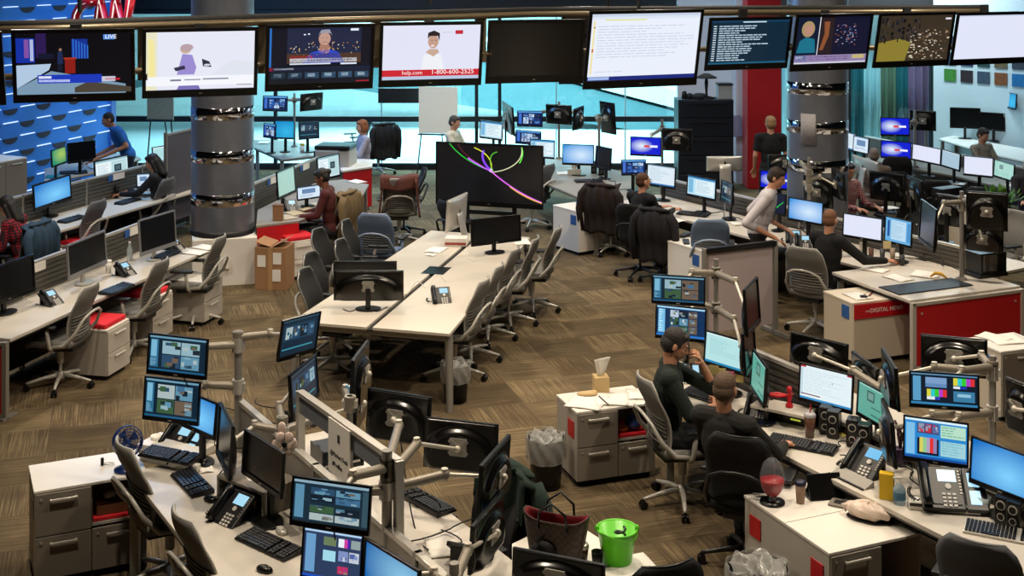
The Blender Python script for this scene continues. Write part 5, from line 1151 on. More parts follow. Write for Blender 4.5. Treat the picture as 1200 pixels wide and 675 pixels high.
# ================================================================ CENTRE BACK CLUSTER
desk([(604, 190), (640, 215), (700, 240), (748, 232), (740, 205), (690, 190), (625, 182)], label='desk with small monitors behind the big display', legs=(2, 3, 4), m=mat('grey_worktop', '8a857c'))
mF = monitor((606, 129.5, 148, 636, 130, 149), 1.55, 'ed_blue', 'editing monitor on an arm right of the cream-shirted person', mount='none')
monitor((604, 152, 168, 634, 154, 171), 1.15, 'ed_blue', 'lower editing monitor directly under the one on an arm'); monitor((621, 162, 185, 650, 165, 186), 1.05, 'app', 'white and blue monitor overlapping the top right of the big display')
mG = monitor((640, 121, 145, 670, 124, 146), 1.6, 'off', 'dark monitor back on an arm in the centre distance', mount='none', back=True)
mH = monitor((672, 127, 154, 683, 124, 148), 1.6, 'off', 'narrow dark monitor seen sideways in the centre distance', mount='none', back=True)
mI = monitor((704, 118, 155, 721, 121, 158), 1.5, 'off', 'dark upright monitor standing alone before the glass wall', mount='none', back=True)
pole(655, 186, .74, 1.75, [(mF, 1.58), (mG, 1.6), (mH, 1.6)], 'silver monitor pole in the centre distance'); pole(702, 192, .74, 1.6, [(mI, 1.5)], 'short silver pole of the upright monitor')
monitor((659, 168, 193.5, 696, 170.5, 193.5), 1.08, 'sky', 'monitor with a pale blue gradient right of the big display')
monitor((698, 170, 196, 716, 174, 200), 1.08, 'off', 'dark monitor just right of the pale blue gradient one')
mJ = monitor((738.5, 160, 182, 775, 161, 184), 1.5, 'news', 'blue news logo monitor on an arm above the person in black', mount='none')
monitor((728, 187, 206, 757, 187, 205), 1.1, 'ed_blue', 'blue monitor half hidden by the head of the person in black')
mK = monitor((776, 150, 176, 811, 151, 178), 1.5, 'off', 'monitor back with a bright arc right of the blue news logo', mount='none', back=True)
pole(776, 205, .74, 1.65, [(mJ, 1.5), (mK, 1.5)], 'silver pole behind the person in black')
monitor((758, 191.5, 217, 791.5, 196, 222.5), 1.1, 'doc', 'white document monitor right of the person in black'); monitor((805, 205, 228, 839, 210, 237), 1.1, 'app', 'monitor with a table of text behind the small white desk')
monitor((845, 209, 237, 858.5, 217, 242.5), 1.1, 'dim', 'narrow angled monitor right of the table-of-text one'); monitor((828, 184, 201, 870, 182, 200), 1.3, 'off', 'silver all-in-one computer seen from behind before the red pillar', style='imac', back=True, cat='computer', yaw=3)
_, pi_ = chairT(646, 193, 150, 'darkgrey', 'grey office chair right of the big display')
keyboard(690, 213, 10, 'black keyboard on the desk behind the white unit', group=None); speaker(696, 203, -10, 'black speaker right of the gradient monitor'); speaker(705, 205, -10, 'second black speaker right of the gradient monitor')
t = thing('tissue_box', 'tissue box with a white tissue under the gradient monitor', 'tissue box', G(673, 205, .742)); mb = MB(); mb.box((0, 0, .05), (.22, .12, .1)); mb.build('body', M_PLASTG, t, bev=.003); mb = MB(); mb.cone((0, 0, .1), (.0, 0, .2), .03, .06, 8); mb.build('tissue', M_PAPER, t)
cabinet((678, 248), (727, 241), (700, 233), .64, 'white desk unit with dark side left of the brown jacket', [(0, 1, 0, 1, 'plain')], body=M_WHITE, tagcol=mat('blue_tag', '2a5a9c', .5), tagside='L', D=None)
t = thing('notepad', 'small blue notepad on the white desk unit', 'notepad', G(684, 237, .645), .2); mb = MB(); mb.box((0, 0, .012), (.2, .14, .02)); mb.build('cover', mat('notepad_blue', '2a7ab0', .5), t); mb = MB(); mb.box((0, 0, .023), (.16, .1, .003)); mb.build('page', M_PAPER, t)
_, pj = chairT(703, 218, 60, 'dark', 'office chair carrying a dark brown coat left of the person in black')
o = coat_on_chair(0, 300, 60, mat('dark_brown_coat', '1e1210', .95, noise=.2), 'dark brown coat draped over a chair left of the person in black', name='coat', width=.27); o.location = (pj.x, pj.y, 0)
_, pk = chairT(738, 240, 62, 'black', 'black office chair of the balding person in black')
figure('person in black with balding brown hair seated with the back to the camera', seatpos(pk, 62, .12)+V3(0, 0), FA(40), shirt=mat('black_knit', '070709', .95), hair=mat('brown_hair', '4a2c18', .75, noise=.3, nscale=80), hairstyle='crop', glasses=True, headyaw=-15, voxel=.011, ov=dict(wrL=(.12, -.5, .84), wrR=(-.12, -.48, .84)))
_, pl = chairT(766, 246, 60, 'black', 'black office chair with a hanging jacket and bright blue cushion edge')
o = coat_on_chair(0, 300, 60, mat('black_jacket_cloth', '121016', .95, noise=.2), 'black jacket over the chair right of the person in black', zt=1.04); o.location = (pl.x, pl.y, 0)
# dark filing cabinets
p = P(826, 117, 23.4); rz = math.radians(2)
t = thing('filing_cabinet', 'tall dark blue filing cabinets beside the white pier', 'cabinet', (p.x+.02, 23.4, 0), rz); wd = 65/1500*23.4; zt = p.z
mb = MB(); mb.box((0, .25, zt/2), (wd, .5, zt)); mb.build('carcass', mat('dark_navy_steel', '10131c', .45), t, bev=.005)
for k in range(5): mb = MB(); hz = zt/5; mb.box((0, -.008, hz*(k+.5)), (wd*.94, .018, hz*.9)); d_ = mb.build('drawer', mat('navy_steel_front', '151a26', .4), t, bev=.004); mb = MB(); mb.box((0, -.025, hz*(k+.8)), (wd*.7, .02, .015)); mb.build('handle', M_DARK, d_)
t = thing('table_lamp', 'black table lamp with flat dark shade on the filing cabinets', 'lamp', (P(828, 100, 23.6).x, 23.62, zt)); mb = MB(); mb.lathe([(0, 0), (.16, 0), (.16, .02), (.03, .05), (.02, .1), (.035, .3), (.012, .42), (0, .42)], 20); mb.build('base', M_MATTE, t); mb = MB(); mb.lathe([(.19, .38), (.2, .39), (.06, .46), (0, .46)], 24); mb.build('lamp_shade', mat('dark_shade', '2a2622', .8), t)
t = thing('storage_crate', 'clear white crate on top of the filing cabinets', 'crate', (P(849, 110, 23.6).x, 23.62, zt)); mb = MB(); mb.box((0, 0, .13), (.26, .26, .26)); mb.build('body', mat('crate_plastic', '9a9a9a', .4), t, bev=.01); mb = MB(); mb.box((0, 0, .27), (.28, .28, .03)); mb.build('lid', M_DARK, t)
for i, (px, w_, h_) in enumerate([(802, .05, .14), (808, .06, .1), (814, .06, .08), (820, .14, .1)]):
    q = P(px, 110, 23.6); mb = MB(); mb.lathe([(0, 0), (w_, 0), (w_*.9, h_*.8), (w_*.5, h_), (0, h_)], 14); o = mb.build('jar', M_MATTE); o.location = (q.x, 23.6, zt); tag(o, 'small black object on the filing cabinets, %s' % ['leftmost and tallest', 'second from left', 'third from left', 'wide one left of the lamp'][i], 'jar')
mb = MB(); mb.box((0, 0, 0), (.28, .02, .4), ry=-.15); o = mb.build('clipboard', mat('lilac_paper', '9a98b4', .6)); o.location = P(861, 148, 24.32); tag(o, 'tilted lilac paper clipboard on the side of the white pier', 'clipboard')
# person at the pillar
b = P(903, 165, 20.3)
figure('person in black seen from behind before the red pillar, fair hair', V3(b.x, 20.3), FA(85), pose='stand', shirt=mat('black_knit', '070709'), sleeve='short', hair=mat('sandy_hair', '8a6a44', .7, noise=.3, nscale=80), hairstyle='short', voxel=.012, headyaw=10)
mL = monitor((900, 181, 201, 943, 181, 202), 1.42, 'off', 'dark monitor back below the person at the red pillar', mount='none', back=True); monitor((890.5, 198, 222, 932, 203, 223), 1.1, 'news', 'blue news logo monitor behind the head of the white-shirted person')
# ================================================================ RIGHT ROW R
sR = V3(2.1, 19.4); dR = V3(.53, -.85).normalized(); nR = V3(-dR.y, dR.x)*-1
nR = V3(dR.y, -dR.x)                        # towards the camera side
eR = sR+dR*6.0
q = lambda a, b_=0: sR+dR*a+nR*b_
up = lambda v, z: V3(v.x, v.y, z)
desk([], pts=[up(q(.2, 0), .738), up(q(.2, .85), .738), up(q(6.35, .85), .738), up(q(6.35, 0), .738)], z=.738, label='long desk row on the right with documents on its monitors', legs=(0, 1, 2, 3))
desk([], pts=[up(q(3.35, -.1), .74), up(q(3.35, -.95), .74), up(q(6, -.95), .74), up(q(6, -.1), .74)], label='desk row back to back with the long right desk row', legs=(1, 2))
partition(q(.2, -.05), q(6, -.05), .3, 1.0, 'slatted divider running along the long right desk row', tags=0)
monitor((923.5, 231, 257, 964.5, 237, 266), 1.1, 'sky', 'monitor with a pale blue desktop right of the white-shirted person')
monitor((899, 224, 250, 921, 228, 254), 1.1, 'green_trace', 'dark monitor with a green trace behind the white-shirted person')
monitor((987.5, 249, 277, 1034, 256, 285), 1.1, 'blank', 'white monitor behind the head of the black-shirted person'); monitor((1036.8, 252, 284, 1068.5, 260, 291), 1.1, 'mail', 'blue mail monitor right of the black-shirted person', mount='stand')
mb = MB(); mb.box((0, 0, 0), (.09, .003, .09)); o = mb.build('sticky_note', mat('beige_note', 'd8c490', .7)); o.location = G(1038.5, 286, .94)+V3(0, -.04, 0); tag(o, 'beige sticky note below the corner of the blue mail monitor', 'note')
monitor((999.5, 182, 200, 1030, 189, 214), 1.15, 'off', 'silver all-in-one computer seen from behind above the dark monitor on the right', style='imac', back=True, cat='computer')
monitor((1019, 199, 233, 1061, 205, 238), 1.1, 'off', 'large dark monitor back right of the silver all-in-one', back=True)
phone(930, 283, -10, 'desk phone left of the black-shirted person', sidecar=False); phone(941, 289, -10, 'second desk phone directly before the black-shirted person', sidecar=False)
keyboard(915, 295, -40, 'black keyboard in front of the white-shirted person', group=None)
cabinet((823, 294), (868, 287), (836, 274), .66, 'small white desk unit between the black jacket and the whiteboard', [(0, 1, 0, 1, 'plain')], body=M_WHITE, tagcol=mat('blue_tag', '2a5a9c'), tagside='L')
cup(814, 277, 'clear plastic cup on the small white desk unit', z=.665, m=mat('clear_plastic', 'c8d4d8'), h=.11)
keyboard(812, 252, -30, 'black keyboard on the desk behind the clear cup', group=None)
_, pm = chairT(833, 258, 85, 'blue', 'office chair with a bright blue back between desk unit and whiteboard')
b = z3(G(893, 335, 0)); b = V3(P(888, 240, 15.6).x, 15.6)
M_WS = mat('white_shirt', 'c2bcc0', .85, noise=.06)
figure('person in a white shirt with a dark lanyard leaning over the right desk', b, FA(-14), pose='stand', shirt=M_WS, sleeve='rolled', trouser=mat('black_trousers', '101014', .9), lean=17, headpitch=-22, headyaw=-8, hairstyle='short', hair=mat('dark_brown_hair', '2a1c14'), voxel=.009, collar=M_WS, lanyard=True, ov=dict(elL=(.30, .10, 1.16), wrL=(.2, -.30, .98), elR=(-.32, .12, 1.12), wrR=(-.16, -.22, .92)))
_, pn = chairT(940, 291, 52, 'grey', 'grey office chair of the black-shirted person, back to the camera')
figure('person in a black shirt with cropped reddish hair reaching right over papers', seatpos(pn, 52, .16)+V3(.1, 0), FA(38), shirt=mat('black_cotton', '07070a', .95), sleeve='long', hair=mat('reddish_crop', '6a4630', .8, noise=.3, nscale=90), hairstyle='crop', headyaw=12, headpitch=-8, voxel=.009, ov=dict(elR=(-.36, -.16, .84), wrR=(-.42, -.5, .80), elL=(.27, -.14, .82), wrL=(.2, -.42, .82)), handR=(-.1, -1, -.05))
M_OR = mat('orange_peel', 'e0820c', .5, bump=.1, nscale=200)
o = MB().sph((0, 0, .038), .038, 18).build('orange', M_OR); o.location = G(1051, 345, .665); tag(o, 'orange lying on the white counter by the lettered cabinet', 'fruit')
# red desk
aD = G(1066, 352, .74); bD = G(1196, 335, .74); uD = (bD-aD).normalized(); nD = V3(-uD.y, uD.x)
desk([], pts=[aD, bD, bD+nD*1.3, aD+nD*1.3], label='desk with a wide bright red front panel on the right', legs=(2, 3), modesty=())
t = thing('front_panel', 'bright red front panel in a silver frame right of the lettered cabinet', 'panel', z3((aD+bD)/2-nD*.03), yaw_of(aD, bD)); LL = (bD-aD).length
mb = MB(); mb.box((0, 0, .37), (LL-.06, .03, .62)); mb.build('red_face', M_RED, t, bev=.003); mb = MB(); [mb.box((s*(LL/2-.02), 0, .36), (.05, .05, .72)) for s in (-1, 1)]; mb.box((0, 0, .70), (LL, .05, .035)); mb.box((0, 0, .04), (LL, .05, .03)); mb.build('frame', M_CABBODY, t, bev=.003)
mb = MB()
for sx in (-1, 1):
    for sz in (.12, .6): mb.cone((sx*(LL/2-.12), -.015, sz), (sx*(LL/2-.12), -.024, sz), .012, .012, 12)
mb.build('fixing', M_SILVER, t)
t = cabinet((999, 355), (1065, 347.5), (1029, 334), .665, 'beige cabinet with a red DIGITAL NEWS strip', [(0, 1, 0, 1, 'plain')], body=mat('warm_beige_paint', 'c2b6a4', .55, noise=.04), tagcol=mat('blue_tag', '2a5a9c'), tagside='L', top=mat('warm_white_top', 'd8cdbb', .5), tagz=.12)
a_ = G(999, 355, .665); b_ = G(1065, 347.5, .665); wdg = (b_-a_).length
mb = MB(); mb.box((0, -.024, .57), (wdg*.99, .01, .15)); st = mb.build('red_strip', M_RED, t)
mb = MB(); text_mb(mb, 'DIGITAL NEWS', .062, Matrix.Translation((-.16, -.031, .55)) @ VERT, 0, .001); text_mb(mb, 'CNN', .022, Matrix.Translation((-.215, -.031, .56)) @ VERT, 0, .001); mb.build('lettering', M_PAPER, st)
t = thing('lanyard', 'dark red lanyard lying on the lettered cabinet', 'lanyard'); mb = MB(); mb.tube([G(1013+2.8*i, 345+3.5*math.sin(i*1.1)-.5*i, .675) for i in range(14)], .008, 6); mb.build('strap', mat('dark_red_strap', '6a1a18', .8), t)
mb = MB(); mb.box(tuple(G(1012, 348, .68)), (.07, .05, .03)); mb.build('clip', M_BLACK, t)
paper(1005, 347, 20, 'white sheet on the lettered cabinet left end', z=.667); paper(1052, 326, 30, 'white sheet under the arm of the black-shirted person'); paper(1085, 322, 60, 'curled white sheet right of the black-shirted person', w=.3)
t = thing('desk_mat', 'dark desk mat at the front of the right desks', 'mat', G(1085, 336, .742), yaw_of(aD, bD)); mb = MB(); mb.box((0, 0, .006), (1.0, .34, .012)); mb.build('mat', M_DARK, t, bev=.004)
mb = MB(); mb.tube([G(1090, 324, .77), G(1096, 320, .80), G(1103, 321, .79), G(1110, 326, .76)], [.008, .02, .02, .008], 8); tag(mb.build('banana', mat('banana_yellow', 'c89a20', .5)), 'yellow banana on papers before the thin pole', 'fruit')
mM = monitor((1132, 223, 268, 1181, 226, 272), 1.6, 'off', 'upper dark monitor back on the thin pole at the right', mount='none', back=True)
mN = monitor((1128, 262, 292, 1176, 267, 297), 1.2, 'off', 'lower dark monitor back on the thin pole at the right', mount='none', back=True)
mO = monitor((1078, 232, 282, 1096, 246, 296), 1.45, 'off', 'dark monitor seen sideways left of the thin pole at the right', mount='none', back=True)
pole(1127, 328, .74, 1.72, [(mM, 1.62), (mN, 1.55), (mO, 1.6)], 'thin bright monitor pole on the red-fronted desk', r=.024)
t = thing('document_tray', 'black framed tray stand right of the thin pole', 'tray', G(1155, 322, .742), yaw_of(aD, bD)); mb = MB(); mb.box((0, 0, .02), (.4, .26, .04)); mb.box((-.16, 0, .14), (.02, .24, .24)); mb.box((.18, 0, .14), (.02, .24, .24)); mb.box((0, 0, .26), (.38, .24, .02)); mb.build('frame', M_BLACK, t, bev=.003); mb = MB(); mb.box((0, -.02, .14), (.3, .01, .2)); mb.build('card', M_PLASTG, t)
for i, (px, py, h_, cc_) in enumerate([(1010, 300, .16, 'c8c0b0'), (1021, 303, .12, '6a4a3a'), (1034, 306, .14, '3a3a40'), (1046, 308, .17, '8a7a6a'), (1057, 311, .12, '2a2a30')]):
    cup(px, py, '%s container in the row under the right monitors' % ['white tall', 'brown', 'dark grey', 'tan tall', 'black small'][i], m=mat('container_%s' % cc_, cc_, .5), h=h_, r=.032)
# whiteboard on stand
aW = P(826, 291, 14.2); bW = P(908, 284, 14.6); t = thing('whiteboard', 'large pale mobile whiteboard with black top rail', 'whiteboard', z3((aW+bW)/2), yaw_of(aW, bW)); LW = z3(bW-aW).length; zt = aW.z
mb = MB(); mb.box((0, 0, zt/2+.05), (LW-.08, .025, zt-.16)); mb.build('board', mat('pale_board', 'b0a2a4', .45), t); mb = MB(); mb.box((0, 0, zt-.03), (LW, .08, .06)); mb.build('top_rail', M_BLACK, t, bev=.01)
mb = MB(); [mb.box((s*LW/2, 0, zt/2), (.05, .06, zt)) for s in (-1, 1)]; [mb.box((s*LW/2, 0, .03), (.05, .5, .05)) for s in (-1, 1)]; mb.build('frame', M_GREYMET, t, bev=.004)
# far right rows
desk([(1010, 185), (1062, 196), (1120, 206), (1200, 226), (1215, 205), (1130, 190), (1060, 180)], label='far right desk row under four bright white screens', legs=(0, 2, 3), m=mat('grey_worktop', '8a857c'))
mP = monitor((1031.5, 137.5, 159, 1066, 138, 160), 1.5, 'news', 'upper of the two blue news logo monitors on the far right', mount='none'); mQ = monitor((1032, 164, 185, 1068, 167, 188), 1.12, 'news', 'lower of the two blue news logo monitors on the far right, behind a head')
pole(1072, 196, .74, 1.7, [(mP, 1.5)], 'pole behind the far right news logo monitors')
monitor((993, 155, 176, 1003, 157, 179), 1.2, 'doc', 'narrow slice of a white monitor right of the second steel column'); monitor((1000, 158, 178, 1018, 162, 182), 1.2, 'slide', 'pale monitor right of the second steel column')
monitor((1069, 168.5, 187, 1102.5, 174, 195), 1.1, 'blank', 'first white screen from the left in the far right row', bez=.012); monitor((1103.5, 174, 195, 1125, 181, 201), 1.1, 'paleblue', 'pale blue screen right of the first white one in the far right row', bez=.012)
monitor((1129, 181, 206, 1164, 186, 208), 1.1, 'blank', 'third screen of the far right row, white'); monitor((1165, 186, 207, 1188.5, 193, 214), 1.1, 'mint', 'mint green screen at the right end of the far right row', bez=.012)
monitor((1113, 125.5, 150, 1149, 127, 151), 1.15, 'off', 'dark all-in-one computer in front of the photo wall', style='black'); monitor((1149, 131, 152, 1178, 133, 154), 1.12, 'off', 'dark monitor right beside the dark all-in-one at the photo wall')
monitor((1179, 108, 126, 1191, 110, 129), 1.55, 'cyan', 'small bright turquoise upright screen at the photo wall', mount='none'); desk([(1100, 162), (1117, 159), (1200, 174), (1235, 181), (1235, 196), (1160, 180)], label='white desk below the photo wall', legs=(0, 1), m=M_WHITE)
mR = monitor((1066, 129, 152, 1097, 130, 154), 1.5, 'off', 'monitor back with a curved highlight before the pink drape', mount='none', back=True); pole(1085, 188, .74, 1.6, [(mR, 1.5)], 'pole carrying the monitor back before the pink drape')
pq = P(1047, 185, 18.6); figure('person in a taupe sweater with grey cropped hair seen from behind at the far right', V3(pq.x, 19.6), FA(80), shirt=mat('taupe_knit', '5a4a40', .95), hair=mat('grey_crop', '6a6058', .8, noise=.2, nscale=80), hairstyle='crop', voxel=.012)
chairT(1052, 184, 80, 'black', 'black chair with high back below the person in the taupe sweater')
pq = P(1160, 160, 21.5); figure('person in a pale checked shirt with dark hair at the upper right edge', V3(pq.x, 21.8), FA(-60), shirt=M_PAPER, pattern=plaid('pale_check', 'b8b0a0', '6a5a50', '8a8070', 14), hairstyle='short', headpitch=-20, voxel=.012)
pq = P(1190, 170, 19.0); figure('person in a dark jacket with grey hair and glasses at the right edge', V3(pq.x+.05, 18.6), FA(-100), shirt=mat('charcoal_cloth', '1c1a22', .9), hair=mat('white_hair', 'b8b0a8', .8), hairstyle='short', glasses=True, headpitch=-10, voxel=.012)
# plant
t = thing('potted_plant', 'green leafy plant in a pot at the far right', 'plant', G(1173, 262, .74)); mb = MB(); mb.lathe([(0, 0), (.09, 0), (.12, .2), (.11, .2), (.1, .17), (0, .17)], 20); mb.build('pot', mat('grey_pot', '8f8a80', .6), t)
mb = MB(); random.seed(5)
for i in range(70):
    a_ = random.uniform(0, 2*PI); el = random.uniform(.2, 1.4); r0 = random.uniform(.05, .22); c0 = Vector((math.cos(a_)*r0, math.sin(a_)*r0, .2+.2*math.sin(el))); d0 = Vector((math.cos(a_)*math.cos(el), math.sin(a_)*math.cos(el), math.sin(el)*.8)); s0 = Vector((-math.sin(a_), math.cos(a_), 0))*.028
    L0 = random.uniform(.09, .16); mb.add([c0, c0+d0*L0*.5+s0, c0+d0*L0, c0+d0*L0*.5-s0], [(0, 1, 2, 3)], 0)
mb.build('leaves', mat('leaf_green', '4a7a2a', .6, noise=.3, nscale=9), t)
cabinet((1125, 322), (1168, 316), .5, 1.0, 'tall beige cabinet behind the lower monitor back at the right', [(0, 1, 0, 1, 'plain')], body=mat('warm_beige_paint', 'c2b6a4'), W=.5).location = z3(P(1160, 300, 17.3))
chairT(1197, 248, 200, 'grey', 'grey office chair cut by the right edge of the picture')
cabinet((1173, 412), (1228, 405), (1199, 388), .655, 'beige cabinet with blue tag and papers at the right edge', [(0, 1, .5, 1, 'drawer'), (0, 1, 0, .5, 'drawer')], body=mat('warm_beige_paint', 'c2b6a4'), tagcol=mat('blue_tag', '2a5a9c'), tagside='L')
paper(1180, 398, 10, 'white sheets on the cabinet at the right edge', z=.657, w=.35, d=.3); paper(1165, 396, 40, 'small white sheet near the blue-tagged corner at the right edge', z=.657)
for i, (px, py, lb) in enumerate([(660, 203, 'white sheets below the gradient monitor'), (700, 222, 'white papers beside the brown coat'), (790, 258, 'yellow pad on the desk right of the person in black'), (1120, 215, 'white paper heap on the far right desk row'), (1190, 218, 'papers under the mint green screen'), (870, 262, 'white papers right of the angled narrow monitor'), (1040, 244, 'pile of papers behind the right white monitor')]): paper(px, py, 20*i, lb)

# more kit in the crowded right-hand rows
mS = monitor((942, 205, 240, 976, 209, 245), 1.2, 'off', 'black monitor back on an arm right of the white-shirted person', mount='none', back=True)
mT = monitor((976, 196, 228, 990, 204, 236), 1.35, 'off', 'narrow dark monitor seen sideways left of the silver all-in-one', mount='none', back=True)
pole(948, 271, .74, 1.7, [(mS, 1.3), (mT, 1.4), (mL, 1.5)], 'silver pole with folded arms behind the pale blue desktop monitor')
monitor((1064, 203, 240, 1082, 214, 254), 1.2, 'off', 'dark angled monitor back right of the large dark back', back=True, w=.5)
monitor((1098, 226, 262, 1126, 230, 267), 1.15, 'off', 'dark monitor back just left of the upper thin-pole monitor', back=True)
for (x_, y_, f_, lb) in [(1098, 212, 70, 'black office chair below the second far right screen'), (1150, 220, 70, 'black office chair below the third far right screen'), (1076, 226, 120, 'black office chair behind the large dark monitor back')]:
    chairT(x_, y_, f_, 'black', lb)
def tower(px, py, yaw, label, z=0, h=.42, w_=.19, d_=.42):
    t = thing('computer_tower', label, 'computer', G(px, py, z), math.radians(yaw), 'computer towers under and on the desks')
    mb = MB(); mb.box((0, 0, h/2), (w_, d_, h)); mb.build('case', M_BLACK, t, bev=.006)
    mb = MB(); [mb.box((0, -d_/2-.003, h*(.9-.09*k)), (w_*.8, .004, .02)) for k in range(3)]; mb.build('drive_slots', M_DARK, t)
    mb = MB(); mb.cone((0, -d_/2, h*.55), (0, -d_/2-.006, h*.55), .012, .012, 12); mb.build('button', M_SILVER, t)
tower(1088, 276, -60, 'black computer case standing on the desk by the sideways monitor', z=.742, h=.3)
tower(1110, 246, -60, 'black computer case on the desk behind the thin pole', z=.742, h=.32)
tower(880, 352, -35, 'black computer tower on the floor right of the whiteboard')
tower(905, 342, -35, 'second black computer tower behind the grey chair of the black-shirted person')
figure('person in a red checked shirt seated behind the silver all-in-one on the right', V3(P(994, 205, 18.2).x, 18.2), FA(-60), pattern=plaid('red_white_check', '8a3038', 'b8a8a0', '5a2028', 14), hair=mat('black_hair', '120e0e'), hairstyle='short', headpitch=-20, voxel=.012)
partition(G(1015, 172, .74), G(1205, 212, .74), .3, .95, 'low divider behind the far right screens')
monitor((590, 118, 150, 602, 126, 160), 1.45, 'off', 'dark monitor seen sideways left of the upper editing monitor in the distance', mount='stand', back=True)
mb = MB(); mb.box((0, 0, 0), (.82, .05, .3)); o = mb.build('notice_board', M_DARK, bev=.004); o.location = P(467, 112, 25.85); tag(o, 'dark rectangular panel fixed to the glass wall left of the cream board', 'board')
for i, (x_, y_, lb) in enumerate([(892, 268, 'white note pad left of the white-shirted person'), (960, 298, 'papers left of the black-shirted person'), (1025, 316, 'notes beside the reaching hand'), (1064, 300, 'folded paper below the blue mail monitor')]): paper(x_, y_, 25*i, lb)
random.seed(3)
for i, (x0, y0, x1, y1, lb) in enumerate([(905, 262, 960, 282, 'black cable behind the desk phones on the right row'), (1075, 300, 1120, 318, 'black cable at the foot of the thin pole'), (820, 245, 870, 262, 'black cable behind the table-of-text monitor'), (700, 205, 745, 232, 'black cable on the desk beside the person in black')]):
    A_, B_ = G(x0, y0, .76), G(x1, y1, .76); mb = MB(); mb.tube([A_.lerp(B_, k/16)+V3(.06*math.sin(k*.8+i), .04*math.cos(k*.9), .05*abs(math.sin(k*.6))) for k in range(17)], .006, 6); tag(mb.build('cable', M_MATTE), lb, 'cable')
# ================================================================ NEAR LEFT CLUSTER (B)
sB = V3(-1.99, 9.27); dB = V3(.524, -.852).normalized(); mBn = V3(-.852, -.524).normalized()
b = lambda a, c_=0: sB+dB*a+mBn*c_
desk([], pts=[up(b(0, 0), .74), up(b(0, .78), .74), up(b(4.2, .78), .74), up(b(4.2, 0), .74)], label='near beige desk at the lower left with keyboards and phones', legs=(1,))
desk([], pts=[up(b(.0, -.04), .74), up(b(.0, -.8), .74), up(b(4.2, -.8), .74), up(b(4.2, -.04), .74)], label='desk on the far side of the near left divider, under the monitor arms', legs=(1,))
partition(b(0, -.02), b(4.2, -.02), .3, 1.1, 'low silver divider running diagonally through the near left cluster', slat=False, color=M_GREYMET)
a_ = G(352, 458, 1.47); c_ = G(467, 539, 1.47)
t = thing('raised_screen_frame', 'raised silver frame with grey strip above the near left divider', 'divider', z3((a_+c_)/2), yaw_of(a_, c_)); LF = z3(c_-a_).length
mb = MB(); mb.box((0, 0, 1.46), (LF, .05, .03)); [mb.box((s*LF/2, 0, 1.1), (.045, .05, .74)) for s in (-1, 1)]; mb.build('frame', M_SILVER, t, bev=.003); mb = MB(); mb.box((0, 0, 1.39), (LF-.05, .02, .12)); mb.build('strip', mat('slate_strip', '6a6e78', .5), t)
t2 = thing('notice_sheet', 'white notice reading Market Desk and Profiles on the raised frame', 'notice', z3((a_+c_)/2)+dB*.0, yaw_of(a_, c_))
mb = MB(); mb.box((-.02, -.035, 1.30), (.3, .006, .33)); mb.build('sheet', M_PAPER, t2); mb = MB(); text_mb(mb, '@Market Desk', .04, Matrix.Translation((-.14, -.040, 1.25)) @ VERT, 0, .0006); text_mb(mb, '#Profiles', .04, Matrix.Translation((-.11, -.040, 1.19)) @ VERT, 0, .0006); mb.box((-.02, -.0395, 1.37), (.03, .002, .05)); mb.build('lettering', mat('black_ink', '18181a', .8), t2)
m1 = monitor((173, 390, 437, 243, 398, 445), 1.55, 'edit', 'upper editing monitor at the left of the near cluster, on a pole arm', mount='none', tilt=6)
m2 = monitor((168.5, 440, 491, 234, 449, 498), 1.2, 'edit', 'lower editing monitor at the left of the near cluster, partly hidden', mount='none', tilt=6)
m3 = monitor((206, 454, 494, 253, 472, 516), 1.1, 'win', 'bright blue desktop monitor above the double desk phone', tilt=6)
m4 = monitor((256, 472, 532, 271, 498, 562), 1.1, 'off', 'narrow dark monitor seen nearly edge-on right of the blue desktop', mount='none', w=.5)
m5 = monitor((285, 503, 552, 331, 530, 586), 1.12, 'off', 'black switched-off monitor on the small riser in the near cluster')
m6 = monitor((328, 373, 427, 373, 363, 412), 1.62, 'dim', 'tilted monitor with dim thumbnails at the top of the near cluster', mount='none', tilt=-12)
m7 = monitor((341, 434, 484, 372, 420, 472), 1.25, 'dim', 'dim teal monitor seen at a steep angle below the tilted one', mount='none', w=.5)
m8 = monitor((412, 412, 470, 430, 408, 462), 1.5, 'cyan', 'narrow edge-on monitor with a thin blue strip beside the tilted one', mount='none', w=.45, tilt=2, back=True)
m8b = monitor((408, 448, 500, 424, 446, 495), 1.2, 'off', 'narrow edge-on monitor just below the one with a blue strip', mount='none', w=.45, tilt=2, back=True)
m9 = monitor((430, 454, 510, 504, 467, 522), 1.28, 'off', 'large black monitor back with a curved highlight, left of two', mount='none', back=True, tilt=-6)
m10 = monitor((497, 489, 545, 583, 498, 556), 1.2, 'off', 'large black monitor back with a curved highlight, right of two', mount='none', back=True, tilt=-6)
m11 = monitor((562, 538, 602, 595, 514, 576), 1.3, 'off', 'upper dark monitor seen from the side at the right of the near cluster', mount='none', back=True, w=.5)
m12 = monitor((552, 606, 662, 588, 582, 640), 1.1, 'dim', 'lower dark monitor seen from the side at the right of the near cluster', mount='none', back=True, w=.5)
m13 = monitor((341, 557, 614, 434, 572, 626), 1.42, 'edit3', 'large upper editing monitor at the bottom of the near cluster', mount='none', tilt=8)
m14 = monitor((353.5, 616, 678, 425, 628, 690), 1.1, 'bars3', 'lower editing monitor with colour clips at the bottom edge', mount='none', tilt=8)
m15 = monitor((426, 630, 686, 490, 668, 730), 1.1, 'win2', 'monitor with a plain blue desktop at the bottom edge', mount='none', tilt=4)
pole(0, 0, .74, 1.60, [(m1, 1.5), (m2, 1.2), (m6, 1.55)], 'bright monitor pole at the left end of the near divider', at=b(.02, .0), r=.028)
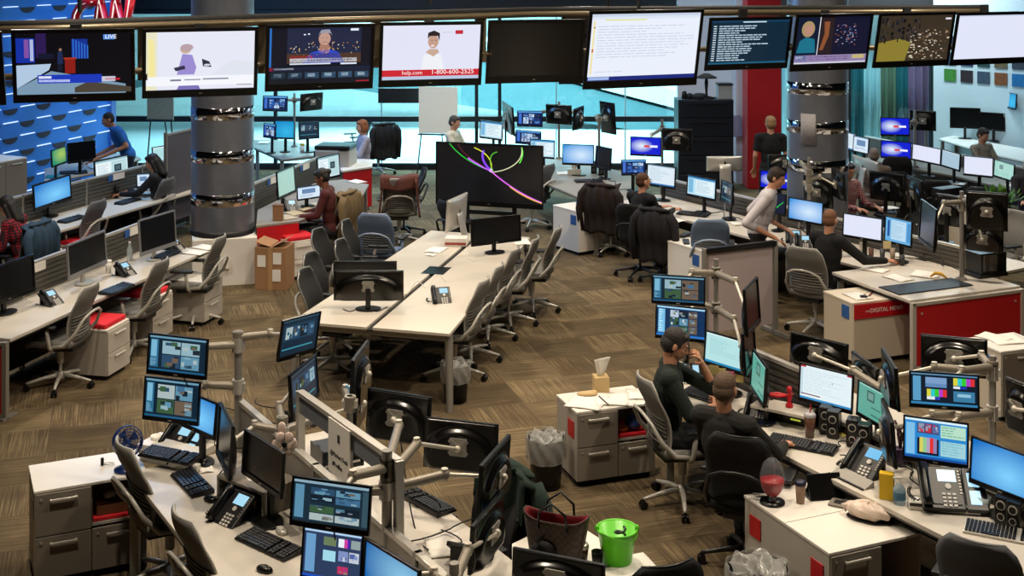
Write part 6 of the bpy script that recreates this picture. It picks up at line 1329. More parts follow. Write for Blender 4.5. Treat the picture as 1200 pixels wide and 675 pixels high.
pole(0, 0, .74, 1.2, [(m7, 1.15), (m4, 1.1), (m8b, 1.1)], 'short monitor pole behind the pinned pink flower', at=b(.75, -.05), r=.024)
pole(0, 0, .74, 1.52, [(m9, 1.42), (m10, 1.36), (m13, 1.42), (m14, 1.3), (m11, 1.30)], 'thick monitor pole with many arms in the middle of the near cluster', at=b(2.42, -.02), r=.03)
pole(0, 0, .74, 1.2, [(m12, 1.1), (m15, 1.05)], 'short monitor pole at the bottom edge of the near cluster', at=b(3.2, -.02), r=.026)
pole(0, 0, .74, 1.45, [(m8, 1.4)], 'slim monitor pole carrying the edge-on monitor with a blue strip', at=b(1.3, -.3), r=.02)
# desk things
phone(208, 524, -30, 'black desk phone with key module under the blue desktop monitor', sidecar=True, s=1.1)
t = thing('phone_riser', 'low white riser under the double desk phone', 'riser', G(205, 545, .742), math.radians(-24)); mb = MB(); mb.box((0, 0, .03), (.52, .25, .05)); mb.build('shelf', M_WHITE, t, bev=.005); t.location = G(208, 528, .742)
keyboard(199, 536, -24, 'black keyboard directly in front of the double desk phone', z=.80, group=None)
t = thing('sound_bar', 'white bar on the desk before the double desk phone', 'speaker', G(199, 546, .742), math.radians(-24)); mb = MB(); mb.box((0, 0, .025), (.5, .05, .05)); mb.build('body', M_WHITE, t, bev=.008); mb = MB(); mb.cone((0, -.026, .025), (0, -.03, .025), .009, .009, 10); mb.build('button', M_BLACK, t)
keyboard(225, 568, -57, 'black keyboard lying alone in the middle of the near left desk', group=None)
keyboard(315, 640, -40, 'black keyboard under the lower editing monitor at the bottom edge', group=None, L=.46)
phone(272, 608, -38, 'black desk phone beside the small riser', s=1.15)
mouse(239, 543, 10, 'black mouse near the white slip of paper'); mouse(247, 587, 60, 'black mouse between the two keyboards of the near left desk'); mouse(310, 669, 60, 'black mouse at the bottom edge of the near left desk')
mouse(330, 624, 30, 'pale wireless mouse above the bottom keyboard', m=M_PLASTG)
paper(241, 549, 20, 'white slip under the black mouse', w=.09, d=.16); paper(303, 560, 30, 'crumpled paper on the small riser', w=.15, d=.1, z=.9)
# riser box
q0 = G(300, 595, .742)
t = thing('monitor_riser', 'taupe riser box with a yellow note under the black monitor', 'riser', G(302, 588, .742), math.radians(-38)); mb = MB(); mb.box((0, 0, .155), (.46, .3, .02)); mb.box((-.22, 0, .075), (.02, .3, .15)); mb.box((.22, 0, .075), (.02, .3, .15)); mb.box((0, .14, .075), (.44, .02, .15)); mb.build('shelf', M_CABFRONT, t, bev=.003)
mb = MB(); mb.box((.12, -.153, .08), (.07, .003, .07)); mb.build('sticky_note', mat('yellow_note', 'd8c460', .7), t); mb = MB(); mb.box((0, -.02, .04), (.38, .22, .07)); mb.build('drive_unit', M_BLACK, t, bev=.005)
t = thing('paper_card', 'white card with black print standing by the blue desktop monitor', 'card', G(246, 528, .742), math.radians(-20)); mb = MB(); mb.box((0, 0, .08), (.07, .004, .14), rx=-.2); mb.build('card', M_PAPER, t); mb = MB(); [mb.box((-.01, -.004, .06+.03*k), (.035, .002, .015), rx=-.2) for k in range(3)]; mb.build('print', M_MATTE, t)
cup(183, 523, 'small white cup at the corner behind the double desk phone', h=.08, r=.04)
# pink flower
t = thing('paper_flower', 'pink and white paper flower pinned above the black monitor', 'decoration', G(334, 520, 1.2)); mb = MB()
for k in range(6):
    a0 = 2*PI*k/6; mb.sph((.05*math.cos(a0), -.01, .05*math.sin(a0)), (.034, .006, .034), 12)
mb.sph((-.02, 0, .1), (.028, .006, .04), 10); mb.build('petals', mat('petal_pink', 'ffe6da', .7, noise=.1), t)
mb = MB(); mb.sph((0, -.022, 0), (.02, .01, .02), 10); [mb.tube([(.02*math.cos(x), -.026, .02*math.sin(x)), (.075*math.cos(x), -.018, .075*math.sin(x))], .002, 5) for x in [2*PI*k/6+.5 for k in range(6)]]; mb.build('centre', M_BLACK, t)
mb = MB(); mb.cone((0, .01, -.02), (0, .02, -.14), .006, .006, 6); mb.build('stem', M_GREYMET, t)
# things on the far side
phone(350, 498, 150, 'desk phone with glowing blue display behind the pink flower'); paper(425, 540, 10, 'white papers beyond the raised frame', w=.3, d=.35); paper(520, 640, 10, 'pale papers under the monitor arms')
phone(548, 655, 160, 'desk phone with glowing display at the bottom beyond the arms'); keyboard(500, 590, 130, 'dark keyboard lying beyond the near divider', group=None)
t = thing('desk_tray', 'dark document tray beyond the near divider', 'tray', G(395, 545, .742), .5); mb = MB(); [mb.box((0, 0, .03+.06*k), (.3, .24, .008)) for k in range(3)]; [mb.box((s*.15, .0, .08), (.008, .24, .16)) for s in (-1, 1)]; mb.build('frame', M_BLACK, t); mb = MB(); mb.box((0, 0, .045), (.26, .22, .015)); mb.build('papers', M_PAPER, t)
for i, (x0, y0, x1, y1, sg) in enumerate([(260, 480, 330, 500, 1), (300, 470, 350, 520, -1), (410, 580, 520, 600, 1), (470, 640, 560, 610, -1), (240, 590, 300, 560, 1), (255, 560, 262, 520, 1), (575, 660, 520, 625, 1), (395, 620, 440, 660, -1)]):
    A_, B_ = G(x0, y0, .76), G(x1, y1, .76); mb = MB(); mb.tube([A_.lerp(B_, k/14)+V3(.05*math.sin(k*.7*sg), .03*math.cos(k*.9), .06*math.sin(PI*k/14)*(i % 3)+.008) for k in range(15)], .0045, 6); tag(mb.build('cable', M_MATTE), 'black cable in the near left cluster, %s' % ['from the left pole to the divider', 'by the pink flower', 'under the thick pole', 'under the right arms', 'beside the desk phone', 'at the card', 'at the bottom right', 'behind the editing monitors'][i], 'cable', 'cables in the near left cluster')
for i, (mm_, z_) in enumerate([(m1, .9), (m6, .95), (m13, .9), (m9, .9)]):
    p0 = mm_[1]+V3(0, .06, -.1); tgt = [b(.1, -.1), b(.4, -.3), b(2.3, .1), b(2.2, -.4)][i]; tgt.z = .78
    mb = MB(); mb.tube([p0.lerp(tgt, k/12)-V3(0, 0, .22*math.sin(PI*k/12)) for k in range(13)], .005, 6); tag(mb.build('cable', M_MATTE), 'black cable hanging from %s' % ['the upper left editing monitor', 'the tilted dim monitor', 'the large upper editing monitor', 'the left of the two big monitor backs'][i], 'cable')
# near left cabinet
t = cabinet((40.5, 576), (172, 554.5), .49, .66, 'wide white-topped cabinet with taupe drawers at the lower left', [(0, .5, .5, 1, 'drawer'), (0, .5, 0, .5, 'drawer'), (.5, 1, .5, 1, 'open'), (.5, 1, 0, .5, 'drawer')], tagcol=mat('grey_tag', '7f7b78', .5), tagside='L', tagz=.15)
mb = MB(); mb.box((.19, .2, .43), (.3, .3, .07)); mb.build('wooden_box', mat('brown_wood', '6a4028', .5, noise=.2, nscale=8), t, bev=.004); mb = MB(); mb.sph((.14, .15, .49), (.05, .04, .025), 10); mb.sph((.24, .16, .49), (.04, .05, .02), 10); mb.build('trinkets', M_SILVER, t)
# blue fan
t = thing('desk_fan', 'round dark blue desk fan on the lower left cabinet', 'fan', G(148, 551, .662), math.radians(40)); BL = mat('navy_plastic', '16306e', .3, coat=.3)
mb = MB(); mb.lathe([(0, 0), (.085, 0), (.085, .015), (.03, .035), (0, .035)], 24); mb.cone((0, 0, .03), (0, 0, .12), .014, .014, 12); mb.build('base', BL, t)
Rf = Matrix.Translation((0, -.02, .21)) @ Matrix.Rotation(math.radians(75), 4, 'X'); mb = MB()
for rr in (.105, .085, .065, .045): mb.tube([Rf @ Vector((rr*math.cos(2*PI*i/28), rr*math.sin(2*PI*i/28), .028-.1*(rr-.04)**1.2)) for i in range(29)], .0035, 5)
for k in range(20): a0 = 2*PI*k/20; mb.tube([Rf @ Vector((.02*math.cos(a0), .02*math.sin(a0), .032)), Rf @ Vector((.105*math.cos(a0), .105*math.sin(a0), .018)), Rf @ Vector((.1*math.cos(a0), .1*math.sin(a0), -.02))], .0022, 4)
mb.lathe([(.107, -.02), (.112, 0), (.107, .02)], 28, M=Rf); mb.build('cage', BL, t); mb = MB()
for k in range(4):
    a0 = 2*PI*k/4; mb.add([Rf @ Vector((.015*math.cos(a0), .015*math.sin(a0), -.004)), Rf @ Vector((.09*math.cos(a0), .09*math.sin(a0), -.008)), Rf @ Vector((.088*math.cos(a0+.9), .088*math.sin(a0+.9), .01)), Rf @ Vector((.02*math.cos(a0+.9), .02*math.sin(a0+.9), .004))], [(0, 1, 2, 3)])
mb.cone(tuple(Rf @ Vector((0, 0, -.03))), tuple(Rf @ Vector((0, 0, .03))), .022, .018, 14); mb.build('blades', mat('blue_blades', '2a4a8a', .4), t)
t = thing('glasses_case', 'small silver trinket beside the blue fan', 'trinket', G(128, 545, .662)); mb = MB(); mb.tube([(.035*math.cos(x/3), .02*math.sin(x/3), .01) for x in range(20)], .004, 6); mb.build('ring', M_SILVER, t); mb = MB(); mb.cone((-.05, 0, 0), (-.05, 0, .05), .012, .012, 10); mb.build('cap', M_MATTE, t)
chairT(139, 521, 35, 'grey', 'grey mesh office chair in front of the lower left cabinet'); chairT(207, 604, 35, 'grey', 'grey office chair back at the bottom edge by the near left desk')
# coat chair & bag, bucket desk
_, pz = chairT(602, 545, 215, 'black', 'office chair under the dark green cardigan right of the near cluster')
o = coat_on_chair(0, 600, 215, mat('dark_green_knit', '10241c', .95, noise=.3, nscale=60, bump=.4), 'dark green ribbed cardigan over a chair right of the near cluster', name='cardigan', width=.30, zb=.3); o.location = (pz.x, pz.y, 0)
desk([(600, 637), (664, 606), (705, 632), (765, 668), (775, 740), (600, 740)], label='small white desk at the bottom centre holding bag and green bucket', legs=(1, 2), m=M_WHITE)
m20 = monitor((600, 641, 690, 708, 662, 712), 1.05, 'off', 'large black monitor back at the bottom centre before the bag', back=True, tilt=-4, mount='stand')
t = thing('bucket', 'bright lime green bucket with a handle on the small white desk', 'bucket', G(723, 659, .742)); GR = mat('lime_plastic', '5cc41a', .35)
mb = MB(); mb.lathe([(0, 0), (.085, 0), (.115, .2), (.122, .205), (.122, .19), (.118, .19), (.11, .2), (.082, .006), (0, .006)], 32); mb.build('body', GR, t)
mb = MB(); mb.sph((-.118, 0, .2), (.015, .02, .022), 8); mb.sph((.118, 0, .2), (.015, .02, .022), 8); mb.build('ear', GR, t); mb = MB(); mb.tube([(-.12*math.cos(x), -.125*math.sin(x), .2+.02*math.sin(x*2)-.015) for x in [PI*i/12 for i in range(13)]], .004, 6); mb.build('handle', GR, t)
mb = MB(); mb.tube([(.02+.03*math.cos(x/3), .02+.03*math.sin(x/3), .15+.002*x) for x in range(22)], .008, 6); mb.build('cord_inside', M_BLACK, t)
# handbag
t = thing('handbag', 'brown checkered handbag with dark red lining on the small white desk', 'handbag', G(652, 655, .742), math.radians(-20))
def chk():
    m = bpy.data.materials.new('brown_check'); m.use_nodes = True; nt = m.node_tree; bb = nt.nodes['Principled BSDF']; c0 = nt.nodes.new('ShaderNodeTexChecker'); c0.inputs['Scale'].default_value = 45; c0.inputs[1].default_value = hexc('3c281c'); c0.inputs[2].default_value = hexc('26190f'); tc = nt.nodes.new('ShaderNodeTexCoord'); nt.links.new(tc.outputs['Object'], c0.inputs['Vector']); nt.links.new(c0.outputs[0], bb.inputs['Base Color']); bb.inputs['Roughness'].default_value = .5; return m
MCK = chk()
def bagw(u, v, k=1.0):
    a0 = 2*PI*u; rx = (.15+.05*v)*k; ry = (.085-.02*v)*k; return (rx*math.copysign(abs(math.cos(a0))**.6, math.cos(a0)), ry*math.copysign(abs(math.sin(a0))**.6, math.sin(a0)), .26*v+.02*math.cos(2*a0)*v)
mb = MB(); mb.sheet(lambda u, v: bagw(u, v), 40, 10, .006); mb.prism([(.15*math.cos(x), .08*math.sin(x)) for x in [2*PI*i/24 for i in range(24)]], 0, .012); mb.build('body', MCK, t)
mb = MB(); mb.sheet(lambda u, v: bagw(u, v*.98+.01, .95), 40, 8, .003); mb.build('lining', mat('dark_red_lining', '7a1420', .8), t)
for s in (-1, 1): mb = MB(); mb.tube([(-.09, s*.07, .2), (-.08, s*.085, .3), (0, s*.09, .36), (.08, s*.085, .3), (.09, s*.07, .2)], .008, 8); mb.build('strap', M_BLACK, t)
t = thing('pouch', 'small black pouch in front of the brown handbag', 'pouch', G(640, 660, .742), .2); mb = MB(); mb.sph((0, 0, .07), (.1, .06, .07), 14); mb.build('body', M_MATTE, t); mb = MB(); mb.tube([(-.06, 0, .12), (0, 0, .17), (.06, 0, .12)], .005, 6); mb.build('strap', M_BLACK, t)
cup(683, 658, 'dark jar with a silver lid right of the handbag', h=.09, r=.035, m=mat('amber_jar', '4a2a18', .2), lid=M_SILVER); cup(700, 664, 'black mug beside the green bucket', h=.09, r=.036, m=M_BLACK)
paper(742, 664, 20, 'white papers with black print right of the green bucket', w=.25, d=.25); paper(725, 672, 5, 'newspaper sheet below the green bucket', w=.3, d=.25)
chairT(786, 664, 110, 'black', 'black office chair top at the bottom edge right of the green bucket')
# ================================================================ CENTRE CABINET + GREEN-SHIRT PERSON
t = cabinet((676, 483), (767, 471.5), .445, .615, 'white-topped drawer cabinet with tissue box in the centre', [(0, .52, .5, 1, 'drawer'), (0, .52, 0, .5, 'drawer'), (.52, 1, .5, 1, 'open'), (.52, 1, 0, .5, 'drawer')], tagcol=M_RED, tagside='L', tagz=.17)
mb = MB(); mb.sph((.2, .1, .44), .07, 16); mb.build('blue_ball', mat('navy_plastic', '16306e'), t); mb = MB(); mb.sph((.1, .1, .4), (.06, .05, .03), 10); mb.build('orange_packet', mat('orange_wrap', 'b05a20', .5), t)
t = thing('tissue_box', 'beige tissue box with a tall white tissue on the centre cabinet', 'tissue box', G(704, 458, .617), math.radians(8)); mb = MB(); mb.box((0, 0, .065), (.125, .125, .13)); mb.build('body', mat('beige_card', 'c4a878', .7), t, bev=.003)
mb = MB(); mb.sheet(lambda u, v: ((.018+.045*v+.012*math.sin(u*2*PI*3+v))*math.cos(u*2*PI)+.01*v, (.014+.03*v)*math.sin(u*2*PI), .125+.15*v+.02*v*math.cos(u*2*PI+1)), 24, 8, .002); mb.build('tissue', M_PAPER, t)
paper(688, 471, -20, 'large white document on the left of the centre cabinet', z=.617, w=.3, d=.34, name='document', cat='document'); paper(717, 468, -5, 'second white document under the black pen on the centre cabinet', z=.617, w=.28, d=.3, name='document', cat='document')
paper(745, 462, 0, 'white pad on the right of the centre cabinet', z=.617, w=.15, d=.26)
mb = MB(); mb.cone(tuple(G(702, 464, .635)), tuple(G(713, 474, .635)), .005, .004, 8); tag(mb.build('pen', M_BLACK), 'black pen on the documents of the centre cabinet', 'pen')
t = thing('bread_roll', 'beige crumpled wrapper beside the tissue box', 'wrapper', G(688, 464, .617)); mb = MB(); mb.sph((0, 0, .02), (.09, .04, .02), 12); mb.sph((.05, .01, .025), (.04, .03, .02), 10); mb.build('wrapper', mat('beige_card', 'c4a878'), t); t.name = 'wrapper'
trash(640, 570, 'waste bin with a clear liner bag beside the centre cabinet', r=.15, h=.40)
trash(888, 742, 'waste bin with clear liner at the bottom edge beside the right cabinet', r=.19, h=.42)
_, pg1 = chairT(750, 442, 15, 'grey', 'grey office chair of the person in the dark green shirt')
gp = seatpos(pg1, 15, -.10); GS = mat('dark_green_cotton', '0d1b15', .9, noise=.12, nscale=30)
figure('person in a dark green shirt seated with a hand raised to the mouth, dark hair', gp, FA(-5), shirt=GS, sleeve='rolled', trouser=mat('black_trousers', '101014'), hair=mat('near_black_hair', '1a120e', .55, noise=.4, nscale=120, bump=1), hairstyle='short', voxel=.006, lean=3, headpitch=-24, headyaw=6, collar=GS,
       ov=dict(elL=(.20, -.36, .85), wrL=(.11, -.24, 1.10), elR=(-.25, -.14, .80), wrR=(-.02, -.34, .80)), nrmL=(-.2, .9, .2), handL=(-.55, .25, .8), curlL=1.2, handR=(1, -.1, 0), nrmR=(0, 1, -.2), curlR=.6)
_, pg2 = chairT(862, 512, 66, 'black', 'black mesh office chair with a broad back right of the centre')
figure('person in a dark grey jacket with grey-brown hair, back to the camera', pg2+V3(-.13, -.0), FA(52), shirt=mat('dark_grey_jacket', '161412', .9, noise=.1), sleeve='long', hair=mat('grey_brown_hair', '5c4838', .75, noise=.45, nscale=120, bump=1), hairstyle='crop', voxel=.006, lean=-5, headyaw=8, headpitch=-6, collar=mat('dark_grey_jacket', '161412'),
       ov=dict(elR=(-.3, -.12, .82), wrR=(-.22, -.42, .78), elL=(.28, -.14, .82), wrL=(.16, -.42, .78)))
# ================================================================ NEAR RIGHT CLUSTER (C)
sC = V3(1.55, 11.17); dC = V3(.485, -.875).normalized(); nC = V3(-.875, -.485).normalized()
cq = lambda a, c_=0: sC+dC*a+nC*c_
desk([], pts=[up(cq(-.3, 0), .74), up(cq(.45, .62), .74), up(cq(5.6, .64), .74), up(cq(5.6, 0), .74)], label='near right beige desk row with keyboards, speakers and phones', legs=(0, 1))
desk([], pts=[up(cq(.3, -.06), .74), up(cq(.3, -.75), .74), up(cq(5.6, -.75), .74), up(cq(5.6, -.06), .74)], label='desk on the far side of the near right divider', legs=(1, 2))
partition(cq(.3, -.03), cq(1.75, -.03), .3, 1.1, 'silver divider rail beside the whiteboard in the near right cluster', slat=True)
partition(cq(1.8, -.03), cq(5.6, -.03), .3, .84, 'low silver divider behind the speakers in the near right cluster', slat=True)
r1 = monitor((763.5, 321, 355, 826.5, 325, 359), 1.55, 'edit', 'upper editing monitor above the person in dark green', mount='none', tilt=6)
r2 = monitor((768, 356, 395, 827.5, 362, 402), 1.2, 'edit2', 'lower editing monitor just above the head of the person in dark green', mount='none', tilt=6)
r3 = monitor((825.5, 386, 426, 878, 402, 441.5), 1.08, 'docc', 'pale turquoise document monitor with sticky notes on its lower edge', tilt=6)
r4 = monitor((874, 345, 400, 889, 318, 372), 1.55, 'off', 'upper dark monitor seen edge-on beside the whiteboard', mount='none', w=.46, back=False)
r5 = monitor((872, 392, 442, 884, 372, 420), 1.25, 'off', 'lower dark monitor seen edge-on beside the whiteboard', mount='none', w=.46)
r6 = monitor((881, 408, 455, 897, 430, 478), 1.08, 'tealdoc', 'dark teal monitor seen edge-on right of the sticky notes', w=.46)
for i, (px, py, cc_, lb) in enumerate([(837, 434, 'c8b878', 'olive sticky note, leftmost under the pale turquoise monitor'), (845, 437.5, 'e0cc80', 'yellow sticky note second under the pale turquoise monitor'), (855, 441, 'e07898', 'pink sticky note under the pale turquoise monitor'), (866, 442, 'dcc880', 'yellow sticky note at the right under the pale turquoise monitor')]):
    mb = MB(); mb.box((0, 0, 0), (.075, .003, .085), rz=math.radians(-22), rx=.1); o = mb.build('sticky_note', mat('note_'+cc_, cc_, .7)); pp = P(px, py, r3[1].y-.05-.012*i); o.location = pp; tag(o, lb, 'note')
r7 = monitor((926, 388, 424, 993, 404, 440), 1.2, 'off', 'black monitor back on an arm behind the large white monitor', mount='none', back=True, tilt=-4)
r8 = monitor((936, 423, 470, 999.5, 441, 484), 1.05, 'docw', 'large white document monitor in the near right cluster', tilt=5)
r9 = monitor((1005, 443, 486, 1038, 462, 504), 1.05, 'tealdoc', 'teal green document monitor right of the large white one', tilt=4)
r10 = monitor((1078.7, 391, 436, 1157, 399, 443), 1.35, 'off', 'large black monitor back with curved highlight before the red panel', mount='none', back=True, tilt=-6)
r11 = monitor((1065, 434, 476, 1147.5, 440, 482), 1.42, 'bars', 'upper monitor with colour bars in the near right cluster', mount='none', tilt=6)
r12 = monitor((1058, 487, 537, 1135, 496, 550), 1.08, 'bars2', 'lower monitor with colour bars above the double desk phone', mount='none', tilt=6)
r13 = monitor((1136.5, 511, 563, 1212, 536, 594), 1.05, 'win', 'bright blue desktop monitor at the right edge of the picture', tilt=5)
r14 = monitor((1036, 404, 450, 1052, 434, 488), 1.35, 'off', 'upper dark monitor seen edge-on left of the colour bars', mount='none', back=True, w=.48)
r15 = monitor((1036, 468, 520, 1048, 492, 548), 1.1, 'off', 'lower dark monitor seen edge-on right of the teal document', mount='none', back=True, w=.48)
r16 = monitor((1000, 410, 446, 1030, 432, 470), 1.12, 'off', 'black monitor back between the white and colour bar monitors', mount='none', back=True)
pole(0, 0, .74, 1.72, [(r1, 1.6), (r2, 1.3), (r4, 1.6), (r5, 1.3)], 'tall silver monitor pole in front of the whiteboard', at=V3(*(lambda p_: (p_.x, p_.y))(P(839, 400, 10.95))), r=.022)
pole(0, 0, .74, 1.3, [(r7, 1.15), (r16, 1.1)], 'monitor pole behind the large white monitor', at=cq(2.2, -.1), r=.022)
pole(0, 0, .74, 1.5, [(r11, 1.42), (r12, 1.1), (r14, 1.38), (r15, 1.1), (r10, 1.4)], 'monitor pole behind the colour bar monitors', at=V3(P(1163, 450, 9.0).x, 9.0), r=.024)
r17 = monitor((1180, 440, 500, 1215, 455, 515), 1.3, 'off', 'dark monitor back at the right edge behind the blue desktop monitor', mount='none', back=True)
pole(0, 0, .74, 1.45, [(r17, 1.4)], 'monitor pole near the right edge of the picture', at=cq(4.4, -.05), r=.024)
phone(795, 446, 0, 'black desk phone with key module in front of the person in dark green', sidecar=True)
t = thing('bottle', 'dark slim bottle left of the sticky notes', 'bottle', G(804, 424, .742)); mb = MB(); mb.lathe([(0, 0), (.03, 0), (.032, .13), (.012, .2), (.012, .26), (0, .26)], 16); mb.build('body', mat('dark_bottle', '0e0c0a', .15), t); mb = MB(); mb.cone((0, 0, .255), (0, 0, .27), .015, .015, 12); mb.build('cap', M_DARK, t)
keyboard(827, 466, -48, 'black keyboard before the pale turquoise monitor', group=None, L=.42); keyboard(940, 523, -30, 'long black keyboard under the large white monitor', group=None, L=.5)
phone(888, 488, -25, 'grey-keyed desk phone right of the grey-brown-haired person', sidecar=False)
t = thing('rack_unit', 'black control box with blue lights below the red tools', 'control box', G(921, 490, .742), math.radians(-35)); mb = MB(); mb.box((0, 0, .05), (.42, .2, .1)); mb.build('case', M_BLACK, t, bev=.004); mb = MB(); [mb.box((-.16+.05*k, -.101, .07), (.03, .003, .012)) for k in range(5)]; mb.build('lights', emit('3a70c0', .8), t); mb = MB(); mb.box((.12, -.101, .04), (.08, .003, .012)); mb.build('yellow_mark', emit('c8d040', .7), t)
t = thing('shelf_box', 'pale box with red tools on the desk left of the large white monitor', 'box', G(918, 478, .85), math.radians(-35)); mb = MB(); mb.box((0, 0, .0), (.45, .22, .02)); mb.build('top', M_DESK, t); mb = MB(); mb.box((0, .08, -.05), (.44, .02, .09)); mb.build('rear', M_DARK, t)
t = thing('red_tool', 'bright red tool lying on the pale box', 'tool', G(911, 465, .87), math.radians(-10)); mb = MB(); mb.tube([(-.1, 0, .01), (0, .03, .015), (.1, 0, .01)], .013, 8); mb.tube([(-.1, 0, .01), (0, -.03, .015), (.1, 0, .01)], .013, 8); mb.build('body', mat('tool_red', 'c8202a', .4), t); mb = MB(); mb.sph((.1, 0, .012), .016, 8); mb.build('tip', M_SILVER, t)
t = thing('red_figurine', 'small red figurine standing before the large white monitor', 'figurine', G(925, 477, .86)); mb = MB(); mb.lathe([(0, 0), (.03, 0), (.028, .02), (.012, .04), (.02, .08), (.01, .1), (.022, .13), (.016, .155), (0, .16)], 14); mb.build('body', mat('tool_red', 'c8202a'), t); mb = MB(); mb.cone((-.03, 0, .09), (.03, 0, .1), .008, .008, 8); mb.build('arms', mat('tool_red', 'c8202a'), t)
cup(949, 512, 'clear iced drink cup with a red straw', m=mat('brown_drink', '6a4838', .2, alpha=.8), lid=mat('clear_lid', 'c8c8cc', .2, alpha=.7), straw=M_RED, h=.16, r=.042)
for (px, py, lb) in [(968, 507, 'black speaker with two rings left in the row under the white monitor'), (977, 512, 'second black speaker under the white monitor'), (1000, 522, 'black speaker below the teal green monitor'), (1013, 529, 'black speaker right of the red cup')]: speaker(px, py, -25, lb)
cup(1006, 530, 'small red cup between two speakers', h=.09, r=.026, m=M_RED); cup(965, 508, 'small orange cup among the speakers', h=.08, r=.024, m=mat('orange_wrap', 'd08020', .5))
paper(986, 508, 40, 'yellow note sheet under the white monitor', w=.09, d=.12, m=mat('yellow_note', 'd8c460'))
t = thing('blue_headset', 'blue and black headphones hanging under the edge-on teal monitor', 'headphones', G(890, 462, .75)); mb = MB(); mb.tube([(-.05, 0, .03), (-.055, 0, .1), (0, 0, .17), (.055, 0, .1), (.05, 0, .03)], .012, 8); mb.build('band', M_BLACK, t); mb = MB(); mb.sph((-.05, -.01, .05), (.018, .03, .035), 10); mb.sph((.05, -.01, .05), (.018, .03, .035), 10); mb.build('ear_pad', mat('bright_blue_pad', '1f60c0', .4), t)
phone(1014, 553, -50, 'large black desk phone with blue lit strip before the lower colour bar monitor', lcd=M_LCD2, s=1.25)
t = thing('phone_cradle', 'silver sloped stand beside the large black desk phone', 'stand', G(998, 563, .742), math.radians(-60)); mb = MB(); mb.add([(-.16, -.05, 0), (.16, -.05, 0), (.16, .05, 0), (-.16, .05, 0), (-.16, .05, .04), (.16, .05, .04)], [(3, 2, 1, 0), (0, 1, 5, 4), (2, 3, 4, 5), (0, 4, 3), (1, 2, 5)]); mb.build('wedge', M_GREYMET, t, bev=.004); mb = MB(); mb.box((0, -.055, .006), (.32, .012, .012)); mb.build('lip', M_BLACK, t)
phone(1103, 585, -8, 'black desk phone with two lit key modules under the lower colour bars', sidecar=True, s=1.35, z=.79)
t = thing('sound_bar', 'white and black bar below the phone with lit key modules', 'speaker', G(1106, 597, .742), math.radians(-12)); mb = MB(); mb.box((0, 0, .025), (.44, .1, .05)); mb.build('body', M_WHITE, t, bev=.006); mb = MB(); mb.box((0, -.051, .035), (.43, .003, .02)); mb.build('grille', M_BLACK, t)
t = thing('carton', 'yellow packet behind the sanitizer bottle', 'packet', G(1039, 584, .742), math.radians(-20)); mb = MB(); mb.box((0, 0, .085), (.09, .06, .17)); mb.build('body', mat('yellow_pack', 'd8b010', .5), t, bev=.003); mb = MB(); mb.box((.047, 0, .08), (.003, .045, .12)); mb.build('side_print', M_GREYMET, t); t.name = 'packet'
t = thing('sanitizer_bottle', 'clear pump bottle of hand sanitizer right of the yellow packet', 'bottle', G(1054, 590, .742)); mb = MB(); mb.lathe([(0, 0), (.038, 0), (.04, .1), (.016, .125), (.016, .135), (0, .135)], 20); mb.build('body', mat('clear_gel', '9ab8c8', .1, alpha=.6), t); mb = MB(); mb.cone((0, 0, .135), (0, 0, .16), .014, .01, 12); mb.box((-.015, 0, .167), (.05, .012, .01)); mb.build('pump', M_WHITE, t); mb = MB(); mb.lathe([(.0405, .03), (.0405, .08)], 20); mb.build('label', mat('blue_label', '3a6a8a', .5), t)
speaker(1176, 612, -40, 'black speaker with silver rings under the right edge monitor', h=.17); speaker(1190, 618, -40, 'second black speaker under the right edge monitor, cut off', h=.17)
cup(1153, 600, 'clear glass tumbler left of the right edge speakers', m=mat('clear_plastic', 'c8d4d8'), h=.1, r=.045)
keyboard(1180, 628, -27, 'black and silver keyboard at the lower right edge', group=None, L=.5, m=M_SILVER, keym=M_BLACK)
t = thing('vase', 'dark purple vase left of the lower colour bars monitor', 'vase', G(1055, 545, .742)); mb = MB(); mb.lathe([(0, 0), (.04, 0), (.055, .05), (.035, .1), (.045, .12), (0, .12)], 18); mb.build('body', mat('purple_glaze', '2c1634', .3), t); mb = MB()
for k in range(12): mb.tube([(0, 0, .1), (.02*math.cos(k), .02*math.sin(k), .22), (.05*math.cos(k*2.1), .05*math.sin(k*2.1), .3)], .006, 5)
mb.build('dried_stems', mat('dry_stem', '3a1f24', .9), t)
# right cabinet
t = cabinet((972, 648), (1079, 624), .93, .62, 'long white-topped cabinet at the lower right with the red glass jar', [(0, .55, .5, 1, 'drawer'), (0, .55, 0, .5, 'drawer'), (.55, 1, 0, 1, 'open')], tagcol=M_RED, tagside='L', tagz=.17)
mb = MB(); w0 = (G(1079, 624, .62)-G(972, 648, .62)).length; mb.box((-w0/2-.004, .80, .45), (.008, .13, .14)); mb.build('side_tag', M_RED, t, bev=.004); mb = MB(); mb.box((0, .46, .6205), (w0, .004, .002)); mb.build('seam', M_CABFRONT, t); mb = MB(); mb.box((w0*.25, .2, .12), (w0*.36, .3, .12)); mb.build('red_box', M_REDF, t, bev=.02)
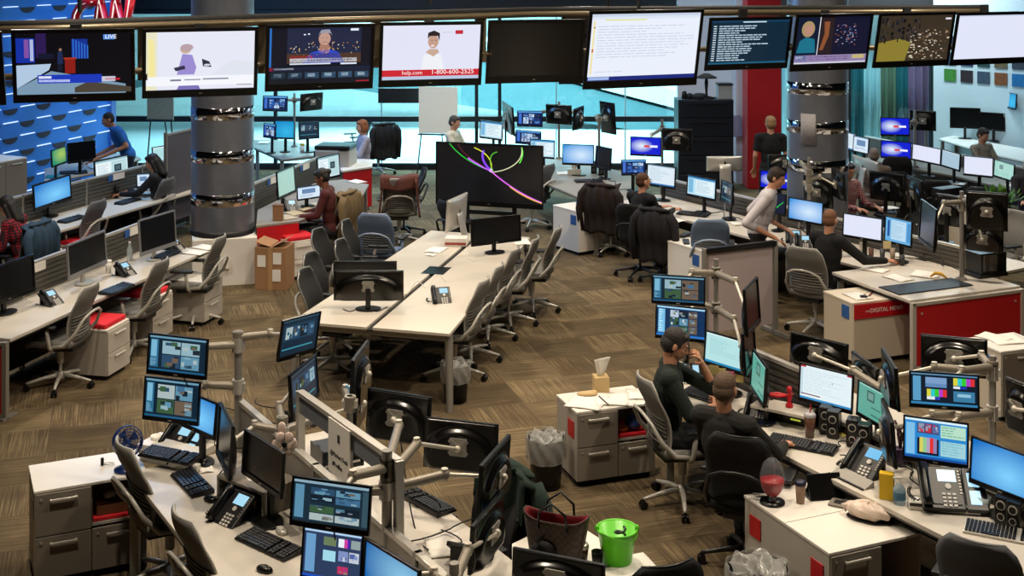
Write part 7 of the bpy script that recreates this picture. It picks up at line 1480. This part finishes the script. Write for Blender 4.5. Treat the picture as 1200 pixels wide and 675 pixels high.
# red glass jar
t = thing('glass_jar', 'egg shaped glass jar half full of red sweets on the lower right cabinet', 'jar', G(905, 589, .622))
mb = MB(); mb.lathe([(0, 0), (.085, 0), (.085, .012), (.02, .02), (0, .02)], 24); mb.build('base', M_BLACK, t); mb = MB(); mb.lathe([(0, .015), (.035, .018), (.016, .035), (.02, .05)], 20); mb.build('foot', mat('clear_glass', 'e0e4e8', .05, trans=.9), t)
mb = MB(); mb.lathe([(.085*math.sin(x), .16-.125*math.cos(x)*(1.0 if x < PI/2 else 1.15)) for x in [PI*(.06+.94*i/16) for i in range(17)]], 28); mb.build('bowl', mat('jar_glass', 'd8e4ee', .03, alpha=.10, spec=1), t)
mb = MB(); mb.lathe([(0, .045)]+[(.079*math.sin(x), .16-.118*math.cos(x)) for x in [PI*(.1+.40*i/10) for i in range(11)]]+[(0, .165)], 28); mb.build('red_sweets', mat('red_candy', 'a00818', .35, bump=.3, nscale=60), t)
t = cup(938, 589, 'coffee cup with a dark lid right of the red jar', z=.622, m=mat('coffee_paper', '8a705c', .6, noise=.3, nscale=40), lid=mat('dark_navy_lid', '141c34', .4), h=.13, r=.036)
t = thing('tablet', 'black tablet propped in its cover on the lower right cabinet', 'tablet', G(967, 583, .622), math.radians(10)); mb = MB(); mb.box((0, 0, .075), (.24, .012, .17), rx=-.5); mb.build('screen', M_BLACK, t, bev=.004); mb = MB(); mb.box((0, .06, .006), (.25, .17, .01)); mb.box((0, .075, .05), (.2, .008, .13), rx=.5); mb.build('cover', M_DARK, t)
t = thing('desk_grommet_tray', 'flat dark tray behind the plastic bag', 'tray', G(990, 592, .623), math.radians(-30)); mb = MB(); mb.box((0, 0, .006), (.2, .12, .012)); mb.build('plate', M_CABFRONT, t, bev=.003); mb = MB(); mb.box((0, 0, .013), (.14, .06, .002)); mb.build('slot', M_MATTE, t)
t = thing('plastic_bag', 'white knotted plastic bag on a black tray, lower right cabinet', 'bag', G(1019, 608, .625), math.radians(-28)); mb = MB()
mb.sheet(lambda u, v: ((.15+.012*math.sin(u*2*PI*9))*math.sin(v*PI)*math.cos(2*PI*u), (.085+.01*math.sin(u*2*PI*7+v*9))*math.sin(v*PI)*math.sin(2*PI*u), .055-.05*math.cos(v*PI)+.008*math.sin(u*2*PI*5+v*20)), 60, 20, .003); mb.tube([(-.1, 0, .05), (-.14, .01, .06), (-.17, 0, .04)], [.03, .02, .03], 8); mb.build('bag', mat('milky_plastic', 'd8c4b4', .35, alpha=.9, noise=.2, nscale=25), t)
mb = MB(); mb.prism([(.15*math.cos(x), .08*math.sin(x)) for x in [2*PI*i/24 for i in range(24)]], 0, .006); mb.build('tray', M_BLACK, t)
chairT(1143, 636, 56, 'darkgrey', 'slate grey office chair back at the lower right corner')
for i, (x0, y0, x1, y1) in enumerate([(985, 535, 1010, 548), (1060, 545, 1090, 600), (975, 527, 1005, 520), (1150, 560, 1130, 590), (1030, 540, 1075, 560), (880, 455, 905, 470)]):
    A_, B_ = G(x0, y0, .76), G(x1, y1, .76); mb = MB(); mb.tube([A_.lerp(B_, k/14)+V3(.03*math.sin(k*.8), .02*math.cos(k*.9), .03*math.sin(PI*k/14)+.004) for k in range(15)], .0045, 6); tag(mb.build('cable', M_MATTE), 'black cable in the near right cluster, %s' % ['at the long keyboard', 'round the sanitizer', 'between speakers', 'under the right edge monitor', 'by the purple vase', 'under the headphones'][i], 'cable', 'cables in the near right cluster')
# ================================================================ GROUPS for things that come in numbers
PLUR = {}
for o in COL.objects:
    if o.parent is None and 'category' in o and 'group' not in o: PLUR.setdefault(o['category'], []).append(o)
for k_, v_ in PLUR.items():
    if len(v_) > 2:
        for o in v_: o['group'] = k_+' items across the newsroom'
